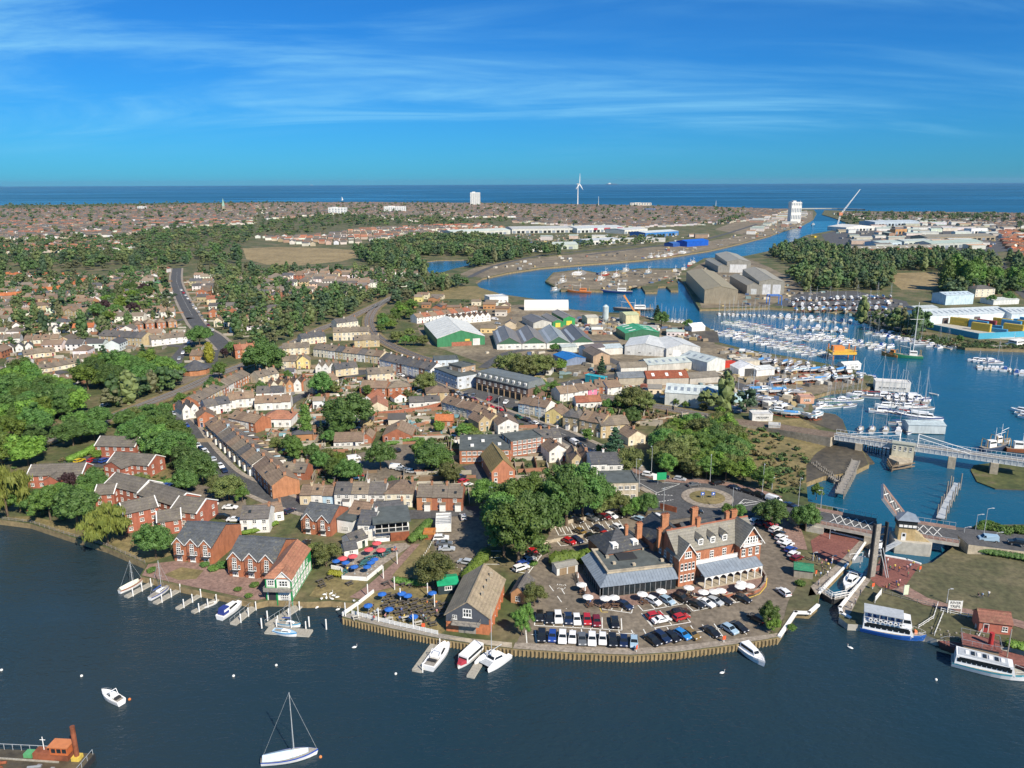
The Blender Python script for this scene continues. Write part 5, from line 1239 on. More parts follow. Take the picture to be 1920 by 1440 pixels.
# brick townhouses with gables on the water
def townhouses(a,b,c,n,label,D=None,H=5.0,rh=3.1,roof=(0.10,0.11,0.12),bay=True):
 p,r,L=frame(a,b);D=D or dist(b,c);w=L/n;e=Vector((math.cos(r),math.sin(r),0))
 for i in range(n):
  Hs=H;t=thing('townhouse',label,'house',p+e*w*i,r,'waterfront townhouses','');l=round(w-.012,2)
  obj('wall',m_walls(l,D,H,rh,'x'),t,color=BR[i%2]);obj('roof',m_roof(l,D,H,rh,'x',.4,'slate',.18,0.0),t,color=roof)
  g=min(3.4,l*.8);gable_bay(t,l/2-g/2,l/2+g/2,-.35,D*.38,H+.35,g*.55,BR[i%2],roof,mat='brick',ov=.3)
  win_at(t,l/2,-.35,H-.9,1.1,1.3,(2,2));win_at(t,l/2-.1,-.35,H*.42,1.3,2.0,(2,3));win_at(t,l/2,-.35,.3,1.5,2.0,(3,2));win_at(t,l-.5 if g<l-1.2 else l/2+g/2-.5,-.36,H*.45,.6,1.1,(1,2))
  mb=MB();mb.box((l/2-1.1,-1.3,H*.38),(l/2+1.1,-.37,H*.40));rails(mb,[(l/2-1.1,-.4),(l/2-1.1,-1.25),(l/2+1.1,-1.25),(l/2+1.1,-.4)],H*.40,.9,.03);mb.ob('balcony','dark',t)
  windows(t,'back',l,D,[l*.3,l*.7],[.9,3.5],1.0,1.2)
T_=[(327,1050),(402,1057),(441,1012)]
townhouses(*T_,3,'three storey brick townhouse with white gable in the westernmost waterfront block')
townhouses((429,1079),(519,1087),(557,1042),3,'three storey brick townhouse with white gable beside the green boathouse')
townhouses((566,999),(622,1006),(650,976),2,'brick villa with twin gables and slate roof behind the green boathouse',H=4.5,rh=2.8)
# brick flats with white verges
FL=(0.36,0.12,0.075);FR=(0.145,0.13,0.112)
def flats(a,b,D,H=5.4,rh=2.7,label='',axis='x',nf=None,flip=False):
 p,r,L=frame(a,b);H*=.85;rh*=.85
 return building('apartment_block',label,'flats',p,r,L,D,H,rh,axis,FL,FR,verge=(axis=='x'),endwin=True,ov=.4,door=False,nf=nf,group='brick flats')
flats((181,857),(255,859),8.5,label='two storey brick flats at the back of the flats car park')
flats((205,890),(281,896),9,label='brick flats with plain end wall facing the lawn')
flats((197,895),(230,901),8,5.2,2.2,'short brick wing with gable in front of the middle flats',axis='y')
flats((54,916),(157,912),8.5,label='brick flats beside the willow and purple tree')
flats((84,920),(112,920),4,4.4,1.8,'small gabled porch wing on the western flats',axis='y')
flats((200,936),(262,952),9,6.2,2.8,'western half of the long stepped brick flats')
flats((262,952),(330,975),9,5.6,2.8,'eastern half of the long stepped brick flats')
flats((237,1001),(300,986),8,7.4,2.4,'three storey brick flats wing beside the willow')
flats((180,950),(216,948),7,5.0,2.2,'low brick flats wing behind the riverside trees')
flats((322,984),(371,990),10,5.6,3.0,'brick flats with large blank gable by the white house')
flats((298,1005),(342,998),7,5.2,2.2,'brick flats wing behind the round dark tree')
# white pub with glazed balcony
row('at the pub',(654,986),(691,991),1,8,5.2,2.6,'white','brown','pub_house','white rendered house with brown roof at the back of the pub')
row('at the pub',(672,1013),(704,1014),1,9,6.0,2.4,'white','slate','pub_house','tall white pub building with dark slate roof')
row('at the pub',(702,990),(760,985),1,8,5.4,2.6,'white','slate','pub_house','white pub range with dark slate roof and rooflight by the road',nf=4)
shed('pub_wing','white single storey pub wing with flat green roof',(633,998),(663,1003),8,4.0,.2,'flat',(0.78,0.78,0.75),(0.11,0.15,0.13),cat='pub',rmat='felt',winrow=2)
row('at the pub terrace',(659,1034),(690,1023),1,5,3.0,1.6,'white','slate','pub_outbuilding','white gabled outbuilding with slate roof beside the terrace parasols',chim=False)
row('at the pub terrace',(646,1045),(672,1040),1,4,2.4,1.4,'white','slate','pub_outbuilding','smallest white outbuilding beside the pub terrace',chim=False)
p,r,L=frame((704,1018),(768,1012));D=dist((768,1012),(790,984))
pub=thing('pub_balcony_wing','white and timber pub wing with glazed balcony under flat roof','pub',p,r)
mb=MB();mb.box((0,2.6,0),(L,D,5.9));mb.ob('wall','white',pub)
mb=MB();mb.box((L*.45,0,0),(L,2.58,2.7));mb.ob('timber_lobby','rust',pub)
mb=MB();mb.box((0,0,2.7),(L,2.58,3.0));mb.ob('balcony_floor','greytimber',pub)
mb=MB();mb.box((-.5,-.8,5.9),(L+.5,D+.3,6.3));mb.ob('roof','felt',pub)
for i in range(6):x=L*i/5;mb=MB();mb.box((min(x,L-.15),0.02,3.0),(min(x,L-.15)+.15,.16,5.88));mb.ob('balcony_post','white',pub)
mb=MB();mb.add([(0.1,.1,3.05),(L-.1,.1,3.05),(L-.1,.1,4.1),(.1,.1,4.1)],[(0,1,2,3)]);mb.ob('balcony_glass','glass',pub)
mb=MB();mb.box((0,.02,4.1),(L,.18,4.2));mb.ob('handrail','white',pub)
windows(pub,'right',L,D,[5,8],[1.0,3.8],1.1,1.2)
mb=MB();mb.add([(.3,2.56,3.1),(L-.3,2.56,3.1),(L-.3,2.56,5.7),(.3,2.56,5.7)],[(0,1,2,3)]);mb.ob('glazed_front','glass',pub)
mb=MB();mb.box((0,.3,0),(L*.42,.45,1.0));rails(mb,[(0,.38),(L*.42,.38)],1.0,.6,.05);mb.ob('porch_rail','white',pub)
A('pub_terrace',[(625,1062),(650,1046),(700,1024),(760,1018),(770,1024),(715,1062),(688,1086),(642,1082),(640,1070)],'pavement',4)
wall_px('terrace_wall','white painted wall at the lower end of the pub terrace','wall',[(622,1066),(641,1070),(642,1086),(688,1089),(716,1066)],1.0,.25,mat='white')
for x,y,c,n_ in((662,1044,0,'red'),(692,1031,0,'red'),(707,1019,0,'red'),(715,1032,0,'red'),(643,1048,0,'red')):parasol(x,y+12,(0.62,0.10,0.11),'red and white',1.35,'on the pub terrace',z=GZ+.15)
for x,y in((631,1053),(649,1056),(696,1056),(689,1064),(703,1050),(665,1064)):parasol(x,y+12,(0.02,0.12,0.45),'blue',1.1,'on the pub terrace',z=GZ+.15)
for i in range(26):
 u,v=rnd.random(),rnd.random();x=640+95*u*(0.5+.5*v)+30*(1-v);y=1080-50*u*.9+6*v
 picnic(636+100*u,1076-46*u+9*(v-.3),rnd.uniform(-.3,.3)+.6,'on the pub terrace',color=rnd.choice([(0.05,0.16,0.16),(0.07,0.07,0.07),(0.05,0.16,0.16)]))
for i in range(12):u=rnd.random();person(648+96*u,1074-44*u+rnd.uniform(0,8),'sit',rnd.choice(list(SHIRT)),zone='on the pub terrace')
fence_px('garden_fence','long white picket fence along the beer garden quay',[(660,1152),(740,1172),(821,1190)],1.1,1.5,z=GZ+.15,pickets=True)
wall_px('garden_wall','white wall running down to the point of the beer garden','wall',[(643,1154),(672,1134),(700,1112)],.9,.3,mat='white')
for i in range(34):
 r_,c=divmod(i,9);x=728+c*13-r_*3+rnd.uniform(-2,2);y=1118+r_*10+c*2.2+rnd.uniform(-1.5,1.5)
 picnic(x,y,.55+rnd.uniform(-.08,.08),'in the beer garden')
for x,y,in((668,1160),(694,1156),(730,1164),(760,1162),(772,1162),(784,1171),(812,1172),(708,1150),(800,1164)):picnic(x,y,.4,'along the beer garden fence',color=(0.5,0.48,0.42) if x<800 else(0.09,0.08,0.07))
for x,y in((717,1114),(754,1113),(765,1117),(811,1112),(691,1136),(730,1143),(776,1157)):parasol(x,y+14,(0.02,0.13,0.48),'blue',1.1,'in the beer garden',closed=False)
for i in range(20):person(690+rnd.random()*130,1130+rnd.random()*42,'sit' if i%3 else 'stand',rnd.choice(list(SHIRT)),zone='in the beer garden')
for x,y in((600,1092),(604,1100),(655,1096),(618,1085),(723,1096),(757,1098),(770,1099)):picnic(x,y,.8,'on the grass by the pub')
for i,(x,y) in enumerate(((745,1058),(719,1085),(690,1120),(740,1106),(802,1118),(751,1128),(815,1140),(672,1160),(775,1178),(710,1166),(648,1156))):
 o=MB();o.tube((0,0,0),(0,0,3.6),.13,n=8);q=o.ob('mooring_post','white',None,None,P(x,y));tag(q,'white post in the beer garden','post','white garden posts','near the pub')
shed('garden_kiosk','dark kiosk with bright green roof in the beer garden',(822,1116),(860,1112),5,2.6,.6,'x',(0.03,0.05,0.06),(0.02,0.36,0.17),winrow=1)
p,r,L=frame((817,1001),(846,1000));t=thing('box_trailer','white open topped box trailer with slatted roof bars in the pub car park','trailer',p,r);L=round(L,1);Dt=8.0
for q in(((0,0,.5),(L,.1,3.0)),((0,Dt-.1,.5),(L,Dt,3.0)),((0,.1,.5),(.1,Dt-.1,3.0)),((L-.1,.1,.5),(L,Dt-.1,3.0))):mb=MB();mb.box(*q);mb.ob('side_panel','frame',t)
mb=MB();mb.box((.1,.1,.4),(L-.1,Dt-.1,1.6));mb.ob('load_floor','leadroof',t)
for i in range(7):mb=MB();y=.6+i*1.1;mb.box((.1,y,2.7),(L-.1,y+.25,2.85));mb.ob('roof_bar','frame',t)
for x in(.4,L-.4):
 for y in(1.2,Dt-1.2):mb=MB();mb.tube((x-.15,y,.42),(x+.15,y,.42),.42,n=10);mb.ob('wheel','tyre',t)
shed('brown_skip','brown timber bin enclosure beside the white trailer',(794,1012),(815,1012),3.5,1.6,.1,'flat',(0.30,0.10,0.05),(0.5,0.2,0.05))
# houses of the town: (zone, front-left pixel, front-right pixel, n, wall, roof, options)
ROWS=[('in the low row on the road behind the pub',(563,947),(627,948),3,['cream','white','blue'],'brown',dict(D=7,H=4.4,rh=2.2)),('in the white pair on the road behind the pub',(628,951),(724,951),3,'white',['slate','grey'],dict(D=8,H=5.6,porch=True)),('at the end of the white row behind the pub',(722,951),(774,951),1,'cream','brown',dict(D=10,H=5.4,rh=3,axis='hip',nf=3)),('in the brick trio facing the pub car park',(782,957),(868,958),3,'brick','grey',dict(D=9,H=5.6,rh=2.6,porch=True)),('beside the brick townhouses',(452,1000),(506,998),1,'white','slate',dict(D=8,H=5.4,rh=2.6,nf=3)),('beside the brick townhouses',(478,985),(533,975),1,'white','brown',dict(D=6,H=4.2,rh=2.0,nf=3)),('in the terrace climbing from the flats',(386,813),(474,893),10,['buff','cream','blue','white','brick','cream'],'mixr',dict(D=9,porch=True,wing=True)),('at the lower end of the climbing terrace',(477,895),(512,936),3,'brick','brown',dict(D=9,H=5.6,rh=3)),('behind the climbing terrace',(527,904),(574,906),2,'brick','grey',dict(D=7,H=4.8)),('near the railway bridge end',(344,788),(374,782),2,'white','slate',dict(D=9,H=5.4,axis='y')),('near the railway bridge end',(386,780),(434,772),2,'white','slate',dict(D=8)),('near the railway bridge end',(372,802),(404,798),1,'brick','brown',dict(D=9,axis='y')),('in the terrace beside the railway',(372,770),(470,716),9,'mixb','grey',dict(D=8,wing=True)),('behind the terrace beside the railway',(425,768),(479,762),3,'white','brown',dict(D=7)),('west of the red hipped house',(430,800),(480,812),4,'mixb','brown',dict(D=8)),('beneath the big dark tree by the railway',(486,722),(524,714),3,'cream','grey',dict(D=8)),('beside the curved yellow gable',(528,692),(556,692),2,'cream','grey',dict(D=9,H=5.6)),('below the big dark tree',(557,693),(581,692),1,'yellow','grey',dict(D=8,H=5.6,axis='y',rh=3)),('in the cream terrace below the railway curve',(588,668),(714,683),9,['cream','cream','white','buff'],'mixr',dict(D=9,H=5.6,wing=True)),('in the shop terrace',(712,691),(808,713),9,['white','lilac','white','brick'],'slate',dict(D=10,H=6.6,rh=3.0)),('behind the shop terrace',(690,717),(740,713),2,'cream','grey',dict(D=8)),('in the white gables west of the shops',(592,702),(630,702),3,'white','grey',dict(D=9,axis='y',H=5)),('in the short terrace west of the shops',(630,707),(672,702),3,'cream','slate',dict(D=8)),('in the brick pair north of the big garden tree',(675,742),(725,744),2,'brick','brown',dict(D=9)),('in the brick pair north of the big garden tree',(728,744),(772,740),1,'brick','grey',dict(D=10,axis='hip',nf=4)),('beside the long garden wall',(740,756),(762,753),1,'white','orange',dict(D=6,H=2.6,rh=1.8,axis='y',chim=False)),('beside the long garden wall',(674,764),(704,766),1,'white','red',dict(D=12,H=3.4,rh=3,axis='y',chim=False)),('beside the long garden wall',(690,779),(728,777),1,'cream','red',dict(D=12,H=3.4,rh=3,axis='y',chim=False)),('by the street corner tree',(800,754),(842,752),1,'buff','brown',dict(D=10,axis='hip',nf=3)),('below the brown hipped house',(768,766),(826,763),2,'white','slate',dict(D=8,H=3.2,rh=1.8)),('in the terrace lining the shopping street',(828,770),(905,794),8,['cream','lilac','white','cream'],'brown',dict(D=8,wing=False)),('south of the street terrace',(898,811),(940,803),2,'buff','brown',dict(D=9,axis='y')),('south of the street terrace',(934,818),(972,815),1,'white','brown',dict(D=12,H=5.6,axis='y')),('beside the hall with mossy roof',(815,800),(850,800),2,'brick','orange',dict(D=6,H=3,rh=2,chim=False)),('beside the town car park',(718,829),(772,829),1,'brick','brown',dict(D=12,H=3.0,rh=3.2,nf=4,axis='y')),('beside the town car park',(626,840),(682,838),1,'white','brown',dict(D=9,H=2.8,rh=2.4,nf=5)),('beside the town car park',(677,832),(697,832),1,'brick','brown',dict(D=8,H=2.6,rh=2,axis='y',chim=False)),('among the back gardens',(492,801),(546,801),1,'white','red',dict(D=10,H=4.2,rh=3,axis='hip',nf=4)),('among the back gardens',(478,770),(546,767),4,'white','brown',dict(D=7,H=4.4)),('among the back gardens',(481,751),(534,749),2,'white','slate',dict(D=6,H=4.6)),('in the small gabled terrace west of the round tree',(508,740),(580,732),5,'mix','brown',dict(D=8,axis='y')),('beside the round dark tree',(588,738),(636,726),3,'cream','brown',dict(D=8)),('in the terrace above the street',(972,774),(1024,784),5,['blue','white','cream'],'brown',dict(D=8,H=5.6)),('beside the terrace above the street',(1022,793),(1052,797),1,'yellow','brown',dict(D=9,axis='y',H=5.2)),('in the tall bay fronted villas',(1055,804),(1085,810),2,'buff','slate',dict(D=10,H=7,rh=2.6,axis='hip',porch=True)),('in the tall bay fronted villas',(1086,811),(1128,820),3,'buff','brown',dict(D=10,H=7,rh=3,porch=True)),('at the end of the villas',(1126,822),(1180,817),2,'buff','grey',dict(D=10,H=6.4)),('behind the villas',(1050,754),(1102,747),3,'white','brown',dict(D=9,H=5)),('behind the villas',(1103,747),(1119,744),1,'pink','brown',dict(D=9,H=5)),('beside the boatyard lane',(1115,740),(1139,740),2,'brick','brown',dict(D=9,H=5)),('beside the boatyard lane',(1139,742),(1166,739),1,'white','brown',dict(D=9,H=5)),('below the pink house',(1080,766),(1128,764),2,'white','red',dict(D=8,H=3.2,rh=2)),('beside the brick hall',(1006,844),(1053,840),3,['white','brick'],'slate',dict(D=9,H=5.6)),('above the big lime trees',(1030,868),(1064,864),1,'white','brown',dict(D=9,axis='y',H=5)),('above the big lime trees',(1072,884),(1112,882),2,'mixb','brown',dict(D=10,axis='y',H=5)),('above the big lime trees',(1108,900),(1168,898),2,'white','slate',dict(D=11,H=7)),('among the trees above the roundabout',(1178,836),(1210,832),1,'cream','brown',dict(D=9,H=4,axis='y')),('among the trees by the shore',(1326,816),(1356,812),1,'buff','slate',dict(D=8,H=4,axis='y')),('in the long buff terrace with dark roof',(186,644),(268,650),6,'buff','slate',dict(D=11,H=6.6,rh=3.0)),('north of the long buff terrace',(135,627),(178,625),2,'white','orange',dict(D=9,gap=1)),('beside the far street',(250,621),(335,613),4,'brick','brown',dict(D=9,gap=1.5,axis='hip')),('beside the far street',(270,597),(330,594),4,'white','brown',dict(D=8,gap=1.5)),('beside the far street',(262,556),(325,553),5,'white','brown',dict(D=8,H=4,gap=1)),('beside the far street',(284,538),(308,537),1,'green','slate',dict(D=10,H=4,axis='y')),('beside the far street top',(288,511),(314,511),2,'white','red',dict(D=9,axis='y')),('across the far street',(368,557),(389,557),1,'brick','brown',dict(D=12,axis='y',H=6)),('across the far street',(388,571),(424,569),3,'cream','red',dict(D=9)),('across the far street',(392,596),(445,593),3,'brick','brown',dict(D=9,axis='y')),('across the far street',(400,613),(472,611),4,'cream','brown',dict(D=9,gap=1,axis='y')),('beside the golden conifer',(442,673),(482,669),3,'brick','red',dict(D=9,H=6.4)),('beside the golden conifer',(356,676),(386,676),2,'brick','brown',dict(D=8,H=3.4)),('beside the lower street',(285,650),(352,642),5,'white','grey',dict(D=8)),('in the bungalow rows',(140,682),(220,674),6,'white','grey',dict(D=8,H=2.8,rh=2)),('in the bungalow rows',(68,702),(156,686),7,'cream','grey',dict(D=8,H=2.8,rh=2)),('in the bungalow rows',(52,716),(92,720),2,'white','brown',dict(D=8,H=2.8,rh=2.2)),('in the bungalow rows',(96,726),(132,726),2,'white','brown',dict(D=8,H=3,rh=2.4,axis='y')),('in the bungalow rows',(10,692),(48,692),2,'white','grey',dict(D=8,H=4)),('in the bungalow rows',(45,674),(105,667),3,'cream','grey',dict(D=8,H=3,rh=2.2)),('along the western lane',(10,662),(64,657),3,'white','slate',dict(D=8,H=3.4,axis='y',gap=1)),('along the western lane',(-10,645),(40,642),3,'white','grey',dict(D=8,H=3.4,gap=1)),('along the western lane',(44,646),(112,643),4,'cream','brown',dict(D=8,H=3.2,gap=1)),('along the western lane',(98,626),(133,623),2,'white','slate',dict(D=8,H=3.6,axis='y',gap=1)),('along the western lane',(2,622),(62,617),3,'white','grey',dict(D=8,H=3.6,axis='y',gap=1)),('in the brown roofed close',(57,585),(92,583),1,'buff','brown',dict(D=10,H=5.6,axis='hip',nf=4)),('in the brown roofed close',(97,574),(174,576),5,'brick','brown',dict(D=9,H=5.4)),('in the brown roofed close',(103,592),(176,596),4,'buff','brown',dict(D=9,H=5,axis='y',gap=1)),('in the orange roofed crescent',(0,564),(42,562),3,'white','orange',dict(D=9)),('in the orange roofed crescent',(82,553),(127,549),4,'white','orange',dict(D=9)),('in the orange roofed crescent',(120,544),(152,540),3,'white','orange',dict(D=9)),('in the orange roofed crescent',(154,536),(187,531),3,'white','orange',dict(D=9)),('in the hipped roof row below the wood',(0,523),(142,523),8,'white',['orange','orange','grey'],dict(D=10,axis='hip',gap=3)),('in the red roofed pair by the railway trees',(498,574),(560,568),2,'brick','red',dict(D=11,H=4.4,rh=3.4,gap=1,axis='y')),('in the terrace at the railway curve',(625,639),(692,637),4,'cream','grey',dict(D=9,H=7)),('in the terrace at the railway curve',(665,652),(712,650),3,'buff','grey',dict(D=9,H=5.6)),('in the terrace at the railway curve',(632,619),(672,614),2,'cream','slate',dict(D=9,H=6)),('below the railway curve',(566,647),(612,642),3,'cream','slate',dict(D=9)),('below the railway curve',(530,666),(580,664),4,'cream','grey',dict(D=8)),('behind the green shed',(782,607),(895,592),9,'white',['brown','red'],dict(D=9,H=5.4)),('in the gabled row behind the green shed',(840,609),(920,602),8,'white','brown',dict(D=8,H=5,axis='y')),]
for zn,a,b,n,w,rf,kw in ROWS:row(zn,a,b,n,wall=w,roof=rf,**kw)
# larger buildings of the town
def flatblock(name,desc,a,b,D,H,wall,roof=(0.09,0.10,0.10),nf=6,st=2,cat='building',rmat='felt',wmat='wall'):
 p,r,L=frame(a,b);t=thing(name,desc,cat,p,r);L=round(L,1);OCCF.append((p,r,L,D))
 obj('wall',m_walls(L,D,H,0,'flat'),t,color=wall);obj('roof',m_roof(L,D,H,0.3,'flat',0,rmat),t,color=roof)
 for f,n in(('front',nf),('right',max(2,nf//2)),('left',max(2,nf//2))):
  windows(t,f,L,D,spread_(L if f=='front' else D,n,1.6),[1.0+i*(H-.3)/st for i in range(st)],1.5,1.3,(3,1))
 return t
o=flatblock('library','brick flat roofed complex with dark felt roof above the lime trees',(862,870),(958,868),17,5.0,BR[0],nf=9)
for x,y in((4,4),(8,9),(14,5),(3,12)):mb=MB();mb.box((x,y,5.1),(x+1.2,y+1,5.9));mb.ob('roof_vent','white',o)
p,r,L=frame((922,908),(966,904));building('church_hall','brick hall with mossy brown roof and big gable above the lime trees','hall',p,r,L,18,4.6,4.0,'y',(0.46,0.19,0.11),(0.27,0.20,0.075),chim=(),nf=2,endwin=True)
flatblock('brick_flats','three storey brick flats beside the street',(958,859),(1018,850),9,6.4,BR[1],nf=6,st=3,cat='flats')
flatblock('corner_shop','corner shop with white shopfront beside the roundabout',(1130,941),(1196,939),10,6.2,(0.50,0.44,0.34),(0.20,0.18,0.16),nf=5,cat='shop')
flatblock('modern_block','grey glazed two storey block beside the shop car park',(815,714),(858,731),12,6.4,(0.55,0.60,0.66),(0.12,0.12,0.11),nf=7,cat='shop')
flatblock('brick_tower','plain brown brick flats behind the glazed block',(866,722),(892,716),10,9,(0.42,0.30,0.20),(0.25,0.23,0.2),nf=2,st=3,cat='flats')
flatblock('pale_shop','pale blue rendered shop with flat roof by the railway',(815,700),(860,698),10,7.0,(0.58,0.66,0.74),(0.3,0.29,0.27),nf=4,cat='shop')
p,r,L=frame((893,730),(990,754));t=thing('mansard_block','long dark brick shopping block with grey mansard roof and white dormers','flats',p,r);L=round(L,1)
obj('wall',m_walls(L,12,6.4,0,'flat'),t,color=(0.20,0.13,0.10))
mb=MB();mb.add([(-.3,-.3,6.4),(L+.3,-.3,6.4),(L+.3,12.3,6.4),(-.3,12.3,6.4),(.8,1.2,9.2),(L-.8,1.2,9.2),(L-.8,10.8,9.2),(.8,10.8,9.2)],[(0,1,5,4),(1,2,6,5),(2,3,7,6),(3,0,4,7),(4,5,6,7),(3,2,1,0)]);mb.ob('roof','slate',t,(0.15,0.17,0.17))
for i in range(9):
 x=2+(L-4)*i/8;mb=MB();mb.box((x-.7,.1,6.7),(x+.7,1.6,8.5));d_=mb.ob('dormer','white',t);obj('dormer_window',m_window(2,1),d_,(x,.1,6.95),0,(1.1,1,1.2));win_at(t,x,0,3.9,1.3,1.4)
 mb=MB();mb.box((x-1.3,-.12,.2),(x+1.3,0,2.8));mb.ob('shopfront','glass',t)
for i in range(10):mb=MB();x=.4+(L-1.2)*i/9;mb.box((x,-.35,0),(x+.5,0,3.2));mb.ob('pier','brick',t,(0.42,0.30,0.18))
p,r,L=frame((338,707),(390,704));t=thing('station_building','round ended brick building with dark slate pyramid roof by the railway','building',p,r);n=10
mb=MB();pl=[(L/2+L/2*math.cos(2*math.pi*i/n),7+7*math.sin(2*math.pi*i/n)) for i in range(n)];mb.prism(pl,0,3.0);mb.ob('wall','brick',t,BR[2])
mb=MB();mb.add([(L/2+(x-L/2)*1.08,7+(y-7)*1.08,2.95) for x,y in pl]+[(L/2,7,7.5)],[(i,(i+1)%n,n) for i in range(n)]+[tuple(range(n-1,-1,-1))]);mb.ob('roof','slate',t,SLATE[2])
wall_px('garden_wall','long red brick garden wall in the middle of the town','wall',[(692,783),(740,779),(792,772),(826,764)],2.4,.35,mat='redbrick',coping='stone')
wall_px('garden_wall','pale block wall below the red roofed houses','wall',[(672,802),(720,794),(770,784)],1.6,.25,mat='concrete')
wall_px('garden_wall','grey retaining wall between the back gardens','wall',[(560,802),(610,794),(650,788)],1.5,.25,mat='concrete')
wall_px('car_park_fence','pale fence at the town car park edge','wall',[(770,905),(800,890),(840,880)],1.3,.15,mat='deck')
wall_px('villa_garden_wall','buff wall along the back of the villa gardens','wall',[(1186,800),(1240,790),(1290,780)],1.6,.25,mat='stone')
# industrial sheds
PALE,WHT,TAN=(0.60,0.64,0.64),(0.60,0.61,0.60),(0.30,0.26,0.19)
shed('boatyard_shed','large pale grey shed with blue trim and paired rooflights',(1246,761),(1357,769),15,6.4,2.4,'x',(0.58,0.60,0.57),(0.55,0.61,0.61),lights=9)
shed('workshop','low workshop with rusty red roof',(1213,723),(1291,721),11,3.6,2.6,'x',(0.5,0.45,0.38),(0.25,0.07,0.035),lights=3,rmat='roof')
shed('workshop','low workshop with grey roof beside the rusty one',(1293,721),(1348,717),9,3.2,1.8,'x',(0.5,0.47,0.42),(0.20,0.18,0.15),rmat='roof')
shed('workshop','long workshop with pale skylit roof',(1215,699),(1318,691),12,4.2,2.0,'x',(0.55,0.53,0.48),(0.45,0.50,0.48),lights=8)
shed('workshop','tall pale gabled workshop by the boatyard',(1325,700),(1359,694),20,6.0,2.0,'y',(0.62,0.64,0.62),(0.48,0.54,0.54),lights=4)
shed('workshop','stone workshop with slate blue roof',(1160,723),(1210,721),9,3.8,2.0,'x',(0.42,0.38,0.3),(0.17,0.19,0.21),rmat='slate')
shed('workshop','white workshop with weathered brown roof',(1164,702),(1213,700),8,3.6,2.0,'x',(0.7,0.68,0.62),(0.22,0.19,0.15),rmat='roof')
shed('warehouse','western of the white twin warehouses',(1171,665),(1247,669),26,5.2,2.2,'y',WHT,(0.62,0.63,0.61),doors=(('front',.84,5,4,(0.72,0.72,0.7)),),winrow=4)
shed('warehouse','eastern of the white twin warehouses',(1249,670),(1312,667),26,5.2,2.2,'y',WHT,(0.62,0.63,0.61),doors=(('front',.3,5,4,(0.8,0.8,0.8)),),winrow=3)
shed('warehouse','bright green roofed warehouse behind the white ones',(1172,638),(1236,636),22,4.6,2.4,'y',(0.05,0.16,0.09),(0.06,0.34,0.15),lights=3)
for i,(x0,x1) in enumerate(((932,978),(979,1024),(1025,1070),(1071,1114))):
 t=shed('factory_bay','grey roofed factory bay with dark green gable over white wall',(x0,656-i),(x1,655-i),42,3.4,4.2,'y',(0.74,0.74,0.70),[(0.20,0.18,0.155),(0.21,0.185,0.155),(0.33,0.35,0.34),(0.15,0.14,0.13)][i],lights=0,rmat='sheet',cat='factory',winrow=3,zone='in the row of four')
 Lb=(P(x1,655)-P(x0,656)).length;mb=MB();mb.add([(0.1,-.03,3.4),(Lb-.1,-.03,3.4),(Lb/2,-.03,7.5)],[(0,1,2)]);mb.ob('gable_panel','matt',t,(0.045,0.12,0.07))
 mb=MB();s=4.2/(Lb/2);xa,xb=Lb*.1,Lb*.2;mb.sheet([(xa,38,3.4+xa*s+.12),(xa,2,3.4+xa*s+.12),(xb,2,3.4+xb*s+.12),(xb,38,3.4+xb*s+.12)],.06);mb.ob('skylight_strip','galv',t)
t=shed('green_shed','big green shed with white roof inside the railway curve',(820,651),(909,646),54,5.5,4.6,'y',(0.05,0.22,0.10),(0.70,0.70,0.64),doors=(('front',.82,4.5,4.2,(0.7,0.7,0.68)),))
Lg=(P(909,646)-P(820,651)).length;mb=MB();mb.box((Lg*.3,-.1,0),(Lg*.72,-.02,2.6));mb.ob('brick_base','redbrick',t);mb=MB();mb.box((Lg*.58,-.2,3.0),(Lg*.68,-.1,4.2));mb.ob('sign_panel','yellowline',t)
s=4.6/(Lg/2)
for i in range(9):mb=MB();y=3+i*6;mb.sheet([(.4,y+.7,5.5+.4*s+.12),(.4,y,5.5+.4*s+.12),(Lg*.44,y,5.5+Lg*.44*s+.12),(Lg*.44,y+.7,5.5+Lg*.44*s+.12)],.06);mb.ob('roof_rib','galv',t)
p,r,L=frame((983,582),(1066,582));t=thing('boat_tent','long white barrel roofed boat tent by the water','tent',p,r);mb=MB();n=10
for i in range(n):
 a0,a1=math.pi*i/n,math.pi*(i+1)/n;f=lambda a:(7-7*math.cos(a),7.5*math.sin(a));(y0,z0),(y1,z1)=f(a0),f(a1)
 mb.add([(0,y0,z0),(L,y0,z0),(L,y1,z1),(0,y1,z1)],[(0,1,2,3)])
mb.add([(0,7-7*math.cos(math.pi*i/n),7.5*math.sin(math.pi*i/n)) for i in range(n+1)],[tuple(range(n+1))]);mb.add([(L,7-7*math.cos(math.pi*i/n),7.5*math.sin(math.pi*i/n)) for i in range(n+1)],[tuple(range(n,-1,-1))]);mb.ob('cover','cloth',t,(0.66,0.65,0.62))
mb=MB();mb.box((L,4,0),(L+.1,10,4.5));mb.ob('door','galv',t)
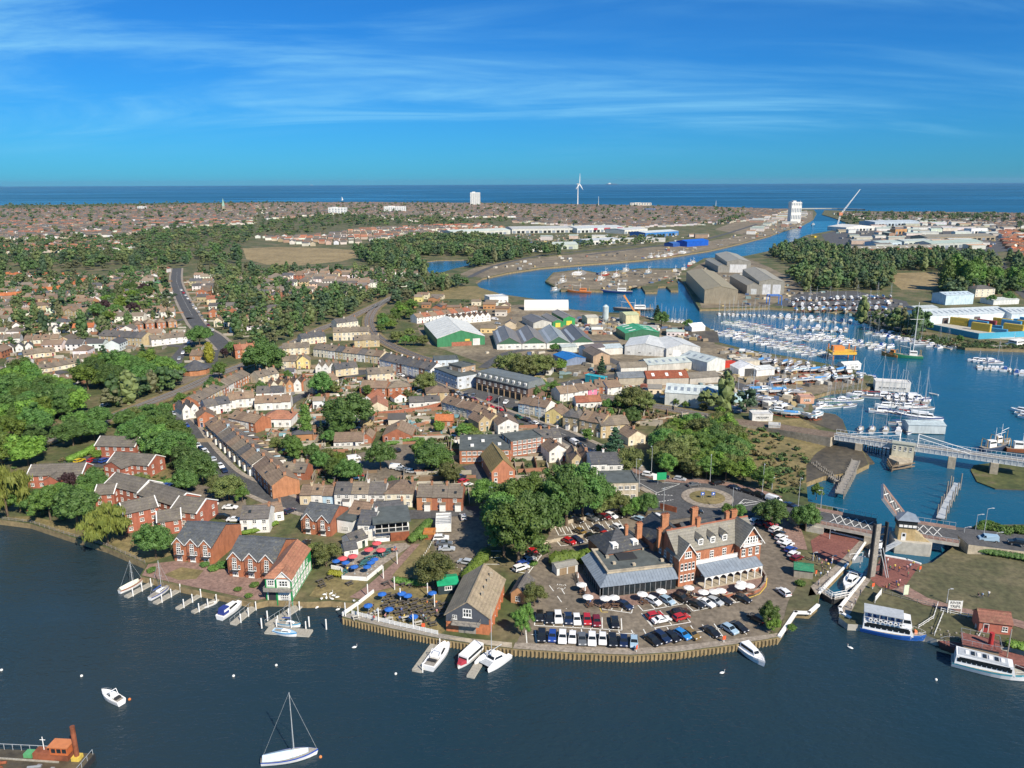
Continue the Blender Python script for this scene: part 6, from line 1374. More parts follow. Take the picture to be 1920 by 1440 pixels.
for nm,ds,a,b,D,H,rh,ax,wc,rc,kw in(('industrial_unit','small green fronted unit behind the factory',(1056,610),(1078,609),30,5,1.6,'y',(0.04,0.30,0.10),(0.24,0.22,0.19),dict(doors=(('front',.5,4,3,(0.75,0.6,0.1)),))),('industrial_unit','green unit with yellow door behind the factory',(1036,614),(1056,613),28,4,1.6,'y',(0.04,0.25,0.09),(0.24,0.22,0.19),dict(doors=(('front',.5,3.5,3,(0.75,0.6,0.1)),))),('industrial_unit','dark roofed unit behind the factory',(1000,616),(1034,614),26,4,2.0,'y',(0.5,0.5,0.46),(0.16,0.15,0.14),{}),('industrial_unit','pale yellow unit beside the scrap yard',(1173,609),(1198,608),14,7,1.0,'x',(0.62,0.58,0.36),(0.52,0.56,0.32),{}),('industrial_unit','cream unit beside the concrete silo',(1101,609),(1122,608),12,5,1.0,'x',(0.66,0.62,0.48),(0.5,0.48,0.4),{}),('industrial_unit','white flat unit by the boat tent',(918,569),(953,567),14,5,.4,'flat',(0.76,0.76,0.74),(0.6,0.6,0.58),dict(winrow=4)),('store_shed','blue roofed store by the lane',(1062,686),(1098,682),16,3.4,1.4,'y',(0.2,0.25,0.35),(0.02,0.16,0.45),{}),('store_shed','brick store beside the blue roofed one',(1092,672),(1112,684),10,5,2,'x',(0.42,0.3,0.2),(0.16,0.13,0.11),dict(rmat='roof')),('office_block','white two storey office by the twin warehouses',(1100,672),(1134,668),9,5.6,1.5,'x',(0.74,0.73,0.7),(0.14,0.12,0.12),dict(winrow=4)),('store_shed','low pale store by the factory',(1053,662),(1082,660),8,3.5,1,'x',(0.55,0.6,0.56),(0.4,0.45,0.44),{}),('store_shed','pale blue roofed store by the lane',(1132,666),(1168,664),12,4,1.2,'x',(0.66,0.64,0.58),(0.45,0.52,0.54),{}),('turquoise_trailer','turquoise lorry trailer parked by the lane',(1097,716),(1132,722),3.2,3.4,.2,'flat',(0.03,0.33,0.42),(0.05,0.42,0.5),{}),('boatyard_office','pale blue boat hall by the field',(1772,572),(1824,570),16,8,1.6,'x',(0.55,0.70,0.78),(0.50,0.60,0.66),dict(lights=6)),('depot_hall','long white depot hall with skylights beside the containers',(1737,608),(1892,601),24,6,2.6,'x',(0.66,0.76,0.82),(0.52,0.58,0.60),dict(lights=16,doors=(('front',.22,5,4,(0.12,0.1,0.1)),('front',.6,5,4,(0.12,0.1,0.1))))),('depot_hall','second depot hall at the edge beside the containers',(1895,604),(1990,602),24,6,2.6,'x',(0.66,0.76,0.82),(0.52,0.58,0.60),dict(lights=10)),('depot_shed','small grey shed behind the depot hall',(1718,588),(1758,586),12,4,1,'x',(0.5,0.55,0.55),(0.45,0.5,0.5),{}),('depot_shed','pale shed near the cream house',(1862,572),(1910,570),14,4,1,'x',(0.66,0.68,0.66),(0.55,0.58,0.56),{}),('boatyard_hut','dark roofed hut beside the boatyard',(1690,590),(1722,596),8,3,2.2,'x',(0.4,0.36,0.3),(0.10,0.09,0.08),dict(rmat='roof')),('quay_hut','white tent by the yacht pontoons',(1297,622),(1322,620),9,3,2,'x',(0.78,0.78,0.77),(0.78,0.78,0.77),{}),('yard_tent','open white tunnel tent in the boatyard',(1384,706),(1424,704),10,4,2.4,'y',(0.75,0.75,0.73),(0.78,0.78,0.77),dict(doors=(('front',.5,5,4,(0.08,0.08,0.08)),))),('yard_store','white boatyard store with pale roof',(1418,706),(1452,703),9,3.4,1,'x',(0.74,0.72,0.7),(0.6,0.62,0.62),{}),('yard_store','cream boatyard store with flat roof',(1390,690),(1424,687),8,3.2,.4,'flat',(0.6,0.55,0.45),(0.5,0.47,0.4),{}),('yard_store','red container store in the boatyard',(1359,690),(1378,688),3,2.8,.1,'flat',(0.55,0.05,0.03),(0.5,0.05,0.03),{}),('yard_store','pale turquoise boatyard container',(1376,755),(1414,754),4,2.8,.1,'flat',(0.4,0.6,0.65),(0.45,0.62,0.66),{}),('yard_store','white portable cabin by the railway',(1410,790),(1448,790),5,3,.2,'flat',(0.72,0.72,0.7),(0.6,0.6,0.58),dict(winrow=4)),('yard_store','grey portable cabin beside the inlet',(1440,810),(1462,812),4,2.8,.2,'flat',(0.5,0.5,0.48),(0.5,0.5,0.48),{}),('works_hall','long brown roofed works beside the far wood',(1600,477),(1766,473),26,7,3,'x',(0.30,0.13,0.08),(0.30,0.27,0.20),dict(lights=12)),('works_hall','long pale green roofed works hall',(1745,467),(1842,463),30,8,3,'x',(0.45,0.48,0.44),(0.38,0.46,0.40),{}),('works_hall','brown works hall with saw roof',(1738,453),(1866,450),40,7,3,'x',(0.33,0.28,0.2),(0.27,0.24,0.17),{}),('works_hall','pale works hall with many rooflights',(1695,461),(1744,459),26,7,2,'x',(0.5,0.55,0.5),(0.5,0.55,0.5),dict(lights=10)),('works_hall','blue and white works hall',(1650,464),(1690,462),30,7,2,'x',(0.5,0.6,0.66),(0.45,0.52,0.48),{}),('works_hall','white block at the works edge',(1820,440),(1850,439),16,11,.5,'flat',(0.76,0.76,0.74),(0.6,0.6,0.6),{}),('quay_hall','white gabled quay hall beside the crane',(1586,434),(1640,432),50,8,4,'y',(0.70,0.70,0.66),(0.68,0.67,0.62),{}),('quay_hall','long pale blue quay hall',(1640,425),(1722,423),50,10,2,'x',(0.45,0.52,0.58),(0.5,0.55,0.58),{}),('quay_hall','brick office block on the south quay',(1678,440),(1700,439),12,10,.4,'flat',(0.5,0.28,0.12),(0.2,0.2,0.2),dict(winrow=3)),('barn','grey barn near the dock sheds',(1532,500),(1576,496),16,5,2.4,'x',(0.4,0.36,0.28),(0.30,0.30,0.28),{}),('retail_shed','long cream retail shed with white roof',(960,438),(1080,436),70,9,3,'x',(0.6,0.6,0.55),(0.50,0.50,0.46),{}),('retail_shed','retail shed with coloured shop signs',(1082,437),(1170,434),60,9,3,'x',(0.62,0.64,0.62),(0.55,0.58,0.57),{}),('retail_shed','shorter retail shed with green sign',(1171,439),(1214,436),50,8,2,'x',(0.66,0.66,0.6),(0.6,0.61,0.58),{}),('retail_shed','low white warehouse near the lake bank',(1100,460),(1162,456),34,7,2,'x',(0.7,0.7,0.66),(0.5,0.53,0.54),{}),('retail_shed','pale green warehouse behind the pond wood',(1032,468),(1084,467),34,7,3,'x',(0.5,0.55,0.45),(0.50,0.56,0.50),{}),('retail_shed','blue fronted depot on the north quay',(1210,445),(1272,441),40,8,2,'x',(0.05,0.20,0.50),(0.62,0.66,0.64),{}),('retail_shed','pale long warehouse beyond the pond',(847,443),(957,439),50,8,2.5,'x',(0.55,0.56,0.5),(0.60,0.66,0.58),{}),('blue_store','bright blue covered stack on the north quay',(1288,463),(1328,460),22,8,2,'x',(0.01,0.10,0.50),(0.01,0.12,0.58),{}),('blue_store','second blue covered stack on the north quay',(1262,463),(1286,461),18,5,2,'x',(0.03,0.10,0.35),(0.05,0.14,0.40),{}),):
 t=shed(nm,ds,a,b,D,H,rh,ax,wc,rc,**kw)
 if nm in('retail_shed','works_hall','quay_hall'):
  Ls=(P(*b)-P(*a)).length
  for i in range(int(Ls/9)):mb=MB();mb.box((i*9+1.5,-.12,.3),(i*9+7.5,-.02,H*.55));mb.ob('glazed_bay','glass' if i%3 else 'leadroof',t)
for ds,fa,ca,W_,H,rh,wc,rc,kw in(('huge tan shed with mossy roof on the far quay',(1320,569),(1286,530),27,11.5,3.0,TAN,(0.34,0.28,0.15),{}),('lower grey dock shed with pale doors',(1400,552),(1368,532),12,8,2.4,(0.27,0.26,0.23),(0.33,0.29,0.20),dict(doors=(('front',.5,5,5,(0.5,0.53,0.54)),))),('tall grey dock shed with white doors',(1422,552),(1391,526),22,11.5,2.8,(0.30,0.29,0.25),(0.36,0.32,0.23),dict(doors=(('front',.3,7,9,(0.6,0.62,0.64)),('front',.7,7,9,(0.6,0.62,0.64))))),('rear dock shed with tall white doors',(1362,511),(1340,494),26,12,3.0,(0.28,0.27,0.24),(0.36,0.33,0.25),dict(doors=(('front',.3,9,9,(0.62,0.63,0.64)),('front',.65,9,9,(0.62,0.63,0.64))))),('narrow low dock shed beside the rear one',(1346,511),(1322,497),11,7,2,(0.27,0.26,0.23),(0.33,0.30,0.22),{})):
 pa,pc=P(*fa),P(*ca);dv=pc-pa;D_=round(dv.length,1);ex=Vector((dv.y,-dv.x,0)).normalized();shed('dock_shed',ds,fa,proj(pa+ex*W_),D_,H,rh,'y',wc,rc,**kw)
for i,c in enumerate(((0.02,0.28,0.1),(0.45,0.04,0.08),(0.5,0.1,0.1),(0.45,0.05,0.1),(0.02,0.28,0.1))):
 a=P(1085+i*24,436.5-i*.6);q=MB().box((0,0,0),(12,.3,4)).ob('shop_sign','matt',None,c,a+Vector((0,-.8,5)));tag(q,['green','dark red','red','crimson','green'][i]+' shop sign on the retail shed front','sign','shop signs')
p,r,L=frame((1828,557),(1864,556));building('cream_house','cream detached house with hipped slate roof near the depot','house',p,r,L,12,7,2.6,'hip',CR[2],SLATE[0],chim=((2,6),(L-2,6)),nf=4)
wall_px('blue_hoarding','long turquoise sheet wall round the container depot','wall',[(1668,596),(1735,616),(1834,636),(1990,628)],3.8,.5,mat='matt',color=(0.06,0.34,0.50))
for i,(x,y,c) in enumerate(((1780,612,'yellow'),(1793,613,'yellow'),(1806,611,'red'),(1815,617,'blue'),(1830,616,'red'),(1842,618,'blue'),(1860,613,'yellow'),(1876,617,'blue'),(1892,607,'blue'),(1905,618,'yellow'),(1820,622,'yellow'),(1850,625,'blue'),(1880,624,'yellow'),(1910,612,'blue'))):
 for lev in(0,1):
  if lev and i%3==2:continue
  t=thing('shipping_container',c+(' shipping container on the depot yard ground' if not lev else ' shipping container stacked on another'),'container',P(x,y-4)+Vector((0,0,2.62*lev)),rnd.choice([-.9,-.95]),'depot containers');col={'yellow':(0.55,0.40,0.06),'red':(0.30,0.05,0.05),'blue':(0.05,0.25,0.45)}[c]
  mb=MB();mb.box((0,0,0),(12,2.4,2.6));mb.ob('container_box','matt',t,col);mb=MB();[mb.box((k,-.04,.1),(k+.3,.0,2.5)) for k in range(0,12)];mb.ob('side_ribs','matt',t,col)
  mb=MB();mb.box((-.04,.1,.1),(0,2.3,2.5));mb.ob('container_door','matt',t,col)
  # railway embankment and swing bridge
def ramp_block(name,label,cat,line,w,bottom,mats=('stone','ballast'),struct=False):
 0
 n=len(line);xyl=[Vector((p.x,p.y)) for p in line];a,b=offset(xyl,w/2),offset(xyl,-w/2);mb=MB()
 V=[(*a[i],line[i].z) for i in range(n)]+[(*b[i],line[i].z) for i in range(n)]+[(*a[i],bottom) for i in range(n)]+[(*b[i],bottom) for i in range(n)]
 mb.add(V,[(i,n+i,n+i+1,i+1) for i in range(n-1)],1);mb.add(V,[(i,i+1,2*n+i+1,2*n+i) for i in range(n-1)]+[(n+i,3*n+i,3*n+i+1,n+i+1) for i in range(n-1)]+[(0,2*n,3*n,n),(n-1,2*n-1,4*n-1,3*n-1)],0)
 o=mb.ob(name,list(mats))
 return kind(o,'structure') if struct else tag(o,label,cat)
DZ=5.4
rl=[P(1352,787,GZ+.56),P(1440,797,3.2),P(1500,806,4.4),P(1566,816,DZ)]
ramp_block('railway_embankment','','',rl,8.0,0.2,struct=True)
pL,pR=P(1566,816,DZ),P(1935,868,DZ);d=pR-pL;r=math.atan2(d.y,d.x);L=math.hypot(d.x,d.y)
sb=thing('railway_swing_bridge','white girder railway swing bridge with cream cabin on a pier','bridge',(pL.x,pL.y,0),r)
xc=(P(1702,838,DZ)-pL).length
for y in(-2.4,2.4):
 mb=MB();mb.box((0,y-.15,DZ-1.0),(L,y+.15,DZ+.5));mb.box((0,y-.3,DZ+.5),(L,y+.3,DZ+.6));mb.box((0,y-.3,DZ-1.1),(L,y+.3,DZ-1.0));g=mb.ob('girder','galv',sb)
 mb=MB();[mb.box((x,y-.28,DZ-1.0),(x+.15,y+.28,DZ+.5)) for x in[i*1.8 for i in range(int(L/1.8))]];kind(mb.ob('stiffeners','white',g),'stuff')
 mb=MB();rails(mb,[(0,y*1.25),(L,y*1.25)],DZ+.6,1.0,.05);mb.ob('handrail','white',sb)
mb=MB();mb.box((0,-2.25,DZ-.3),(L,2.25,DZ-.1));mb.ob('deck','greytimber',sb)
for y in(-.75,.75):mb=MB();mb.box((0,y-.07,DZ-.1),(L,y+.07,DZ+.1));mb.ob('rail','steel',sb)
for x in(xc-3,xc+3):
 mb=MB();[mb.tube((x,y,DZ),(x,y,DZ+4.2),.14,n=6) for y in(-2.4,2.4)];mb.tube((x,-2.4,DZ+4.2),(x,2.4,DZ+4.2),.14,n=6);mb.tube((x,-2.4,DZ+1),(x,2.4,DZ+4.2),.07,n=5);mb.tube((x,2.4,DZ+1),(x,-2.4,DZ+4.2),.07,n=5);mb.ob('portal','white',sb)
for y in(-2.4,2.4):
 for s in(-1,1):mb=MB();mb.tube((xc+s*3,y,DZ+4.2),(xc+s*20,y,DZ+.7),.13,n=6);mb.ob('tie_bar','white',sb)
mb=MB();mb.box((xc-5.0,-5.6,2.4),(xc+2.2,-2.9,7.2));cb=mb.ob('cabin','wall',sb,(0.62,0.58,0.44))
mb=MB();mb.box((xc-5.3,-5.9,7.2),(xc+2.5,-2.7,7.45));mb.ob('cabin_roof','matt',cb,(0.35,0.36,0.30))
for i in range(4):win_at(sb,xc-4.1+i*1.75,-5.6,4.9,.8,1.5,(1,2))
mb=MB();mb.prism([(xc-5.5,-9),(xc-2,-12),(xc+2,-9),(xc+2.5,8),(xc-1.5,11),(xc-5.5,8)],-3,2.4);mb.ob('centre_pier','stone',sb)
mb=MB()
for i in range(9):mb.tube((xc-5.8+.4*i,-10-1.4*i if i<5 else-17+(i-5)*1.6,-2),(xc-5.8+.4*i,-10-1.4*i if i<5 else-17+(i-5)*1.6,2.3),.22,n=6)
mb.bar((xc-6,-9,2.2),(xc-4,-17,2.2),.3,.4);mb.bar((xc+3,-9,2.2),(xc-4,-17,2.2),.3,.4);mb.bar((xc-6,-9,1.0),(xc-4,-17,1.0),.3,.4);mb.bar((xc+3,-9,1.0),(xc-4,-17,1.0),.3,.4);mb.ob('fender','timber',sb)
for fx in((P(1612,824,DZ)-pL).length,(P(1787,848,DZ)-pL).length,(P(1866,858,DZ)-pL).length):mb=MB();mb.box((fx-1.2,-3.4,-3),(fx+1.2,3.4,DZ-1.12));mb.ob('pier','stone',sb)
# road bascule bridge
BZ=4.4
bl=[P(1462,952,GZ+.25),P(1490,957,2.6),P(1524,965,BZ-.1)]
ramp_block('road_ramp','','',bl,12.0,0.5,('stone','asphalt'),struct=True)
q0,q1=P(1524,965,BZ),P(1640,987,BZ);d=q1-q0;r=math.atan2(d.y,d.x);L=math.hypot(d.x,d.y);Wd=12.0
br=thing('road_bridge','concrete road bridge span with crosshatched deck left of the lock','bridge',(q0.x,q0.y,0),r)
mb=MB();mb.box((0,-Wd/2,BZ-.9),(L,Wd/2,BZ));mb.ob('deck','concrete',br)
mb=MB();mb.box((0,-3.6,BZ),(L,3.6,BZ+.02));mb.ob('road_surface','asphalt',br)
for y in(-5.9,3.8):mb=MB();mb.box((0,y,BZ),(L,y+2.1,BZ+.14));mb.ob('footway','pinkpave',br)
mb=MB();n=5
for i in range(n):
 x0,x1=L*.3+L*.66*i/n,L*.3+L*.66*(i+1)/n
 for(ya,yb) in((-3.2,3.2),(3.2,-3.2)):mb.bar((x0,ya,BZ+.04),(x1,yb,BZ+.04),.2,.015)
mb.ob('box_marking','linepaint',br)
for y in(-5.9,5.9):mb=MB();rails(mb,[(0,y),(L,y)],BZ+.1,1.1,.05);mb.ob('parapet_rail','galv',br)
mb=MB();mb.box((L-2.0,-Wd/2-.3,-2),(L+.2,Wd/2+.3,BZ-.92));mb.ob('pier','stone',br)
mb=MB();mb.box((-1,-Wd/2-.5,-2),(4.0,Wd/2+.5,BZ-.92));mb.ob('abutment','concrete',br)
q2,q3=P(1712,990,BZ),P(1795,1003,BZ);d=q3-q2;r2=math.atan2(d.y,d.x);L2_=math.hypot(d.x,d.y)
rb=thing('road_bridge','fixed road bridge span right of the control tower','bridge',(q2.x,q2.y,0),r2)
mb=MB();mb.box((0,-6,BZ-.9),(L2_,6,BZ));mb.ob('deck','concrete',rb);mb=MB();mb.box((0,-3.6,BZ),(L2_,3.6,BZ+.02));mb.ob('road_surface','asphalt',rb)
for y in(-5.9,3.8):mb=MB();mb.box((0,y,BZ),(L2_,y+2.1,BZ+.14));mb.ob('footway','pinkpave',rb)
mb=MB()
for i in range(3):
 x0,x1=L2_*(.05+.2*i),L2_*(.25+.2*i)
 for(ya,yb) in((-3.2,3.2),(3.2,-3.2)):mb.bar((x0,ya,BZ+.04),(x1,yb,BZ+.04),.2,.015)
mb.ob('box_marking','linepaint',rb)
for y in(-5.9,5.9):mb=MB();rails(mb,[(0,y),(L2_,y)],BZ+.1,1.1,.05);mb.ob('parapet_rail','galv',rb)
ramp_block('road_ramp','','',[q3,P(1850,1010,3.4),P(1920,1018,2.4),P(2010,1030,GZ+.15)],12.0,0.5,('stone','asphalt'),struct=True)
e=Vector((math.cos(r2),math.sin(r2),0))
lf=thing('bascule_leaf','raised bascule leaf with crosshatched road deck beside the control tower','bridge leaf',q2-e*.4,r2)
lf.rotation_euler=(0,R(52),r2+math.pi) if False else(0,0,r2)
u=Vector((-math.cos(R(50)),0,math.sin(R(50))));nrm=Vector((math.sin(R(50)),0,math.cos(R(50))));LL=13.0
def lbox(a0,a1,y0,y1,t0,t1):
 mb=MB();c=[u*a+Vector((0,y,0))+nrm*t for t in(t0,t1) for a,y in((a0,y0),(a0,y1),(a1,y1),(a1,y0))]
 mb.add(c,[(3,2,1,0),(4,5,6,7),(0,1,5,4),(1,2,6,5),(2,3,7,6),(3,0,4,7)]);return mb
lbox(0,LL,-6,6,-.7,0).ob('leaf_deck','steel',lf);lbox(.2,LL-.1,-3.4,3.4,0,.02).ob('road_surface','asphalt',lf)
for y in(-5.9,3.7):lbox(.2,LL-.1,y,y+2.2,0,.12).ob('footway','pinkpave',lf)
mb=MB();n=5
for i in range(n):
 for ya,yb in((-3,3),(3,-3)):
  a,b=u*(LL*(i+.1)/n)+Vector((0,ya,0))+nrm*.05,u*(LL*(i+.9)/n)+Vector((0,yb,0))+nrm*.05
  w=(b-a).normalized().cross(nrm)*.12;mb.add([a-w,b-w,b+w,a+w],[(3,2,1,0)]);mb.add([a-w-nrm*.01,b-w-nrm*.01,b+w-nrm*.01,a+w-nrm*.01],[(0,1,2,3)])
mb.ob('box_marking','linepaint',lf)
pv=P(1630,1086);t=thing('raised_footbridge','upright dark steel lift bridge leaf standing over the lock','bridge leaf',pv,.35)
for x in(0,3.9):mb=MB();mb.box((x,0,0),(x+.35,.9,15));mb.ob('girder','dark',t)
mb=MB();mb.box((.35,.35,.2),(2.2,.5,14.8));mb.ob('deck_plate','greytimber',t)
for i in range(7):mb=MB();mb.box((.35,.5,1+i*2.1),(3.9,.8,1.25+i*2.1));mb.ob('cross_beam','dark',t)
mb=MB();mb.tube((4.6,-1,0),(2.6,.3,8),.12,n=6);mb.tube((5.2,-1,0),(3.6,.3,8),.12,n=6);mb.ob('strut','galv',t)
pt=P(1676,1037,0.0);d=P(1748,1044,0.0)-pt;r=math.atan2(d.y,d.x);t=thing('control_tower','brick bridge control tower with pyramid lead roof on concrete pier','tower',pt,r);L=d.length
mb=MB();mb.prism([(0,0),(L*.92,-.3),(L,1.5),(L,7),(0,7)],-3,3.6);mb.ob('pier','concrete',t)
mb=MB();mb.box((.8,1.2,3.6),(5.0,5.2,7.4));mb.ob('wall','brick',t,(0.46,0.34,0.17));mb=MB();mb.box((.5,.9,7.4),(5.3,5.5,9.6));mb.ob('cabin','dark',t)
for i in range(4):
 mb=MB();x=.7+i*1.15;mb.box((x,.84,7.6),(x+.95,.9,8.3));mb.ob('panel','white',t);mb=MB();mb.box((x,.85,8.4),(x+.95,.9,9.4));mb.ob('pane','glass',t)
mb=MB();mb.add([(0,.4,9.6),(5.8,.4,9.6),(5.8,6,9.6),(0,6,9.6),(2.9,3.2,11.4)],[(0,1,4),(1,2,4),(2,3,4),(3,0,4),(3,2,1,0)]);mb.ob('roof','leadroof',t)
put(t,m_door(),'door','front',L,7,2.2,3.6,1.0,2.1,(0.7,0.7,0.68)).location.y=1.2
mb=MB();mb.add([(5.0,1.3,3.6),(9.0,1.3,3.6),(5.0,1.3,6.4)],[(0,1,2)]);mb.add([(5.0,4.4,3.6),(9.0,4.4,3.6),(5.0,4.4,6.4)],[(2,1,0)]);mb.add([(5.0,1.3,6.4),(9.0,1.3,3.6),(9.0,4.4,3.6),(5.0,4.4,6.4)],[(0,1,2,3)]);mb.ob('stair_wall','brick',t,(0.46,0.36,0.2))
mb=MB();mb.bar((1.0,0,3.7),(-4.5,-4.5,2.1),1.6,.2);rails(mb,[(1.0,-.8),(-4.2,-5.0)],2.9,.9,.05);mb.ob('gangway','galv',t)
# lock gates, copings, dolphins, jetties
def wh_edge(pts,label,w=.5):return wall_px('lock_coping',label,'coping',pts,.35,w,mat='white',z=GZ)
wh_edge([(1536,1113),(1589,1058)],'white coping along the west lock wall');wh_edge([(1462,1193),(1492,1149),(1517,1150),(1533,1136)],'white edged quay at the west lock entrance',.8)
wh_edge([(1591,1122),(1621,1084)],'white coping along the east lock wall');wh_edge([(1592,1158),(1577,1150),(1575,1140),(1588,1124)],'white rounded coping at the east lock entrance',.8)
wh_edge([(1600,1050),(1625,1014),(1560,998)],'white edging round the west brick paving');wh_edge([(1655,1042),(1700,1050),(1725,1058)],'white edging round the east brick paving')
g0,g1,gm=P(1538,1118,0),P(1589,1127,0),P(1561,1133,0)
for k_,(a,b) in enumerate(((g0,gm),(g1,gm))):
 d=b-a;t=thing('lock_gate',['western','eastern'][k_]+' lock gate with white handrail','lock gate',a,math.atan2(d.y,d.x));L=d.length
 mb=MB();mb.box((0,-.3,-2),(L,.3,1.5));mb.ob('gate_leaf','dark',t);mb=MB();mb.box((0,-.6,1.5),(L,.6,1.62));mb.ob('walkway','greytimber',t)
 for y in(-.55,.55):mb=MB();rails(mb,[(0,y),(L,y)],1.62,1.1,.07);mb.box((0,y-.03,2.1),(L,y+.03,2.25));mb.ob('handrail','white',t)
fence_px('lock_rail','white handrails beside the lower lock gate',[(1538,1110),(1552,1096),(1562,1086)],1.1,1.2,mat='white',rails_=2)
fence_px('lock_rail','white handrail on the east lock side',[(1592,1118),(1606,1102)],1.1,1.2,mat='white',rails_=2)
g0,g1=P(1592,1056,0),P(1640,1050,0);d=g1-g0;t=thing('lock_gate','upper lock gate with grey rails beside the lift leaf','lock gate',g0,math.atan2(d.y,d.x));mb=MB();mb.box((0,-.3,-2),(d.length*.5,.3,1.6));mb.ob('gate_leaf','steel',t);mb=MB();rails(mb,[(0,0),(d.length*.5,0)],1.6,1.1,.06);mb.ob('handrail','white',t)
def jetty(name,label,pts,w,z,n,mat='greytimber',tall=1.0):
 t=thing(name,label,'jetty',P(*pts[0],0));o=P(*pts[0],0);ln=[P(a,b,0)-o for a,b in pts]
 for a,b in zip(ln,ln[1:]):
  mb=MB();mb.bar(a+Vector((0,0,z)),b+Vector((0,0,z)),w,.3);mb.ob('walkway',mat,t);d=b-a;s=Vector((-d.y,d.x,0)).normalized()*(w/2+.1)
  for i in range(n):
   for k in(-1,1):c=a+d*((i+.5)/n)+s*k;mb=MB();mb.tube(c+Vector((0,0,-2)),c+Vector((0,0,z+tall*rnd.uniform(.5,1.3))),.2,n=6);mb.ob('pile','greytimber',t)
 return t
jetty('fender_jetty','weathered timber fender pier curving beside the swing bridge',[(1604,874),(1592,900),(1572,936)],2.4,2.2,8)
jetty('fender_jetty','old broken timber jetty along the muddy shore',[(1524,876),(1545,892),(1570,908)],1.6,1.4,7)
jetty('landing_jetty','long steel landing jetty on tall piles above the right bridge',[(1762,978),(1778,944),(1795,912)],2.2,1.2,3,'galv',5.0)
jetty('landing_jetty','grey jetty under the swing bridge',[(1616,838),(1650,846),(1680,850)],2.0,1.6,4,'galv',.6)
# sheet piling along the quays
def piling(label,pts,sp=0.9,zt=GZ-.1,zb=-1.0,mat='piling'):
 ln=[P(a,b,GZ) for a,b in pts];mb=MB();o=ln[0];n_=0
 for a,b in zip(ln,ln[1:]):
  d=b-a;k=int(d.length/sp);s=Vector((d.y,-d.x,0)).normalized()*.12
  for i in range(k):c=a+d*((i+.5)/k)+s;mb.tube((c.x-o.x,c.y-o.y,zb),(c.x-o.x,c.y-o.y,zt),.24,n=5)
 t=tag(mb.ob('sheet_piling',mat,None,None,(o.x,o.y,0)),label,'quay wall');kind(t,'stuff');THINGS.pop();t['label']=label
 del t['category']
 return t
piling('rows of brown timber piles facing the hotel quay',[(962,1217),(1080,1225),(1185,1229),(1272,1223),(1370,1210),(1440,1199),(1460,1195)])
piling('timber piles facing the beer garden quay',[(641,1158),(730,1179),(822,1198),(880,1207),(962,1217)],.8)
piling('steel piles of the boatyard quay',[(1460,728),(1520,742),(1560,733),(1624,729),(1650,713)],.8)
# boats: one of each kind first, copies after
def place(t,a,b,z=0.0):
 0
 p,q=P(*a,z),P(*b,z);t.location=(p+q)/2;t.location.z=z;t.rotation_euler=(0,0,math.atan2(q.y-p.y,q.x-p.x));return(q-p).length
def L_of(a,b):return(P(*a,0)-P(*b,0)).length
a,b=(490,1432),(597,1414);L=L_of(a,b)
t=boat_yacht(L,tent=(0.50,0.62,0.70),stripe=(0.02,0.08,0.40),mast=1.28,name='keelboat',label='open keelboat with pale blue cover moored in the foreground',cab=False);place(t,a,b)
t=boat_cruiser(L_of((229,1322),(192,1303)),sport=True,name='speedboat',label='white open speedboat moored alone by an orange buoy');place(t,(229,1322),(192,1303))
t=boat_yacht(L_of((224,1113),(268,1092)),tent=(0.62,0.62,0.52),stripe=(0.35,0.10,0.04),mast=1.0,name='classic_yacht',label='varnished classic yacht under a cream cover on the westernmost pontoon',cab=False,hullmat='white');place(t,(224,1113),(268,1092))
t=boat_yacht(L_of((281,1126),(320,1102)),stripe=(0.02,0.06,0.30),mast=1.2,label='blue hulled sailing yacht on the second townhouse pontoon');place(t,(281,1126),(320,1102))
t=boat_dinghy(L_of((382,1140),(407,1131)),label='white open launch beside the fourth townhouse pontoon');place(t,(382,1140),(407,1131))
t=boat_dinghy(3.4,label='tiny white dinghy under the townhouse garden wall');place(t,(418,1124),(434,1120))
t=boat_cruiser(L_of((412,1163),(456,1132)),canopy=(0.02,0.04,0.22),label='white cruiser with navy canopy beside the long jetty');place(t,(412,1163),(456,1132))
t=boat_yacht(L_of((522,1172),(564,1176)),stripe=(0.05,0.3,0.5),label='white yacht inside the boathouse jetty');place(t,(522,1172),(564,1176))
t=boat_yacht(L_of((513,1186),(557,1194)),stripe=(0.02,0.25,0.55),rig=False,label='mastless pale blue yacht outside the boathouse jetty',deckcol=(0.4,0.6,0.75));place(t,(513,1186),(557,1194))
t=boat_cruiser(L_of((803,1258),(843,1208)),sport=True,label='large white sports cruiser beside the boathouse slip');place(t,(803,1258),(843,1208))
t=boat_cruiser(L_of((1380,1206),(1434,1252)),label='long white river cruiser moored at the hotel quay corner');place(t,(1380,1206),(1434,1252))
t=boat_cruiser(L_of((1606,1080),(1584,1110)),canopy=None,sport=True,label='white motor yacht inside the lock chamber');place(t,(1606,1080),(1584,1110))
t=boat_cruiser(11.0,fly=True,label='white motor yacht entering behind the upright bridge leaf');place(t,(1638,1052),(1652,1018))
a,b=(900,1217),(858,1256);L=L_of(a,b);t=thing('cabin_boat','long white roofed cabin boat with red bow cover','boat',group='boats');h,d_,s_=hull(L,3.0,.8,.2,.8);h.ob('hull',['gelcoat','paint'],t,(0.5,0.5,0.5));d_.ob('deck','deck',t)
aa=(-L*.46,L*.28,1.3,1.2,.76,2.2);cabin(*aa,.2,.1,.92).ob('cabin','gelcoat',t);band(*aa,.3,.75,.2,.1,.92).ob('cabin_window','glass',t);aa=(L*.28,L*.44,1.1,.5,.8,1.5);cabin(*aa,.4,0,.9).ob('bow_cover','cloth',t,(0.35,0.03,0.05));place(t,a,b)
a,b=(945,1227),(902,1256);L=L_of(a,b);t=thing('catamaran','white sailing catamaran with trampoline netting','catamaran',group='boats')
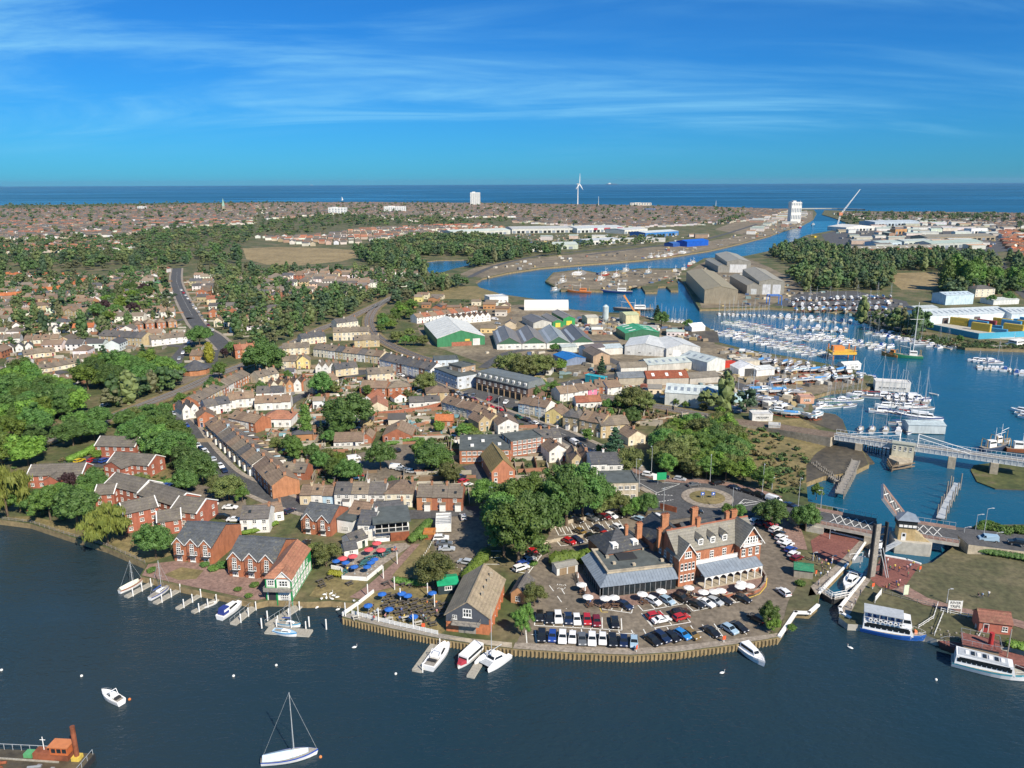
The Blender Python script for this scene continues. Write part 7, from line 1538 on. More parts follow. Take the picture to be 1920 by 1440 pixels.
for y in(-1.9,1.9):
 h,d_,s_=hull(L,1.5,.9,.2,.7);o=h.ob('hull',['gelcoat','paint'],t,(0.7,0.72,0.75),(0,y,0));d_.ob('hull_deck','gelcoat',t,None,(0,y,0))
mb=MB();mb.box((-L*.4,-1.9,.7),(L*.15,1.9,.95));mb.ob('bridge_deck','gelcoat',t);aa=(-L*.25,L*.15,1.7,1.2,.95,1.8);cabin(*aa,1.0,.3,.75).ob('cabin','gelcoat',t);band(*aa,.3,.8,1.0,.3,.75).ob('cabin_window','carglass',t)
mb=MB();mb.box((L*.16,-1.5,.85),(L*.38,1.5,.9));mb.ob('trampoline','galv',t);mb=MB();mb.tube((L*.05,0,1.7),(L*.05,0,13),.1,.06,6);mb.ob('mast','galv',t);mb=MB();mb.tube((L*.05,0,3.0),(-L*.4,0,2.9),.09,n=5);mb.ob('boom','galv',t);place(t,a,b)
def trip_boat(a,b,label,two,col,B=4.6):
 L=L_of(a,b);t=thing('trip_boat',label,'trip boat',group='boats');h,d_,s_=hull(L,B,1.3,.35,.85,stripe='all' if two else True);h.ob('hull',['gelcoat','paint'],t,col);d_.ob('deck','deck',t)
 aa=(-L*.47,L*.30,B*.44,B*.36,1.25,3.3);cabin(*aa,.6,.2,.94).ob('saloon','gelcoat',t)
 n=8 if two else 11
 for i in range(n):
  for s in(-1,1):
   x=-L*.44+L*.70*i/n;w=L*.70/n*.8;k=1-.18*(i/n)**2;mb=MB();y=s*(B*.44*(1-.17*(x+L*.47)/(L*.77))*.965+.05);mb.box((x,min(y,y+s*.03),1.9),(x+w,max(y,y+s*.03),2.75));mb.ob('saloon_window','carglass',t)
 band(*aa,.45,.85,.6,.2,.94).ob('front_window','carglass',t)
 if two:
  mb=MB();rails(mb,[(L*.2,-B*.38),(-L*.46,-B*.42),(-L*.46,B*.42),(L*.2,B*.38)],3.3,1.0,.04);mb.ob('upper_rail','white',t)
  for i in range(7):mb=MB();x=-L*.36+i*L*.075;mb.tube((x,-B*.43,3.85),(x,-B*.43-.12,3.85),.42,n=12);mb.tube((x,-B*.43-.125,3.85),(x,-B*.43-.13,3.85),.2,n=10,m_=1);mb.ob('lifebelt',['white','dark'],t)
  mb=MB();mb.box((-L*.47,-B*.44,5.4),(L*.13,B*.44,5.55));mb.ob('canopy','galv',t)
  for i in range(6):
   for s in(-1,1):mb=MB();x=-L*.46+i*L*.115;mb.tube((x,s*B*.42,3.3),(x,s*B*.42,5.4),.05,n=5);mb.ob('canopy_post','white',t)
  aa=(L*.12,L*.27,B*.3,B*.26,3.3,5.3);cabin(*aa,.5,.1,.9).ob('wheelhouse','gelcoat',t);band(*aa,.45,.85,.5,.1,.9).ob('wheelhouse_window','carglass',t)
  for i in range(6):mb=MB();x=-L*.4+i*L*.09;mb.box((x,-B*.3,3.3),(x+.5,B*.3,3.8));mb.ob('bench','matt',t,(0.05,0.12,0.35))
  mb=MB();mb.tube((L*.32,.2,1.6),(L*.36,.2,1.6),.8,.5,8);mb.ob('life_raft','matt',t,(0.65,0.16,0.05))
 else:
  mb=MB();mb.box((-L*.43,-B*.36,3.31),(L*.2,B*.33,3.36));ro=mb.ob('roof','galv',t)
  for i in range(7):mb=MB();x=-L*.34+i*L*.075;mb.box((x,-.7,3.36),(x+L*.045,.7,3.5));mb.ob('roof_hatch','glass' if i%2 else 'white',ro)
 mb=MB();rails(mb,[(L*.3,-B*.34),(L*.42,-B*.18),(L*.48,0),(L*.42,B*.18),(L*.3,B*.34)],1.55,.8,.035);mb.ob('bow_rail','white',t)
 place(t,a,b);return t
trip_boat((1612,1178),(1736,1203),'blue and white double deck trip boat with lifebelts along its rail',True,(0.02,0.11,0.42))
trip_boat((1783,1243),(1932,1279),'long white single deck trip boat with window row',False,(0.05,0.28,0.36),4.4)
a,b=(1944,1255),(1757,1214);L=L_of(a,b);t=thing('steam_vessel','old maroon decked passenger vessel with railings behind white trip boat','vessel',group='boats');h,d_,s_=hull(L,5.2,1.3,.3,.7,stripe='all');h.ob('hull',['paint','paint'],t,(0.10,0.05,0.05));d_.ob('deck','redpave',t)
mb=MB();mb.box((-L*.1,-2.2,1.3),(L*.25,2.2,3.4));mb.ob('deckhouse','matt',t,(0.35,0.28,0.2));mb=MB();mb.box((-L*.12,-2.5,3.4),(L*.27,2.5,3.55));mb.ob('upper_deck','redpave',t);mb=MB();rails(mb,[(-L*.12,-2.45),(L*.27,-2.45),(L*.27,2.45),(-L*.12,2.45),(-L*.12,-2.45)],3.55,1.1,.05);rails(mb,[(L*.27,-2.2),(L*.42,-1.2),(L*.48,0),(L*.42,1.2),(L*.27,2.2)],1.5,1.0,.05);mb.ob('railing','steel',t)
mb=MB();mb.tube((-L*.02,.4,3.5),(-L*.02,.4,6.5),.5,n=10);mb.ob('funnel','matt',t,(0.4,0.03,0.03));mb=MB();mb.tube((-L*.2,0,1.3),(-L*.2,0,8),.12,n=6);mb.ob('mast','deck',t);place(t,a,b)
p0=P(-70,1400,1.3);d=P(178,1412,1.3)-p0;r=math.atan2(d.y,d.x);t=thing('work_barge','rusty work barge with orange cabin and brown spud pile','barge',(p0.x,p0.y,0),r,'boats');L=d.length;Wb=8.5
mb=MB();mb.box((0,-Wb,-.8),(L,0,1.2));mb.ob('hull','dark',t);mb=MB();mb.box((.1,-Wb+.1,1.2),(L-.1,-.1,1.28));mb.ob('deck','mud',t)
mb=MB();rails(mb,[(0,-.2),(L*.78,-.2)],1.28,1.2,.05);rails(mb,[(L-.2,-.3),(L-.2,-Wb)],1.28,1.0,.05);mb.ob('railing','galv',t)
mb=MB();mb.box((L*.60,-2.3,1.28),(L*.86,-.5,2.6));mb.ob('engine_box','rust',t);mb=MB();mb.box((L*.74,-2.5,2.6),(L*.87,-.6,4.2));mb.ob('cabin','matt',t,(0.50,0.13,0.04));mb=MB();mb.box((L*.73,-2.7,4.2),(L*.88,-.4,4.4));mb.ob('cabin_roof','matt',t,(0.55,0.20,0.08))
for i in range(3):mb=MB();x=L*.752+i*L*.04;mb.box((x,-2.54,3.1),(x+L*.03,-2.5,3.9));mb.ob('cabin_window','glass',t)
mb=MB();mb.tube((L*.91,-1.6,0),(L*.91,-1.6,8.0),.42,n=10);mb.ob('spud_pile','rust',t);mb=MB();mb.box((L*.91-.7,-2.3,1.28),(L*.91+.7,-.9,2.0));mb.ob('pile_guide','yellowline',t)
mb=MB();mb.tube((L*.66,-1.2,2.6),(L*.66,-1.2,5.2),.08,n=5);mb.tube((L*.66-.5,-1.2,4.6),(L*.66+.5,-1.2,4.6),.06,n=5);mb.ob('mast','white',t)
for x,y in((.35,-4),(.5,-5.5),(.62,-4.5),(.8,-5.2),(.7,-6.5)):mb=MB();mb.tube((L*x,y,1.55),(L*x+2.2,y+.5,1.55),.26,n=7);mb.ob('deck_pipe','steel' if x>.6 else 'rust',t)
for i in range(16):
 mb=MB();x,y=rnd.uniform(L*.2,L*.95),rnd.uniform(-Wb+.5,-2.8);a_,b_=rnd.uniform(.2,.8),rnd.uniform(.15,.5);mb.box((x-a_,y-b_,1.28),(x+a_,y+b_,1.28+rnd.uniform(.15,.6)));mb.ob('deck_gear',['rust','greytimber','steel','deck','timber'][i%5],t)
mb=MB();mb.bar((L*.25,-2.4,1.5),(L*.8,-2.7,1.5),.25,.25);mb.ob('deck_beam','deck',t)
mb=MB();mb.box((L*.52,-2.0,1.28),(L*.58,-.7,2.1));mb.ob('locker','matt',t,(0.10,0.35,0.15))
# buoys and swans
for x,y,c,n_ in((3,1257,(0.75,0.74,0.7),'white'),(153,1268,(0.75,0.74,0.7),'white'),(438,1268,(0.75,0.74,0.7),'white'),(243,1312,(0.65,0.2,0.05),'orange'),(601,1420,(0.65,0.22,0.06),'orange'),(742,1264,(0.75,0.74,0.7),'white'),(518,1248,(0.75,0.74,0.7),'white'),(1755,1275,(0.75,0.74,0.7),'white')):
 t=thing('mooring_buoy','round %s mooring buoy on the broad'%n_,'buoy',P(x,y,0),0,'mooring buoys');mb=MB();n=10
 for i in range(6):z0,z1=-.3+i*.15,-.15+i*.15;r0,r1=math.sqrt(max(.001,.2-(z0-.15)**2)),math.sqrt(max(.001,.2-(z1-.15)**2));mb.tube((0,0,z0),(0,0,z1),r0,r1,9)
 mb.ob('float','matt',t,c);t.scale=(.65,.65,.65);mb=MB();mb.tube((0,0,.55),(0,0,.75),.06,n=5);mb.ob('ring','steel',t)
def swan(x,y,rz,zone='',z=0.0,land=False):
 def mk():
  mb=MB();st=[(-.55,.05,.18),(-.3,.22,.2),(0,.28,.22),(.25,.2,.2),(.4,.09,.24),(.46,.055,.45),(.42,.05,.7),(.48,.06,.8),(.62,.02,.76)];n=7
  for x_,r_,z_ in st:mb.v+=[(x_+(0 if x_<.38 else r_*.6*math.sin(2*math.pi*i/n)),r_*math.cos(2*math.pi*i/n),z_+(r_*.7*math.sin(2*math.pi*i/n) if x_<.38 or x_>.46 else 0)) for i in range(n)]
  for k in range(len(st)-1):
   for i in range(n):mb.f.append((k*n+i,k*n+(i+1)%n,(k+1)*n+(i+1)%n,(k+1)*n+i));mb.m.append(1 if k==len(st)-2 else 0)
  mb.f.append(tuple(range(n-1,-1,-1)));mb.m.append(0);return mb.mesh('swan',['white','rust'],True)
 return tag(obj('swan',cached('swan',mk),None,P(x,y,z),rz,(1.15,1.15,1.15)),'white swan','swan','swans',zone)
for x,y,r_ in((665,1215,.3),(1354,1263,.2),(1594,1216,2.5),(595,1140,1),(632,1137,2),(634,1144,.5)):swan(x,y,r_,'swimming on the broad')
for i,(x,y) in enumerate(((609,1116),(621,1114),(612,1122),(622,1124),(632,1121),(603,1124),(664,1128),(626,1118))):swan(x,y,i*.9,'resting on the pub beach',GZ+.1)
# pontoons of the broad
for i,(a,b,w) in enumerate((((287,1091),(236,1118),1.5),((342,1101),(290,1130),1.5),((380,1111),(332,1140),1.3),((410,1121),(361,1147),1.3),((480,1134),(437,1169),1.8))):pontoon('pontoon','planked grey pontoon',a,b,w,'below the townhouses',rail=(i==4))
pontoon('pontoon','long jetty with handrail running out from the green boathouse',(564,1132),(503,1172),2.2,rail=True);pontoon('pontoon','cross pontoon at the end of the boathouse jetty',(500,1180),(583,1186),2.6,posts=3)
pontoon('pontoon','pontoon beside the large sports cruiser',(816,1208),(781,1257),2.2,posts=2);pontoon('pontoon','pontoon between the cabin boat and catamaran',(906,1230),(882,1268),1.8,posts=1)
for i,(x,y) in enumerate(((491,1178),(612,1180),(502,1164),(580,1175))):q=MB().tube((0,0,-2),(0,0,2.6),.17,n=7).ob('mooring_pile','white',None,None,P(x,y,0));tag(q,'white topped mooring pile near the boathouse jetty','pile','mooring piles')
jetty('landing_stage','grey landing stage along the trip boat moorings',[(1738,1194),(1800,1206),(1850,1214)],2.0,1.3,4)
# marina: prototypes, then copies in rows
def add_props(t,L,B):
 0
 mb=MB();mb.box((-L*.08,-.12,-1.5),(L*.12,.12,-.3));mb.ob('keel','dark',t);mb=MB()
 for x in(-L*.25,L*.2):
  for s in(-1,1):mb.tube((x,s*B*.5,-1.5),(x,s*B*.3,-.1),.08,n=5)
 mb.box((-L*.28,-B*.5,-1.5),(L*.22,B*.5,-1.35));mb.ob('cradle','rust',t)
Y1=proto(boat_yacht(9.5,label='white sailing yacht with blue sail cover'));Y2=proto(boat_yacht(8.0,cover=(0.6,0.58,0.5),stripe=(0.7,0.7,0.7),label='white sailing yacht with cream sail cover'))
Y3=proto(boat_yacht(11.5,cover=(0.25,0.03,0.03),stripe=(0.02,0.03,0.08),label='navy striped sailing yacht with red sail cover',mast=1.3));Y4=proto(boat_yacht(9.0,cover=(0.03,0.16,0.10),stripe=(0.02,0.14,0.08),label='green striped sailing yacht',deckcol=(0.5,0.42,0.3)))
M1=proto(boat_cruiser(8.5,label='white motor cruiser'));M2=proto(boat_cruiser(10.5,stripe=(0.02,0.05,0.2),fly=True,label='white flybridge motor cruiser'));M3=proto(boat_cruiser(7.5,canopy=(0.03,0.10,0.35),label='white cruiser with blue canopy'));D1=proto(boat_dinghy(4.5,label='small open white boat'))
W1=boat_yacht(9.0,label='white yacht propped ashore',cover=(0.1,0.2,0.4));add_props(W1,9.0,2.8);proto(W1)
W2=boat_yacht(8.0,label='mastless blue yacht ashore',stripe=(0.05,0.25,0.5),rig=False);add_props(W2,8.0,2.5);proto(W2)
W3=boat_cruiser(8.5,label='motor cruiser propped ashore',stripe=(0.05,0.3,0.45));add_props(W3,8.5,2.8);proto(W3)
W4=boat_yacht(8.5,tent=(0.05,0.22,0.50),label='covered boat propped ashore',rig=False,cab=False,stripe=(0.4,0.4,0.4));add_props(W4,8.5,2.6);proto(W4)
USED=set()
LB={}
for t_,l_,z_ in THINGS:
 if t_ in(Y1,Y2,Y3,Y4,M1,M2,M3,D1,W1,W2,W3,W4):LB[t_.name]=l_
def put_boat(pr,loc,rz,zone,s=1.0):
 if pr.name not in USED:
  USED.add(pr.name);pr.location=loc;pr.rotation_euler=(0,0,rz)
  for i,(o,l,z) in enumerate(THINGS):
   if o==pr:THINGS[i]=(o,l,zone)
  return pr
 return clone(pr,loc,rz,s,LB[pr.name],zone)
def boats(zone,a,b,n,kinds,ang=90,both=True,z=0.0,pont=None,off=5.2,sc=(.85,1.1),jit=.12):
 p,q=P(*a,z),P(*b,z);base=math.atan2(q.y-p.y,q.x-p.x);nn=Vector((-math.sin(base),math.cos(base),0))
 for i in range(n):
  s=(1 if i%2 else-1) if both else 1
  c=p.lerp(q,(i+.5)/n)+nn*(s*off if(both or off!=5.2) else 0)+Vector((rnd.uniform(-.4,.4),rnd.uniform(-.8,.8),0));c.z=z
  put_boat(rnd.choice(kinds),c,base+R(ang)*s+rnd.uniform(-jit,jit)+(math.pi if rnd.random()<.35 else 0),zone,rnd.uniform(*sc))
 if pont:pontoon('marina_pontoon','narrow floating marina walkway',a,b,1.8,zone,posts=4)
YS,MS,AL,WS=[Y1,Y2,Y3,Y4,Y1,Y2],[M1,M2,M3,M1],[Y1,Y2,M1,M3,Y3,M2,Y4],[W1,W2,W3,W4,W1]
boats('on the near marina pontoon',(1346,622),(1545,668),34,YS+[M1],pont=True)
boats('on the second marina pontoon',(1368,604),(1516,640),26,YS,pont=True)
boats('on the third marina pontoon',(1520,630),(1664,655),22,AL,pont=True)
boats('on the eastern marina pontoon',(1636,624),(1784,654),20,AL,pont=True)
boats('on the inner marina pontoon',(1450,594),(1596,606),20,AL,pont=True)
boats('on the middle marina pontoon',(1470,614),(1590,622),14,AL,pont=True)
boats('beside the dock shed quay',(1345,590),(1444,594),12,YS,both=False,off=0)
boats('at the yacht mooring near the white tent',(1186,596),(1290,606),16,YS,both=False,off=0)
ZB_=GZ+1.55
boats('in the back row of the boat park',(1486,562),(1676,556),15,WS,80,False,ZB_,off=0,jit=.5);boats('in the front row of the boat park',(1486,580),(1662,578),14,WS,80,False,ZB_,off=0,jit=.5)
boats('in the west boatyard by the quay',(1450,716),(1620,706),11,WS,30,False,ZB_,off=0,jit=.6);boats('in the middle of the west boatyard',(1440,694),(1596,694),11,WS,40,False,ZB_,off=0,jit=.9);boats('along the top of the west boatyard',(1420,676),(1520,684),7,WS,60,False,ZB_,off=0,jit=.8);boats('in the yard below the white tunnel tent',(1380,740),(1440,752),6,WS,50,False,ZB_,off=0,jit=.9)
boats('near the jack up barge',(1570,700),(1640,712),5,[M1,M3,Y2],20,False,0,off=0)
boats('along the big boatyard quay',(1600,742),(1720,752),9,[M2,M1,Y1,Y3],10,False,off=0,sc=(1.0,1.4));boats('on the moorings above the swing bridge',(1650,775),(1740,788),8,[Y3,M2,Y1,M1],12,False,off=0,sc=(1.0,1.4));boats('in the muddy inlet',(1530,766),(1600,762),4,[Y4,Y1,M1],15,False,off=0);boats('just behind the swing bridge',(1600,806),(1720,812),5,[Y2,M1,Y1],70,False,off=0);boats('at the outer boatyard moorings',(1650,762),(1735,768),6,[M2,Y3,M1],8,False,off=0)
boats('at the small eastern moorings',(1828,690),(1905,696),10,[M1,M3,M1,Y2],85,False,off=0,sc=(.7,1.0));boats('behind the small eastern moorings',(1826,678),(1870,682),5,[M2,Y1,M1],30,False,off=0);boats('at the edge of the eastern moorings',(1912,770),(1932,790),3,[M1,Y2],60,False,off=0)
boats('in the middle row of the boat park',(1480,572),(1670,568),12,WS,70,False,ZB_,off=0,jit=.6);boats('in the outer moorings below the houseboat',(1660,750),(1740,756),6,[Y1,M2,Y3],80,False,off=0,sc=(1.0,1.3));boats('rafted above the swing bridge',(1680,796),(1750,800),5,[Y1,M1,Y2],10,False,off=0);boats('off the small eastern moorings',(1900,700),(1940,704),4,[M1,M3],85,False,off=0)
boats('beside the boatyard cars',(1404,730),(1500,736),8,WS,55,False,ZB_,off=0,jit=.9);boats('on the scrub above the railway',(1452,772),(1540,782),5,WS,20,False,ZB_,off=0,jit=.8);boats('beside the houseboat inlet',(1540,752),(1610,752),5,[Y1,M2,Y4],12,False,off=0)
put_boat(D1,P(1750,740,0),2.3,'motoring alone across the lake')
for pr in(Y1,Y2,Y3,Y4,M1,M2,M3,D1,W1,W2,W3,W4):assert pr.name in USED or put_boat(pr,P(1700,700,0),0,'in mid lake')
def fb(a,b,col,label,L=None,house=(0.75,0.75,0.72)):t=boat_fishing((L or L_of(a,b))*1.25,col,house,label=label);place(t,a,b);return t
for i,(x,y) in enumerate(((1215,486),(1228,485),(1240,484),(1251,482))):fb((x,y),(x+14,y-2.2),(0.42,0.02,0.04),'red standby fishing vessel moored along the north quay')
fb((1250,481.5),(1268,478),(0.45,0.02,0.04),'largest red vessel on the north quay');fb((1274,478),(1290,474),(0.03,0.22,0.50),'blue and white tug on the north quay')
fb((1104,549),(1068,548),(0.62,0.17,0.03),'orange vessel at the shipyard quay',house=(0.65,0.2,0.05));fb((1180,549),(1132,548),(0.03,0.07,0.25),'dark blue vessel at the shipyard quay');fb((1036,548),(1050,545),(0.2,0.3,0.4),'grey blue boat at the shipyard tip');fb((1078,520),(1092,512),(0.6,0.6,0.6),'white fishing boat behind the shipyard')
for i,(x,y) in enumerate(((1262,513),(1278,510),(1290,500),(1296,497))):fb((x,y),(x+9,y-4),[(0.05,0.2,0.35),(0.6,0.6,0.58),(0.5,0.08,0.05),(0.06,0.25,0.2)][i],['blue','white','red','green'][i]+' fishing boat beside the dock sheds',16)
for i,(x,y,c,n_) in enumerate(((1130,521,(0.5,0.06,0.05),'red'),(1150,524,(0.7,0.7,0.68),'white'),(1168,514,(0.6,0.62,0.62),'pale grey'),(1122,530,(0.7,0.7,0.68),'cream'),(1210,518,(0.25,0.35,0.45),'blue'),(1050,535,(0.55,0.56,0.55),'grey'))):t=fb((x,y),(x+12,y-3),c,n_+' boat hauled out on the shipyard quay',14);t.location.z=GZ+.5
fb((1528,447),(1512,446),(0.65,0.42,0.01),'bright yellow vessel in the narrow channel',26,(0.7,0.5,0.02));fb((1505,424),(1494,430),(0.4,0.05,0.05),'red trawler below the white silo',22);fb((1530,420),(1518,426),(0.15,0.35,0.5),'pale blue vessel in the narrow channel',24)
fb((1845,846),(1885,842),(0.05,0.07,0.12),'navy workboat with crane at the lake edge');fb((1892,846),(1945,850),(0.35,0.12,0.05),'white and brown passenger ship at the lake edge',house=(0.78,0.78,0.76));fb((1862,838),(1890,834),(0.6,0.6,0.6),'white tug behind the navy workboat')
fb((1724,672),(1680,670),(0.04,0.24,0.12),'long green wooden sailing trawler at the pontoon end');fb((1680,670),(1655,666),(0.6,0.20,0.04),'orange pilot boat at the pontoon end',house=(0.65,0.25,0.05));fb((1240,582),(1134,582),(0.06,0.06,0.07),'black dredger hull beside the scrap yard',26)
t=fb((1920,648),(1870,654),(0.38,0.34,0.28),'pale derelict barge on the mud by the depot',30)
t=thing('tall_mast','tall white flagpole mast beside the green trawler','mast',P(1711,668,0));mb=MB();mb.tube((0,0,0),(0,0,32),.25,.12,7);mb.ob('pole','white',t);mb=MB();mb.tube((-4,0,22),(4,0,22),.1,n=5);mb.ob('yard','white',t)
t=thing('jack_up_barge','orange and yellow jack up barge on legs in the marina','barge',P(1576,672,0));mb=MB();mb.box((-7,-5,3.2),(7,5,4.6));mb.ob('hull','matt',t,(0.70,0.42,0.05))
for x in(-6,6):
 for y in(-4,4):mb=MB();mb.tube((x,y,-3),(x,y,8),.35,n=7);mb.ob('leg','matt',t,(0.62,0.2,0.04))
mb=MB();mb.box((-5,-2,4.6),(1,3,7.4));mb.ob('cabin','matt',t,(0.70,0.24,0.05));mb=MB();rails(mb,[(-7,-5),(7,-5),(7,5),(-7,5),(-7,-5)],4.6,1.1,.08);mb.ob('railing','matt',t,(0.75,0.5,0.08))
shed('floating_boathouse','grey sheet floating boathouse beyond the swing bridge',(1702,812),(1772,814),7,3.6,.8,'x',(0.50,0.56,0.58),(0.42,0.50,0.53),z=.3)
shed('houseboat','long white two deck houseboat beside the boatyard quay',(1640,732),(1706,736),6,4.4,.4,'flat',(0.72,0.70,0.66),(0.7,0.68,0.64),z=.3,winrow=8);shed('houseboat','white houseboat near the jack up barge',(1582,695),(1614,693),6,3.2,1,'x',(0.76,0.76,0.74),(0.72,0.72,0.7),z=.3,winrow=3);shed('houseboat','pink brown houseboat in the inlet',(1500,757),(1526,757),5,3,.3,'flat',(0.62,0.36,0.24),(0.5,0.3,0.22),z=1.6,winrow=3)
# vehicles
Z6=GZ+.07
cars_line('in the front bay row of the hotel car park',(1012,1160),(1154,1171),'h:black s:black u:white s:navy h:white h:red h:maroon - s:black',-82)
cars_line('in the quayside bay row by the boathouse',(1016,1197),(1188,1207),'u:black h:blue u:white h:white s:grey u:white h:white u:black h:navy h:pale_blue',-88)
cars_line('in the quayside bay row nearest the river cruiser',(1224,1203),(1386,1180),'s:black u:navy h:black h:bright_blue h:bronze - s:black - h:pale_blue s:black',-72)
cars_line('in the island bays of the hotel car park',(1228,1157),(1275,1152),'h:red u:black',8);cars_line('in the lower island bays of the hotel car park',(1240,1167),(1277,1161),'s:white h:red',8)
cars_line('in front of the restaurant',(1172,1138),(1278,1126),'s:navy - h:white h:pale_blue u:black',-62);cars_line('in front of the hotel verandah',(1306,1136),(1392,1126),'h:black s:white h:silver s:black - h:black',-58)
cars_line('against the upper car park wall',(1082,980),(1160,969),'h:black - u:grey h:black h:maroon h:white h:black',-62);cars_line('in the middle of the upper car park',(1088,1000),(1160,992),'h:bronze - u:navy - h:white',-64);cars_line('in the lower row of the upper car park',(1068,1018),(1166,1004),'h:red h:navy - u:black s:black u:red s:navy h:pale_blue',-66)
cars_line('beside the big trees at the hotel car park',(976,1068),(1004,1036),'u:white h:blue s:silver h:black u:red',-32);cars_line('behind the hotel roof',(1230,971),(1196,975),'h:white - h:pale_blue',-60)
cars_line('in the row beside the lock road',(1448,990),(1494,1050),'h:red u:white s:black h:white s:white u:white h:blue h:white h:maroon',128);cars_line('beside the lock road top',(1400,980),(1440,984),'h:silver u:white h:navy h:red',62)
cars_line('near the lock lawn',(1470,1114),(1471,1113),'h:white',60);cars_line('under the quay tree',(1420,1165),(1422,1164),'u:black',90)
cars_line('in the pub car park',(828,1012),(838,1033),'u:white s:grey s:silver',78);cars_line('by the hedge in the pub car park',(872,1056),(873,1055),'h:silver',90);cars_line('at the pub car park entrance',(868,972),(869,970),'h:silver',20)
cars_line('in the town car park',(745,846),(790,838),'h:black - s:black u:black',92,False);cars_line('in the middle of the town car park',(744,880),(772,887),'v:white h:silver s:grey h:silver',20,False);cars_line('along the west edge of the town car park',(664,862),(672,903),'v:white u:white h:silver - h:red h:white',100,False)
cars_line('beside the mossy roofed hall',(864,898),(876,912),'u:navy h:red h:white',120,False)
cars_line('beside the flats lawn',(150,866),(198,866),'h:yellow - h:red h:navy u:blue',70,False);cars_line('in the flats car park',(302,912),(338,916),'s:black h:blue - h:black',70,False);cars_line('in the lower flats car park',(360,943),(432,955),'h:silver - u:white - s:white',20,False);cars_line('by the townhouse lane',(418,972),(440,978),'h:black s:white',30,False);cars_line('at the pub side road',(543,962),(546,961),'h:navy',10);cars_line('behind the green boathouse',(573,1022),(578,1016),'h:black',0)
cars_line('along the climbing street',(372,838),(420,884),'h:white h:navy u:white - h:silver - h:white s:navy',0,False,park=True);cars_line('up the climbing street',(326,778),(350,800),'h:silver h:blue',0,False)
cars_line('on the shopping street',(972,784),(1032,806),'h:green u:navy h:white s:grey h:black',0,False,park=True);cars_line('queueing toward the roundabout',(1066,826),(1130,862),'s:black v:white u:black s:navy h:navy h:black',0);cars_line('approaching the roundabout',(1172,884),(1173,885),'s:black',0);cars_line('on the roundabout approach lane',(1216,893),(1274,901),'u:white h:navy h:silver',0);cars_line('on the roundabout',(1300,912),(1346,908),'s:grey u:black',8);cars_line('leaving the roundabout',(1378,917),(1424,932),'s:navy s:black u:black',0);cars_line('at the roundabout exit',(1306,962),(1307,962),'h:black',0)
cars_line('on the bridge road',(1450,940),(1482,950),'v:white s:navy',0,z=GZ+.4);cars_line('on the right bridge road',(1853,1014),(1905,1020),'v:pale_blue u:black',180,z=3.2)
cars_line('in the shop car park',(858,740),(948,756),'h:silver s:navy u:grey - u:red h:black h:white',-70,False);cars_line('along the shopping street kerb',(846,736),(936,770),'u:black h:grey s:black u:maroon h:silver h:red h:red',0,False,park=True);cars_line('along the shop terrace',(752,706),(800,716),'h:white s:navy h:black u:silver',0,False,park=True)
cars_line('along the far street',(340,545),(398,620),'h:white h:red u:silver h:white s:navy h:silver h:white u:navy h:black h:white h:maroon h:silver',0,False,park=True);cars_line('on the lower far street',(354,644),(330,686),'h:white h:silver h:white h:silver u:white',0,False)
cars_line('beside the twin warehouses',(1120,700),(1190,690),'h:red - u:black - h:white h:silver',40,False);cars_line('in the west boatyard',(1412,760),(1470,764),'u:black h:black - h:silver v:white',40,False);cars_line('by the marina shore',(1394,660),(1440,668),'v:white u:white - h:silver h:silver',30,False);cars_line('in the boat park',(1622,596),(1676,592),'h:silver h:blue h:white h:silver v:white',30,False);cars_line('beside the inlet',(1444,752),(1478,762),'v:white h:silver h:white h:grey',20,False);cars_line('by the railway shops',(1040,736),(1041,735),'h:white',0,False);cars_line('near the factory',(928,600),(944,625),'v:white h:silver h:white h:black',60,False)
for i,(x,y,c) in enumerate(((118,744,'v:white'),(130,748,'v:white'),(140,755,'v:silver'),(212,752,'v:silver'),(196,762,'h:white'))):cars_line('among the trees by the railway',(x,y),(x+6,y-2),c,10,False)
# people
for x,y in((1535,1055),(1540,1062),(1548,1058),(1552,1065),(1558,1062),(1541,1072),(1546,1076),(1530,1052),(1525,1050),(1556,1072),(1551,1080),(1538,1082),(1560,1056),(1590,1040),(1535,1096),(1522,1052)):person(x,y,rnd.choice(['stand','walk']),rnd.choice(list(SHIRT)),zone='beside the west lock side')
for x,y in((1664,1056),(1668,1070),(1677,1068),(1685,1072),(1700,1070),(1706,1066),(1702,1082),(1666,1104),(1680,1098),(1686,1096),(1660,1108),(1683,1104),(1712,1062)):person(x,y,rnd.choice(['stand','walk','sit']) if x>1690 else 'stand',rnd.choice(list(SHIRT)),zone='on the east lock paving')
for x,y,s_ in((1833,1122,'dark'),(1841,1122,'pale blue'),(1853,1119,'white')):person(x,y,'sit' if s_=='dark' else 'walk',s_,zone='on the lock meadow')
for x,y in((40,962),(52,964),(60,962)):person(x,y,'sit',rnd.choice(['white','red','yellow']),zone='on the riverside lawn')
for x,y in((1613,1116),(1603,1132),(1596,1142),(1534,1098)):person(x,y,'stand',rnd.choice(['white','grey']),zone='at the lock gate')
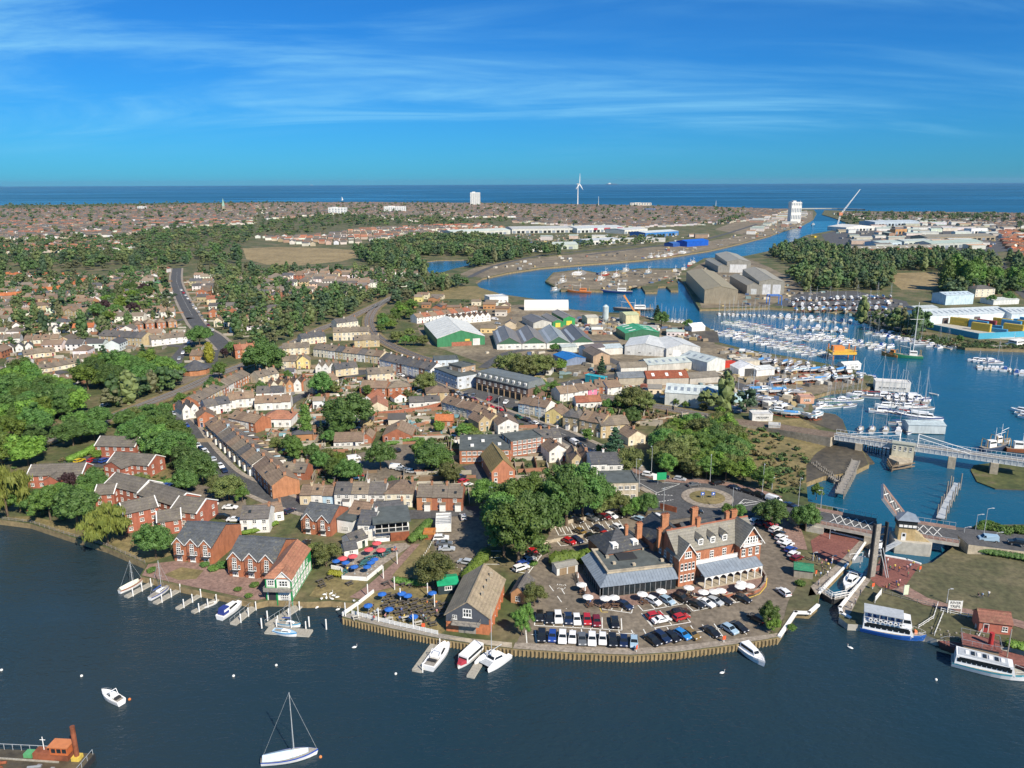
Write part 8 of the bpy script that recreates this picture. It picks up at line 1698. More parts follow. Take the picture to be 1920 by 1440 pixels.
# lamps and signs
for x,y,h in((1192,908,48),(1198,922,46),(1221,892,52),(1331,905,54),(1372,963,50),(1429,924,56),(1244,958,44),(1147,866,16),(1496,954,60),(1538,958,40),(1447,918,20),(993,785,16),(1011,800,36),(935,775,30),(917,762,32),(918,962,50),(745,716,34),(1064,752,36),(1010,785,40),(1555,1010,20)):lamp(x,y,h,zone='along the roads',rz=rnd.uniform(0,6))
for x,y,h in((1828,1000,36),(1844,1006,54),(1866,1018,20),(1806,1010,22)):lamp(x,y,h,zone='beside the right bridge road',z=2.2)
for x,y,h in((1775,1130,26),(1560,1056,14),(1524,1052,16),(1612,1064,20)):lamp(x,y,h,zone='beside the lock',arm=.5)
for x,y,h in((244,752,12),(302,734,14),(381,735,12),(292,735,14),(743,558,22)):lamp(x,y,h,zone='beside the railway',arm=.4)
t=thing('road_sign','green direction sign on the roundabout approach','sign',P(1240,908),.1);mb=MB();mb.box((-1.6,-.05,1.6),(1.6,.05,4.2));mb.ob('sign_board','matt',t,(0.01,0.32,0.12));mb=MB();mb.box((-2.9,-.05,1.7),(-1.7,.05,3.8));mb.ob('side_board','white',t)
for x in(-1.2,1.2):mb=MB();mb.tube((x,.08,0),(x,.08,4.0),.06,n=6);mb.ob('post','galv',t)
for i,(x,y) in enumerate(((1317,934),(1337,934))):
 t=thing('chevron_sign','blue and white roundabout arrow sign','sign',P(x,y,GZ+.36),.2,'roundabout signs');mb=MB();mb.box((-.6,-.04,1.0),(.6,.04,2.1));mb.ob('sign_board','matt',t,(0.02,0.10,0.45));mb=MB();mb.add([(-.35,-.05,1.3),(.1,-.05,1.3),(.4,-.05,1.55),(.1,-.05,1.8),(-.35,-.05,1.8),(-.05,-.05,1.55)],[(0,1,2,3,4,5)]);mb.ob('arrow','white',t)
 for xx in(-.4,.4):mb=MB();mb.tube((xx,.06,0),(xx,.06,2.0),.04,n=5);mb.ob('post','galv',t)
def text_part(parent,body,size,loc,mat='dark',rx=math.pi/2):
 fc=bpy.data.curves.new('lettering','FONT');fc.body=body;fc.size=size;fc.align_x='CENTER';fc.align_y='CENTER';fc.extrude=.01;fc.offset=.012;fc.materials.append(MAT[mat])
 return text_mesh('lettering',fc,parent,loc,(rx,0,0))
p0=P(1777,1149);t=thing('river_trips_sign','white sign board reading RIVER TRIPS on two posts','sign',p0,-.1);mb=MB();mb.box((-.2,-.06,1.2),(3.0,.06,3.2));mb.ob('sign_board','white',t);text_part(t,'RIVER\nTRIPS',.95,(1.4,-.08,2.2))
for x in(-.1,2.9):mb=MB();mb.box((x-.08,-.08,0),(x+.08,.08,3.3));mb.ob('post','white',t)
t=thing('notice_board','long white notice board slanting beside the lock lawn','sign',P(1640,1131),heading(1640,1131,1655,1112));mb=MB();mb.box((0,-.06,.5),(5.0,.06,1.7));mb.ob('sign_board','white',t)
for x in(.1,4.9):mb=MB();mb.box((x-.07,-.07,0),(x+.07,.07,1.8));mb.ob('post','white',t)
t=thing('banner','upright white and green feather banner by the lock path','sign',P(1698,1117),.1);mb=MB();mb.box((-.6,-.03,.3),(.6,.03,2.9));mb.ob('banner_cloth','cloth',t,(0.62,0.70,0.52));mb=MB();mb.tube((-.65,0,0),(-.65,0,3.1),.05,n=6);mb.ob('pole','galv',t)
for i,(x,y) in enumerate(((1193,1222),(1357,1204),(1636,1104),(1724,1072),(1529,1080),(794,1180))):
 t=thing('lifebuoy_post','orange lifebuoy on a post','lifebuoy',P(x,y,GZ+.1),rnd.uniform(0,1),'lifebuoys','at the waterside');mb=MB();mb.box((-.06,-.06,0),(.06,.06,1.5));mb.ob('post','white',t);mb=MB();mb.box((-.4,-.14,.7),(.4,-.06,1.6));mb.ob('lifebuoy_case','matt',t,(0.75,0.12,0.04))
building('ticket_hut','small brick ticket hut with brown roof by the trip boats','hut',P(1834,1184),heading(1834,1184,1884,1190),6.6,4.6,2.8,1.6,'x',(0.42,0.13,0.09),(0.24,0.10,0.07),nf=2)
building('lock_hut','green roofed timber hut beside the lock car park','hut',P(1488,1082),heading(1488,1082,1520,1086),4.6,3.6,2.4,.9,'x',(0.30,0.27,0.22),(0.02,0.17,0.09),win=False)
for lab,pts in(('white rail fence down the trip boat gangway',[(1722,1178),(1750,1160),(1758,1135)]),('white rail fence beside the river trips sign',[(1764,1146),(1800,1154),(1830,1160),(1828,1178)]),('white rails of the second landing steps',[(1830,1178),(1842,1182),(1830,1205)]),('low white rails along the landing',[(1752,1192),(1768,1152)])):fence_px('rail_fence',lab,pts,1.0,2.0,rails_=2)
fence_px('post_fence','grey post and rail fence beside the lock footpath',[(1656,1112),(1690,1122),(1720,1130),(1752,1138)],1.0,2.4,mat='greytimber',rails_=2)
for zx,pts in(('long timber rail fence along the western riverbank',[(4,974),(57,980),(120,1001),(200,1024),(272,1056)]),):fence_px('riverside_fence',zx,pts,1.0,2.4,mat='greytimber',rails_=2)
fence_px('white_posts','row of short white posts around the pub car park',[(848,1066),(866,1070),(884,1068)],.8,1.2,rails_=0);fence_px('white_posts','white posts beside the pub grass strip',[(786,1058),(800,1036),(812,1016),(820,1004)],.8,1.4,rails_=0)
# landmarks on the skyline
def tower(name,label,px,pyb,pyt,wpx,D,col,st,nf,cat='tower',parts=2):
 b=P(px,pyb);s=(P(px+wpx,pyb)-b).length;H=hgt(px,pyb,pyt);t=thing(name,label,cat,b)
 mb=MB();mb.box((0,0,0),(s,D,H));mb.ob('wall','wall',t,col);mb=MB();mb.box((s*.2,D*.2,H),(s*.5,D*.7,H+H*.06));mb.ob('lift_housing','wall',t,col)
 for f in range(nf):mb=MB();x=s*(f+.25)/nf;mb.box((x,-.25,H*.06),(x+s/nf*.5,0,H*.95));o=mb.ob('window_bay','leadroof',t)
 for k in range(st):mb=MB();mb.box((-.1,-.3,H*(k+.1)/st),(s+.1,.0,H*(k+.1)/st+H/st*.42));mb.ob('floor_band','wall',t,col)
 return t
tower('tower_block','white tower block standing above the far town',882,386,361,18,22,(0.78,0.77,0.72),14,5)
tower('office_block','long white office block in the far town',720,399,387,40,16,(0.78,0.77,0.74),4,10,'building');tower('office_block','small white hospital block in the far town',616,402,389,33,16,(0.74,0.75,0.73),4,6,'building')
t=tower('grain_silo','tall white grain silo block by the far channel',1482,418,379,19,24,(0.80,0.79,0.74),3,6)
tower('seafront_hall','long cream hall on the far seafront',1182,388,380.5,40,30,(0.7,0.66,0.56),1,8,'building');tower('blue_block','dark blue block in the far town',1210,397,391,20,20,(0.10,0.14,0.25),2,4,'building');tower('brick_block','white flat block near the far wood',258,394,387,14,14,(0.76,0.75,0.72),3,4,'building')
b=P(1083,386);H=hgt(1083,386,345);t=thing('wind_turbine','single white wind turbine on the far coast','wind turbine',b,R(62));mb=MB();mb.tube((0,0,0),(0,0,H),2.6,1.5,12);mb.ob('tower','white',t);mb=MB();mb.box((-2.2,-7,H-1.8),(2.2,4,H+2.0));mb.ob('nacelle','white',t);mb=MB();mb.tube((0,-9,H),(0,-7,H),.8,1.8,8);mb.ob('hub','white',t)
BL=hgt(1083,386,325)-H
for k,a in enumerate((R(2),R(122),R(242))):
 mb=MB();d_=Vector((math.sin(a),0,math.cos(a)));w_=Vector((math.cos(a),0,-math.sin(a)));o=Vector((0,-8,H));st=[(1,1.2),(BL*.2,3.4),(BL*.6,2.4),(BL,.8)]
 V=[];[V.extend([o+d_*x-w_*w,o+d_*x+w_*w,o+d_*x+w_*w*.4+Vector((0,.7,0)),o+d_*x-w_*w*.6+Vector((0,.7,0))]) for x,w in st]
 mb.add(V,[(i*4+j,(i+1)*4+j,(i+1)*4+(j+1)%4,i*4+(j+1)%4) for i in range(3) for j in range(4)]+[(12,13,14,15),(3,2,1,0)]);mb.ob('blade','white',t)
b=P(420,398);t=thing('church','stone church with green copper spire in the far trees','church',b);H=hgt(420,398,386);S=hgt(420,398,371)
mb=MB();mb.box((-4,-4,0),(4,4,H));mb.ob('church_tower','stone',t);mb=MB();mb.add([(-3.6,-3.6,H),(3.6,-3.6,H),(3.6,3.6,H),(-3.6,3.6,H),(0,0,S)],[(0,1,4),(1,2,4),(2,3,4),(3,0,4)]);mb.ob('spire','matt',t,(0.30,0.50,0.42));obj('nave',m_walls(26,10,9,5,'x'),t,(4,-5,0),color=(0.4,0.36,0.28));obj('nave_roof',m_roof(26,10,9,5,'x'),t,(4,-5,0),color=BROWN[0])
b=P(1568,430);H=hgt(1568,430,402);t=thing('harbour_crane','tall white lattice jib crane on the south quay','crane',b);tip=Vector(((P(1606,430)-b).x,0,hgt(1568,430,355)))
mb=MB()
for s in(-1.1,1.1):mb.tube((s,0,0),(6+s,0,H),.5,n=5)
for k in range(8):mb.tube((-1.1+.75*k,0,H*k/8),(1.1+.75*(k+1),0,H*(k+1)/8),.25,n=4)
mb.ob('crane_tower','white',t);mb=MB();mb.box((2,-3,H-2),(9,3,H+4));mb.ob('machinery_house','matt',t,(0.55,0.2,0.1));mb=MB();base=Vector((7,0,H+1));dd=tip-base;n_=Vector((-dd.z,0,dd.x)).normalized()
for s in(-1,1):mb.tube(base+n_*s*1.3,tip+n_*s*.3,.4,.25,5)
for k in range(14):a0,a1=k/14,(k+1)/14;s=1 if k%2 else-1;mb.tube(base+dd*a0+n_*s*1.2*(1-a0),base+dd*a1-n_*s*1.2*(1-a1),.2,n=4)
mb.ob('jib','white',t)
def ship(px,py,L,H,label,col):
 t=thing('distant_ship',label,'ship',P(px,py,0),.1);h,d_,s_=hull(L,L*.16,H*.35,.2,.8,stripe='all',draft=2);h.ob('hull',['paint','paint'],t,col);d_.ob('deck','steel',t)
 mb=MB();mb.box((-L*.3,-L*.06,H*.33),(-L*.1,L*.06,H));mb.ob('bridge_house','white',t);mb=MB()
 for x in(0,.15,.3):mb.tube((L*x,0,H*.33),(L*x,0,H*.95),L*.012,n=5)
 mb.ob('mast','steel',t)
ship(1147,345.8,520,62,'dark grey ship on the sea horizon',(0.10,0.12,0.15));ship(584,347.2,130,26,'small white ship on the sea horizon',(0.6,0.6,0.6))
t=thing('sailing_boat','tiny white sail out at sea','boat',P(641,375.5,0));mb=MB();mb.add([(0,0,2),(9,0,2),(1,0,22)],[(0,1,2)]);mb.add([(0,.2,2),(9,.2,2),(1,.2,22)],[(2,1,0)]);mb.ob('sail','white',t);h,d_,s_=hull(13,4,1.6);h.ob('hull',['gelcoat','paint'],t,(0.8,0.8,0.8))
kind(strip('breakwater',smooth_line(xy([(1480,391.2),(1560,391),(1620,393)])),6,-6,GZ+1.5,'concrete',-1),'structure')
for x,h in((1122,368),(1342,376),(1500,376)):t=thing('lattice_mast','thin mast standing on the far coast','mast',P(x,388),0,'coast masts');Hm=hgt(x,388,h);mb=MB();mb.tube((0,0,0),(0,0,Hm),1.0,.5,6);mb.ob('pole','white',t)
t=thing('cement_silo','pale round cement silo in the scrap yard','silo',P(1135,606));mb=MB();mb.tube((0,0,3),(0,0,12),2.2,n=12);mb.tube((0,0,12),(0,0,13.4),2.2,.6,12);mb.tube((0,0,3),(0,0,0.2),2.2,.6,12);mb.ob('tank','sheet',t,(0.5,0.58,0.58))
for x in(-1.8,1.8):
 for y in(-1.8,1.8):mb=MB();mb.box((x-.15,y-.15,0),(x+.15,y+.15,4));mb.ob('leg','steel',t)
t=thing('yard_crane','orange jib crane beside the black dredger','crane',P(1192,592));mb=MB();mb.bar((0,0,3),(-9,0,16),1.2,1.2);mb.ob('jib','matt',t,(0.65,0.26,0.06));mb=MB();mb.box((-2,-2,0),(3,2,3.4));mb.ob('cab','matt',t,(0.55,0.3,0.08))
t=thing('boat_hoist','blue travelling boat hoist frame beside the dock shed','hoist',P(1442,572));mb=MB()
for x in(0,10):
 for y in(0,7):mb.box((x-.3,y-.3,0),(x+.3,y+.3,8))
for y in(0,7):mb.box((-.3,y-.3,7.4),(10.3,y+.3,8.0))
mb.box((-.3,-.3,6.6),(.3,7.3,7.2));mb.ob('hoist_frame','matt',t,(0.02,0.16,0.55))
# where things already stand
CELL=3.0;OCC=set()
def mark(x,y):OCC.add((int(x//CELL),int(y//CELL)))
def taken(x,y,r=0.0):
 if r<=CELL:return(int(x//CELL),int(y//CELL)) in OCC
 k=int(r//CELL);cx,cy=int(x//CELL),int(y//CELL)
 return any((cx+i,cy+j) in OCC for i in range(-k,k+1) for j in range(-k,k+1))
for loc,rz,L,D in OCCF:
 c,s=math.cos(rz),math.sin(rz);u=-1.0
 while u<=L+1.0:
  v=-1.0
  while v<=D+1.0:mark(loc[0]+c*u-s*v,loc[1]+s*u+c*v);v+=2.0
  u+=2.0
for ln,w in ROADL:
 for p,q in zip(ln,ln[1:]):
  L=(q-p).length;n=max(1,int(L/2))
  for i in range(n):
   c=p.lerp(q,i/n);d=(q-p).normalized();s=Vector((-d.y,d.x));k=-w
   while k<=w:mark(*(c+s*k));k+=2.0
def inpoly(x,y,pl):
 c=False;j=len(pl)-1
 for i in range(len(pl)):
  a,b=pl[i],pl[j]
  if(a[1]>y)!=(b[1]>y) and x<(b[0]-a[0])*(y-a[1])/(b[1]-a[1])+a[0]:c=not c
  j=i
 return c
def in_areas(x,y,skip=('field',)):return any(inpoly(x,y,pl) for nm,pl in APOLY if nm not in skip)
def scatter(poly,n,mind,avoid=True,areas=True,tries=40):
 pl=xy(poly);x0,x1=min(p.x for p in pl),max(p.x for p in pl);y0,y1=min(p.y for p in pl),max(p.y for p in pl);out=[];grid={};k=0
 while len(out)<n and k<n*tries:
  k+=1;x,y=rnd.uniform(x0,x1),rnd.uniform(y0,y1)
  if not inpoly(x,y,pl) or(avoid and taken(x,y)) or(areas and in_areas(x,y)):continue
  g=(int(x//mind),int(y//mind))
  if any((a-x)**2+(b-y)**2<mind*mind for i in(-1,0,1) for j in(-1,0,1) for a,b in grid.get((g[0]+i,g[1]+j),())):continue
  grid.setdefault(g,[]).append((x,y));out.append((x,y))
 return out
def tree_at(k,x,y,h,zone,wf=1.0):
 me,H,Wd,sh=TREES[k];s=h/H;bush=sh=='bush'
 t=thing('shrub' if bush else 'tree',TNAME[k],'shrub' if bush else 'tree',(x,y,GZ),rnd.uniform(0,6.28),'shrubs' if bush else 'trees of the town',zone)
 obj('crown',me,t,None,0,(s*wf,s*wf*rnd.uniform(.9,1.1),s))
 if not bush:obj('trunk',m_trunk(5.0,0.28),t,None,0,(s,s,s))
 return t
def wood(zone,poly,n,kinds,h=(9,13),mind=5.0,wf=1.15,avoid=True,areas=True):
 for x,y in scatter(poly,n,mind,avoid,areas):tree_at(rnd.choice(kinds),x,y,rnd.uniform(*h),zone,wf)
GR=['oak','ash','lime','olive','oak','ash']
SPEC=[('in the tall clump beside the hotel car park',[('lime',945,1044,112,1.03),('ash',972,1058,118,0.95),('lime',925,1004,80,1.03),('oak',1000,1024,104,0.82),('lime',1030,1002,98,1.07),('oak',1062,986,108,0.77),('lime',1092,976,104,1.03),('oak',1114,966,84,0.77),('lime',1042,966,92,1.03),('ash',960,990,92,0.95),('ash',1000,972,84,0.95),('olive',1128,968,48,1.0),('lime',1075,960,88,1.03),('ash',940,1020,96,0.86)]),('beside the corner shop',[('olive',1160,964,42,1),('ash',1190,968,36,1),('oak',1212,968,44,.9),('ash',1176,972,26,1.1)]),('beside the bridge road',[('oak',1448,990,54,1.0),('oak',1510,996,50,.9),('ash',1362,968,24,1.1),('oak',1385,972,26,1.1),('ash',1530,936,30,.8),('oak',1428,976,34,1)]),('in the pub grounds',[('olive',815,1096,56,1.15),('olive',612,1062,46,1.0),('olive',592,1052,34,1.0),('ash',905,958,58,1.0),('oak',918,952,52,1.0)]),('beside the boathouse',[('olive',1002,1137,44,.85),('ash',978,1192,50,.7),('ash',990,1172,40,.7)]),('on the hotel quay',[('ash',1440,1176,48,.8),('bright',1448,1186,30,.9)]),('by the town car park',[('oak',714,882,54,.9),('oak',812,884,58,1.1),('ash',793,868,46,1.0),('oak',655,908,48,.95),('ash',625,902,44,.9),('bright',640,880,34,.8),('olive',842,908,40,.9),('ash',828,886,44,1.0),('oak',604,886,40,.9),('oak',735,906,14,1),('ash',868,824,30,1.1),('bright',824,814,26,.8),('olive',892,832,26,1.1),('bright',884,816,24,1.0)]),('in the back gardens',[('oak',655,812,72,1.15),('poplar',575,826,66,1.0),('oak',604,748,52,.85),('oak',645,820,40,1),('cypress',603,822,34,.9),('ash',555,868,46,.9),('oak',548,852,38,.9),('olive',520,845,26,1),('olive',625,740,26,1),('oak',490,738,24,.9),('ash',540,712,18,1),('bright',594,756,18,1),('olive',612,870,30,1),('oak',585,862,30,.9),('ash',690,744,22,1.0),('oak',618,832,26,1.1),('ash',490,866,26,.9)]),('beside the shopping street',[('olive',800,738,40,1.0),('oak',512,700,34,1),('oak',1012,742,34,1.0),('ash',1040,740,26,1),('oak',1000,748,28,1),('olive',765,748,18,1),('ash',780,752,14,1)]),('by the railway terrace',[('oak',498,700,64,1.1),('oak',480,698,44,1.0),('ash',412,712,34,.9),('oak',400,742,34,1.0),('ash',340,762,26,1.1),('golden',394,680,36,1.0),('beech',422,672,20,1),('oak',435,668,28,.9),('oak',375,650,40,1.1),('ash',355,668,20,1)]),('in the villa gardens',[('pine',1152,862,60,1.3),('olive',1180,890,50,1.0),('olive',1182,770,46,1.1),('olive',1206,772,38,1.1),('ash',1160,770,28,1.1),('oak',1182,802,38,.95),('ash',1102,828,24,1.1),('ash',1144,786,22,.8),('oak',1140,768,20,1),('bright',1125,850,16,1.1),('ash',1268,762,16,1.1),('ash',1285,766,14,1.2),('bright',1350,780,20,1),('olive',1318,770,14,1.1)]),('left of the factory',[('olive',962,706,44,1.0),('olive',982,712,46,1.0),('olive',1004,706,42,1.0),('olive',1022,704,38,1.0),('olive',944,700,34,1.0),('bright',1052,698,26,.8),('pine',1128,702,34,.9),('oak',1040,660,16,1),('oak',1240,612,28,1),('oak',1290,618,20,1),('pine',1232,600,28,1.2)]),('beside the riverside lawn',[('willow',14,968,92,1.0),('willow',203,1022,74,1.0),('oak',293,1047,66,.95),('oak',146,988,78,.95),('ash',95,976,66,.95),('ash',38,962,54,1.0),('oak',178,928,50,1.0),('beech',131,926,42,.9),('ash',120,950,46,1.0),('oak',66,962,44,1),('ash',160,958,50,1),('olive',268,916,30,1)]),('beside the flats',[('olive',430,938,46,1.1),('olive',412,930,40,1.0),('ash',455,942,30,1.0),('oak',350,925,44,1),('oak',178,826,42,1.1),('ash',162,818,36,1.1),('oak',236,804,36,1.0),('olive',250,792,30,1),('ash',140,830,30,1),('ash',290,786,28,1.0),('oak',310,780,26,1),('bright',182,862,20,1.0)]),]
for zn,items in SPEC:
 for k,x,y,hp,wf in items:tree(k,x,y,hp,wf=wf,zone=zn)
wood('in the wood beside the western railway',[(-20,878),(-20,730),(40,716),(100,740),(150,770),(205,800),(190,828),(120,850),(60,876)],48,['ash','oak','ash','lime','oak','bright'],(10,14),5.5)
wood('in the grove north of the railway',[(140,738),(150,700),(205,688),(335,676),(332,718),(230,742)],22,['bright','oak','lime','ash','oak','pine'],(10,15),6)
wood('behind the brick flats',[(262,846),(272,806),(330,800),(366,856),(392,905),(352,918),(336,872),(292,862)],24,['oak','oak','ash','lime'],(9,12),4.5)
wood('in the thicket beside the roundabout',[(1228,898),(1238,826),(1290,804),(1350,806),(1392,822),(1420,846),(1448,900),(1432,922),(1392,908),(1300,897)],46,['ash','oak','ash','bright','olive'],(6.5,10.5),4.6)
wood('by the far street gardens',[(176,604),(214,556),(280,546),(284,588),(262,614),(192,616)],16,['oak','ash','beech','bright','oak'],(9,13),6)
wood('inside the railway curve',[(772,566),(706,604),(712,630),(742,648),(815,668),(796,646),(764,622),(778,590)],22,['ash','bright','olive','oak'],(6,9.5),4.5)
for i in range(9):tree('poplar',1770+i*8+rnd.uniform(-2,2),546+rnd.uniform(-3,2),rnd.uniform(48,66),wf=1.3,zone='in the tall row beyond the depot')
for i in range(8):tree('poplar',1850+i*9,544+rnd.uniform(-4,2),rnd.uniform(34,46),wf=1.3,zone='in the tall row beyond the depot')
for x,y,h in((1726,614,28),(1735,622,22),(1800,640,12),(1800,568,16),(1858,570,18),(1890,568,22)):tree('oak',x,y,h,wf=1.0,zone='around the container depot')
def hedge(label,pts,h,w,mat='leaf_mid'):
 ln=[P(a,b) for a,b in pts];t=thing('hedge',label,'hedge',ln[0]);g=np.random.default_rng(len(THINGS));V,F3,F4=[],[],[];off=0;iv,fi=ico()
 for a,b in zip(ln,ln[1:]):
  L=(b-a).length;n=max(2,int(L/(w*.45)))
  for i in range(n):
   c=a.lerp(b,(i+.5)/n)-ln[0];v=iv*(1+g.uniform(-.2,.2,(12,1)))*np.array([w*.55,w*.55,h*.52])+(c.x+g.normal(0,.1),c.y+g.normal(0,.1),h*.5);V.append(v);F3.append(fi+off);off+=12
   k=60;d=g.normal(size=(k,3));d/=np.linalg.norm(d,axis=1)[:,None];d[:,2]=abs(d[:,2]);q0=d*np.array([w*.6,w*.6,h*.56])+(c.x,c.y,h*.48);u=np.cross(d,g.normal(size=(k,3)));u/=np.linalg.norm(u,axis=1)[:,None];x_=np.cross(u,d);q=np.stack([q0-u*.2,q0+x_*.16,q0+u*.2,q0-x_*.16],1).reshape(-1,3);V.append(q);F4.append(np.arange(k*4).reshape(-1,4)+off);off+=k*4
 obj('foliage',np_mesh('foliage',np.concatenate(V),np.concatenate(F3),np.concatenate(F4),[mat]),t);return t
hedge('clipped green hedge beside the boathouse roof',[(872,1092),(892,1070),(912,1044)],3.0,3.0,'leaf_bright');hedge('long clipped hedge between the pub and car park',[(772,1020),(790,1000),(806,985)],2.4,2.6,'leaf_mid');hedge('hedge at the lower edge of the pub terrace',[(618,1080),(640,1082)],1.8,1.6,'leaf_yellow');hedge('big round clipped hedge beside the hotel car park',[(1036,1062),(1056,1058),(1076,1055)],4.0,4.4,'leaf_bright');hedge('shorter round hedge beside the white store',[(1090,1056),(1104,1052)],3.6,4.0,'leaf_bright');hedge('bright green hedge behind the flats car park',[(130,868),(158,856),(182,842)],2.6,3.0,'leaf_bright');hedge('hedge along the right bridge road',[(1812,1032),(1860,1040),(1930,1052)],1.6,2.4,'leaf_dark');hedge('grass verge hedge beside the pub path',[(740,1090),(770,1096),(800,1098)],1.2,2.4,'leaf_mid');hedge('hedge below the bungalow beside the town car park',[(724,836),(760,830),(785,826)],1.6,1.8,'leaf_mid');hedge('long hedge along the flats lawn',[(285,912),(320,906),(345,900)],1.8,2.2,'leaf_mid');hedge('low hedge beside the white house lane',[(455,1004),(490,996),(520,984)],1.4,1.4,'leaf_bright');hedge('tall reeds and bushes beside the trip boats',[(1890,1212),(1920,1218),(1960,1224)],1.6,3.0,'leaf_bright')
for k,x,y,h in(('shrub',1484,1180,12),('shrub',1500,1098,14),('shrubd',1515,1078,12),('shrub',400,1070,14),('shrubd',384,1062,12),('shrub',446,1108,10),('shrub',478,1100,12),('shrub',285,1072,12),('shrubd',418,1064,16),('shrub',466,1120,10),('shrub',1000,1060,12),('shrubd',1100,1160,8),('shrub',795,1010,16),('shrubd',826,1100,12)):tree(k,x,y,h,zone='in the waterside gardens')
for i,(x,y) in enumerate(((1838,996),(1850,992),(1862,996),(1908,1000),(1880,1002),(1920,1000))):tree('shrub',x,y,rnd.uniform(14,26),zone='behind the right bridge road')
# the uncountable green: far woods and garden shrubs, each one mass
def col_mat(name,rough,var=.25,scale=.4):
 ma,nt,b=nodes(name);at=add(nt,'ShaderNodeVertexColor');at.layer_name='Col'
 c=mulc(nt,at.outputs[0],ramp(nt,noise(nt,scale,4,.7,'World'),[(.25,(1-var*1.6,)*3),(.75,(1+var,)*3)]));lk(nt,c,b.inputs['Base Color']);b.inputs['Roughness'].default_value=rough;return ma
col_mat('mass_leaf',.7,.3,.5);col_mat('mass_house',.85,.15,.2)
LOW=[crown_arrays(50+i,sh,nc,nl,lf,H,Wd,z0,.82) for i,(sh,nc,nl,lf,H,Wd,z0) in enumerate((('round',20,150,1.15,10,9.5,.2),('round',18,140,1.15,10,8.5,.2),('round',22,160,1.1,11,10,.2),('column',12,100,1.1,12,6,.2)))]
LOWFAR=[crown_arrays(60+i,'round',8,32,1.6,10,10,.1,.9) for i in range(3)]
BSH=[crown_arrays(70+i,'bush',4,44,.7,2.2,3.0,0) for i in range(3)]
def mass(name,label,pts,models,mat,cols,hs,far=None):
 V,F3,F4,C=[],[],[],[];off=0;g=np.random.default_rng(5)
 for i,(x,y) in enumerate(pts):
  v,a,b=models[g.integers(len(models))] if far is None or y<1150 else far[g.integers(len(far))];s=g.uniform(*hs)/10.0*(.8 if name=='far_woodland' and i>=FARN else 1);r=g.uniform(0,6.28);c_,s_=math.cos(r),math.sin(r);w=s*g.uniform(.95,1.25)
  vv=np.empty_like(v);vv[:,0]=(v[:,0]*c_-v[:,1]*s_)*w+x;vv[:,1]=(v[:,0]*s_+v[:,1]*c_)*w+y;vv[:,2]=v[:,2]*s+GZ
  V.append(vv);F3.append(a+off);F4.append(b+off);off+=len(v);col=np.array(cols[g.integers(len(cols))])*g.uniform(.75,1.25);C.append(np.tile(col,(len(v),1)))
 o=obj(name,np_mesh(name,np.concatenate(V),np.concatenate(F3),np.concatenate(F4),[mat],np.concatenate(C)));kind(o,'stuff');o['label']=label;return o
GC=[(0.044,0.094,0.027),(0.056,0.112,0.030),(0.075,0.131,0.035),(0.094,0.125,0.040),(0.040,0.080,0.035),(0.119,0.156,0.050),(0.106,0.112,0.050),(0.062,0.106,0.044)]
FAR,TOWN=[],[]
for poly,n,md in(([(-60,458),(120,448),(240,446),(300,432),(470,428),(480,446),(452,462),(452,490),(440,505),(340,503),(200,508),(-60,522)],640,9),([(360,512),(450,508),(560,512),(640,508),(690,510),(790,530),(800,556),(740,556),(700,540),(640,516),(560,518),(480,530),(400,530)],110,9),([(664,476),(700,462),(790,446),(900,446),(1000,462),(1070,474),(1000,484),(930,488),(905,484),(870,480),(800,480),(776,492),(796,512),(800,522),(760,516),(690,500)],620,8),([(470,440),(480,424),(560,410),(640,404),(720,410),(820,408),(900,416),(880,424),(760,424),(640,428),(560,446)],320,10),([(1480,486),(1520,462),(1600,482),(1770,480),(1900,488),(1990,520),(1960,556),(1770,556),(1770,508),(1676,508),(1664,545),(1500,548),(1476,520),(1530,508)],700,8),([(556,566),(640,548),(730,556),(690,578),(620,608),(560,632),(500,650),(486,610)],90,7),([(700,548),(800,528),(880,536),(800,552),(740,574)],55,7),([(400,532),(480,532),(560,545),(560,566),(486,600),(470,580),(420,560)],60,9),([(-40,526),(190,526),(280,508),(330,512),(320,600),(200,640),(-40,660)],240,10),([(400,540),(480,560),(500,620),(480,660),(420,610)],50,8),([(0,388),(480,382),(900,382),(1400,392),(1380,425),(1000,425),(480,424),(0,455)],1300,12),([(1560,402),(1960,404),(1960,470),(1860,478),(1600,440)],260,11),([(-40,384),(120,383),(480,379.5),(560,379),(560,383),(120,390),(-40,392)],130,12),([(1030,470),(1100,466),(1200,462),(1260,452),(1200,448),(1060,456)],60,10),([(1390,420),(1340,424),(1360,412),(1410,404)],30,10),([(1740,408),(1800,406),(1880,410),(1870,416),(1760,414)],40,10),([(1610,605),(1660,618),(1730,634),(1720,622),(1660,602)],14,6),([(1270,760),(1360,775),(1400,778),(1400,770),(1360,768)],14,6),([(210,770),(330,735),(440,690),(420,690),(300,730),(200,765)],22,5),([(1440,476),(1500,458),(1560,470),(1540,505),(1480,500)],130,7),([(900,508),(960,500),(1000,490),(960,486),(880,500)],30,8)):
 (TOWN if n in(110,90,60,240,50,55,22) else FAR).extend(scatter(poly,n,md))
FARN=len(FAR);FAR+=TOWN
mass('far_woodland','dark green woods and scattered trees across the far town',FAR,LOW,'mass_leaf',GC,(8,16),LOWFAR)
SHR=[]
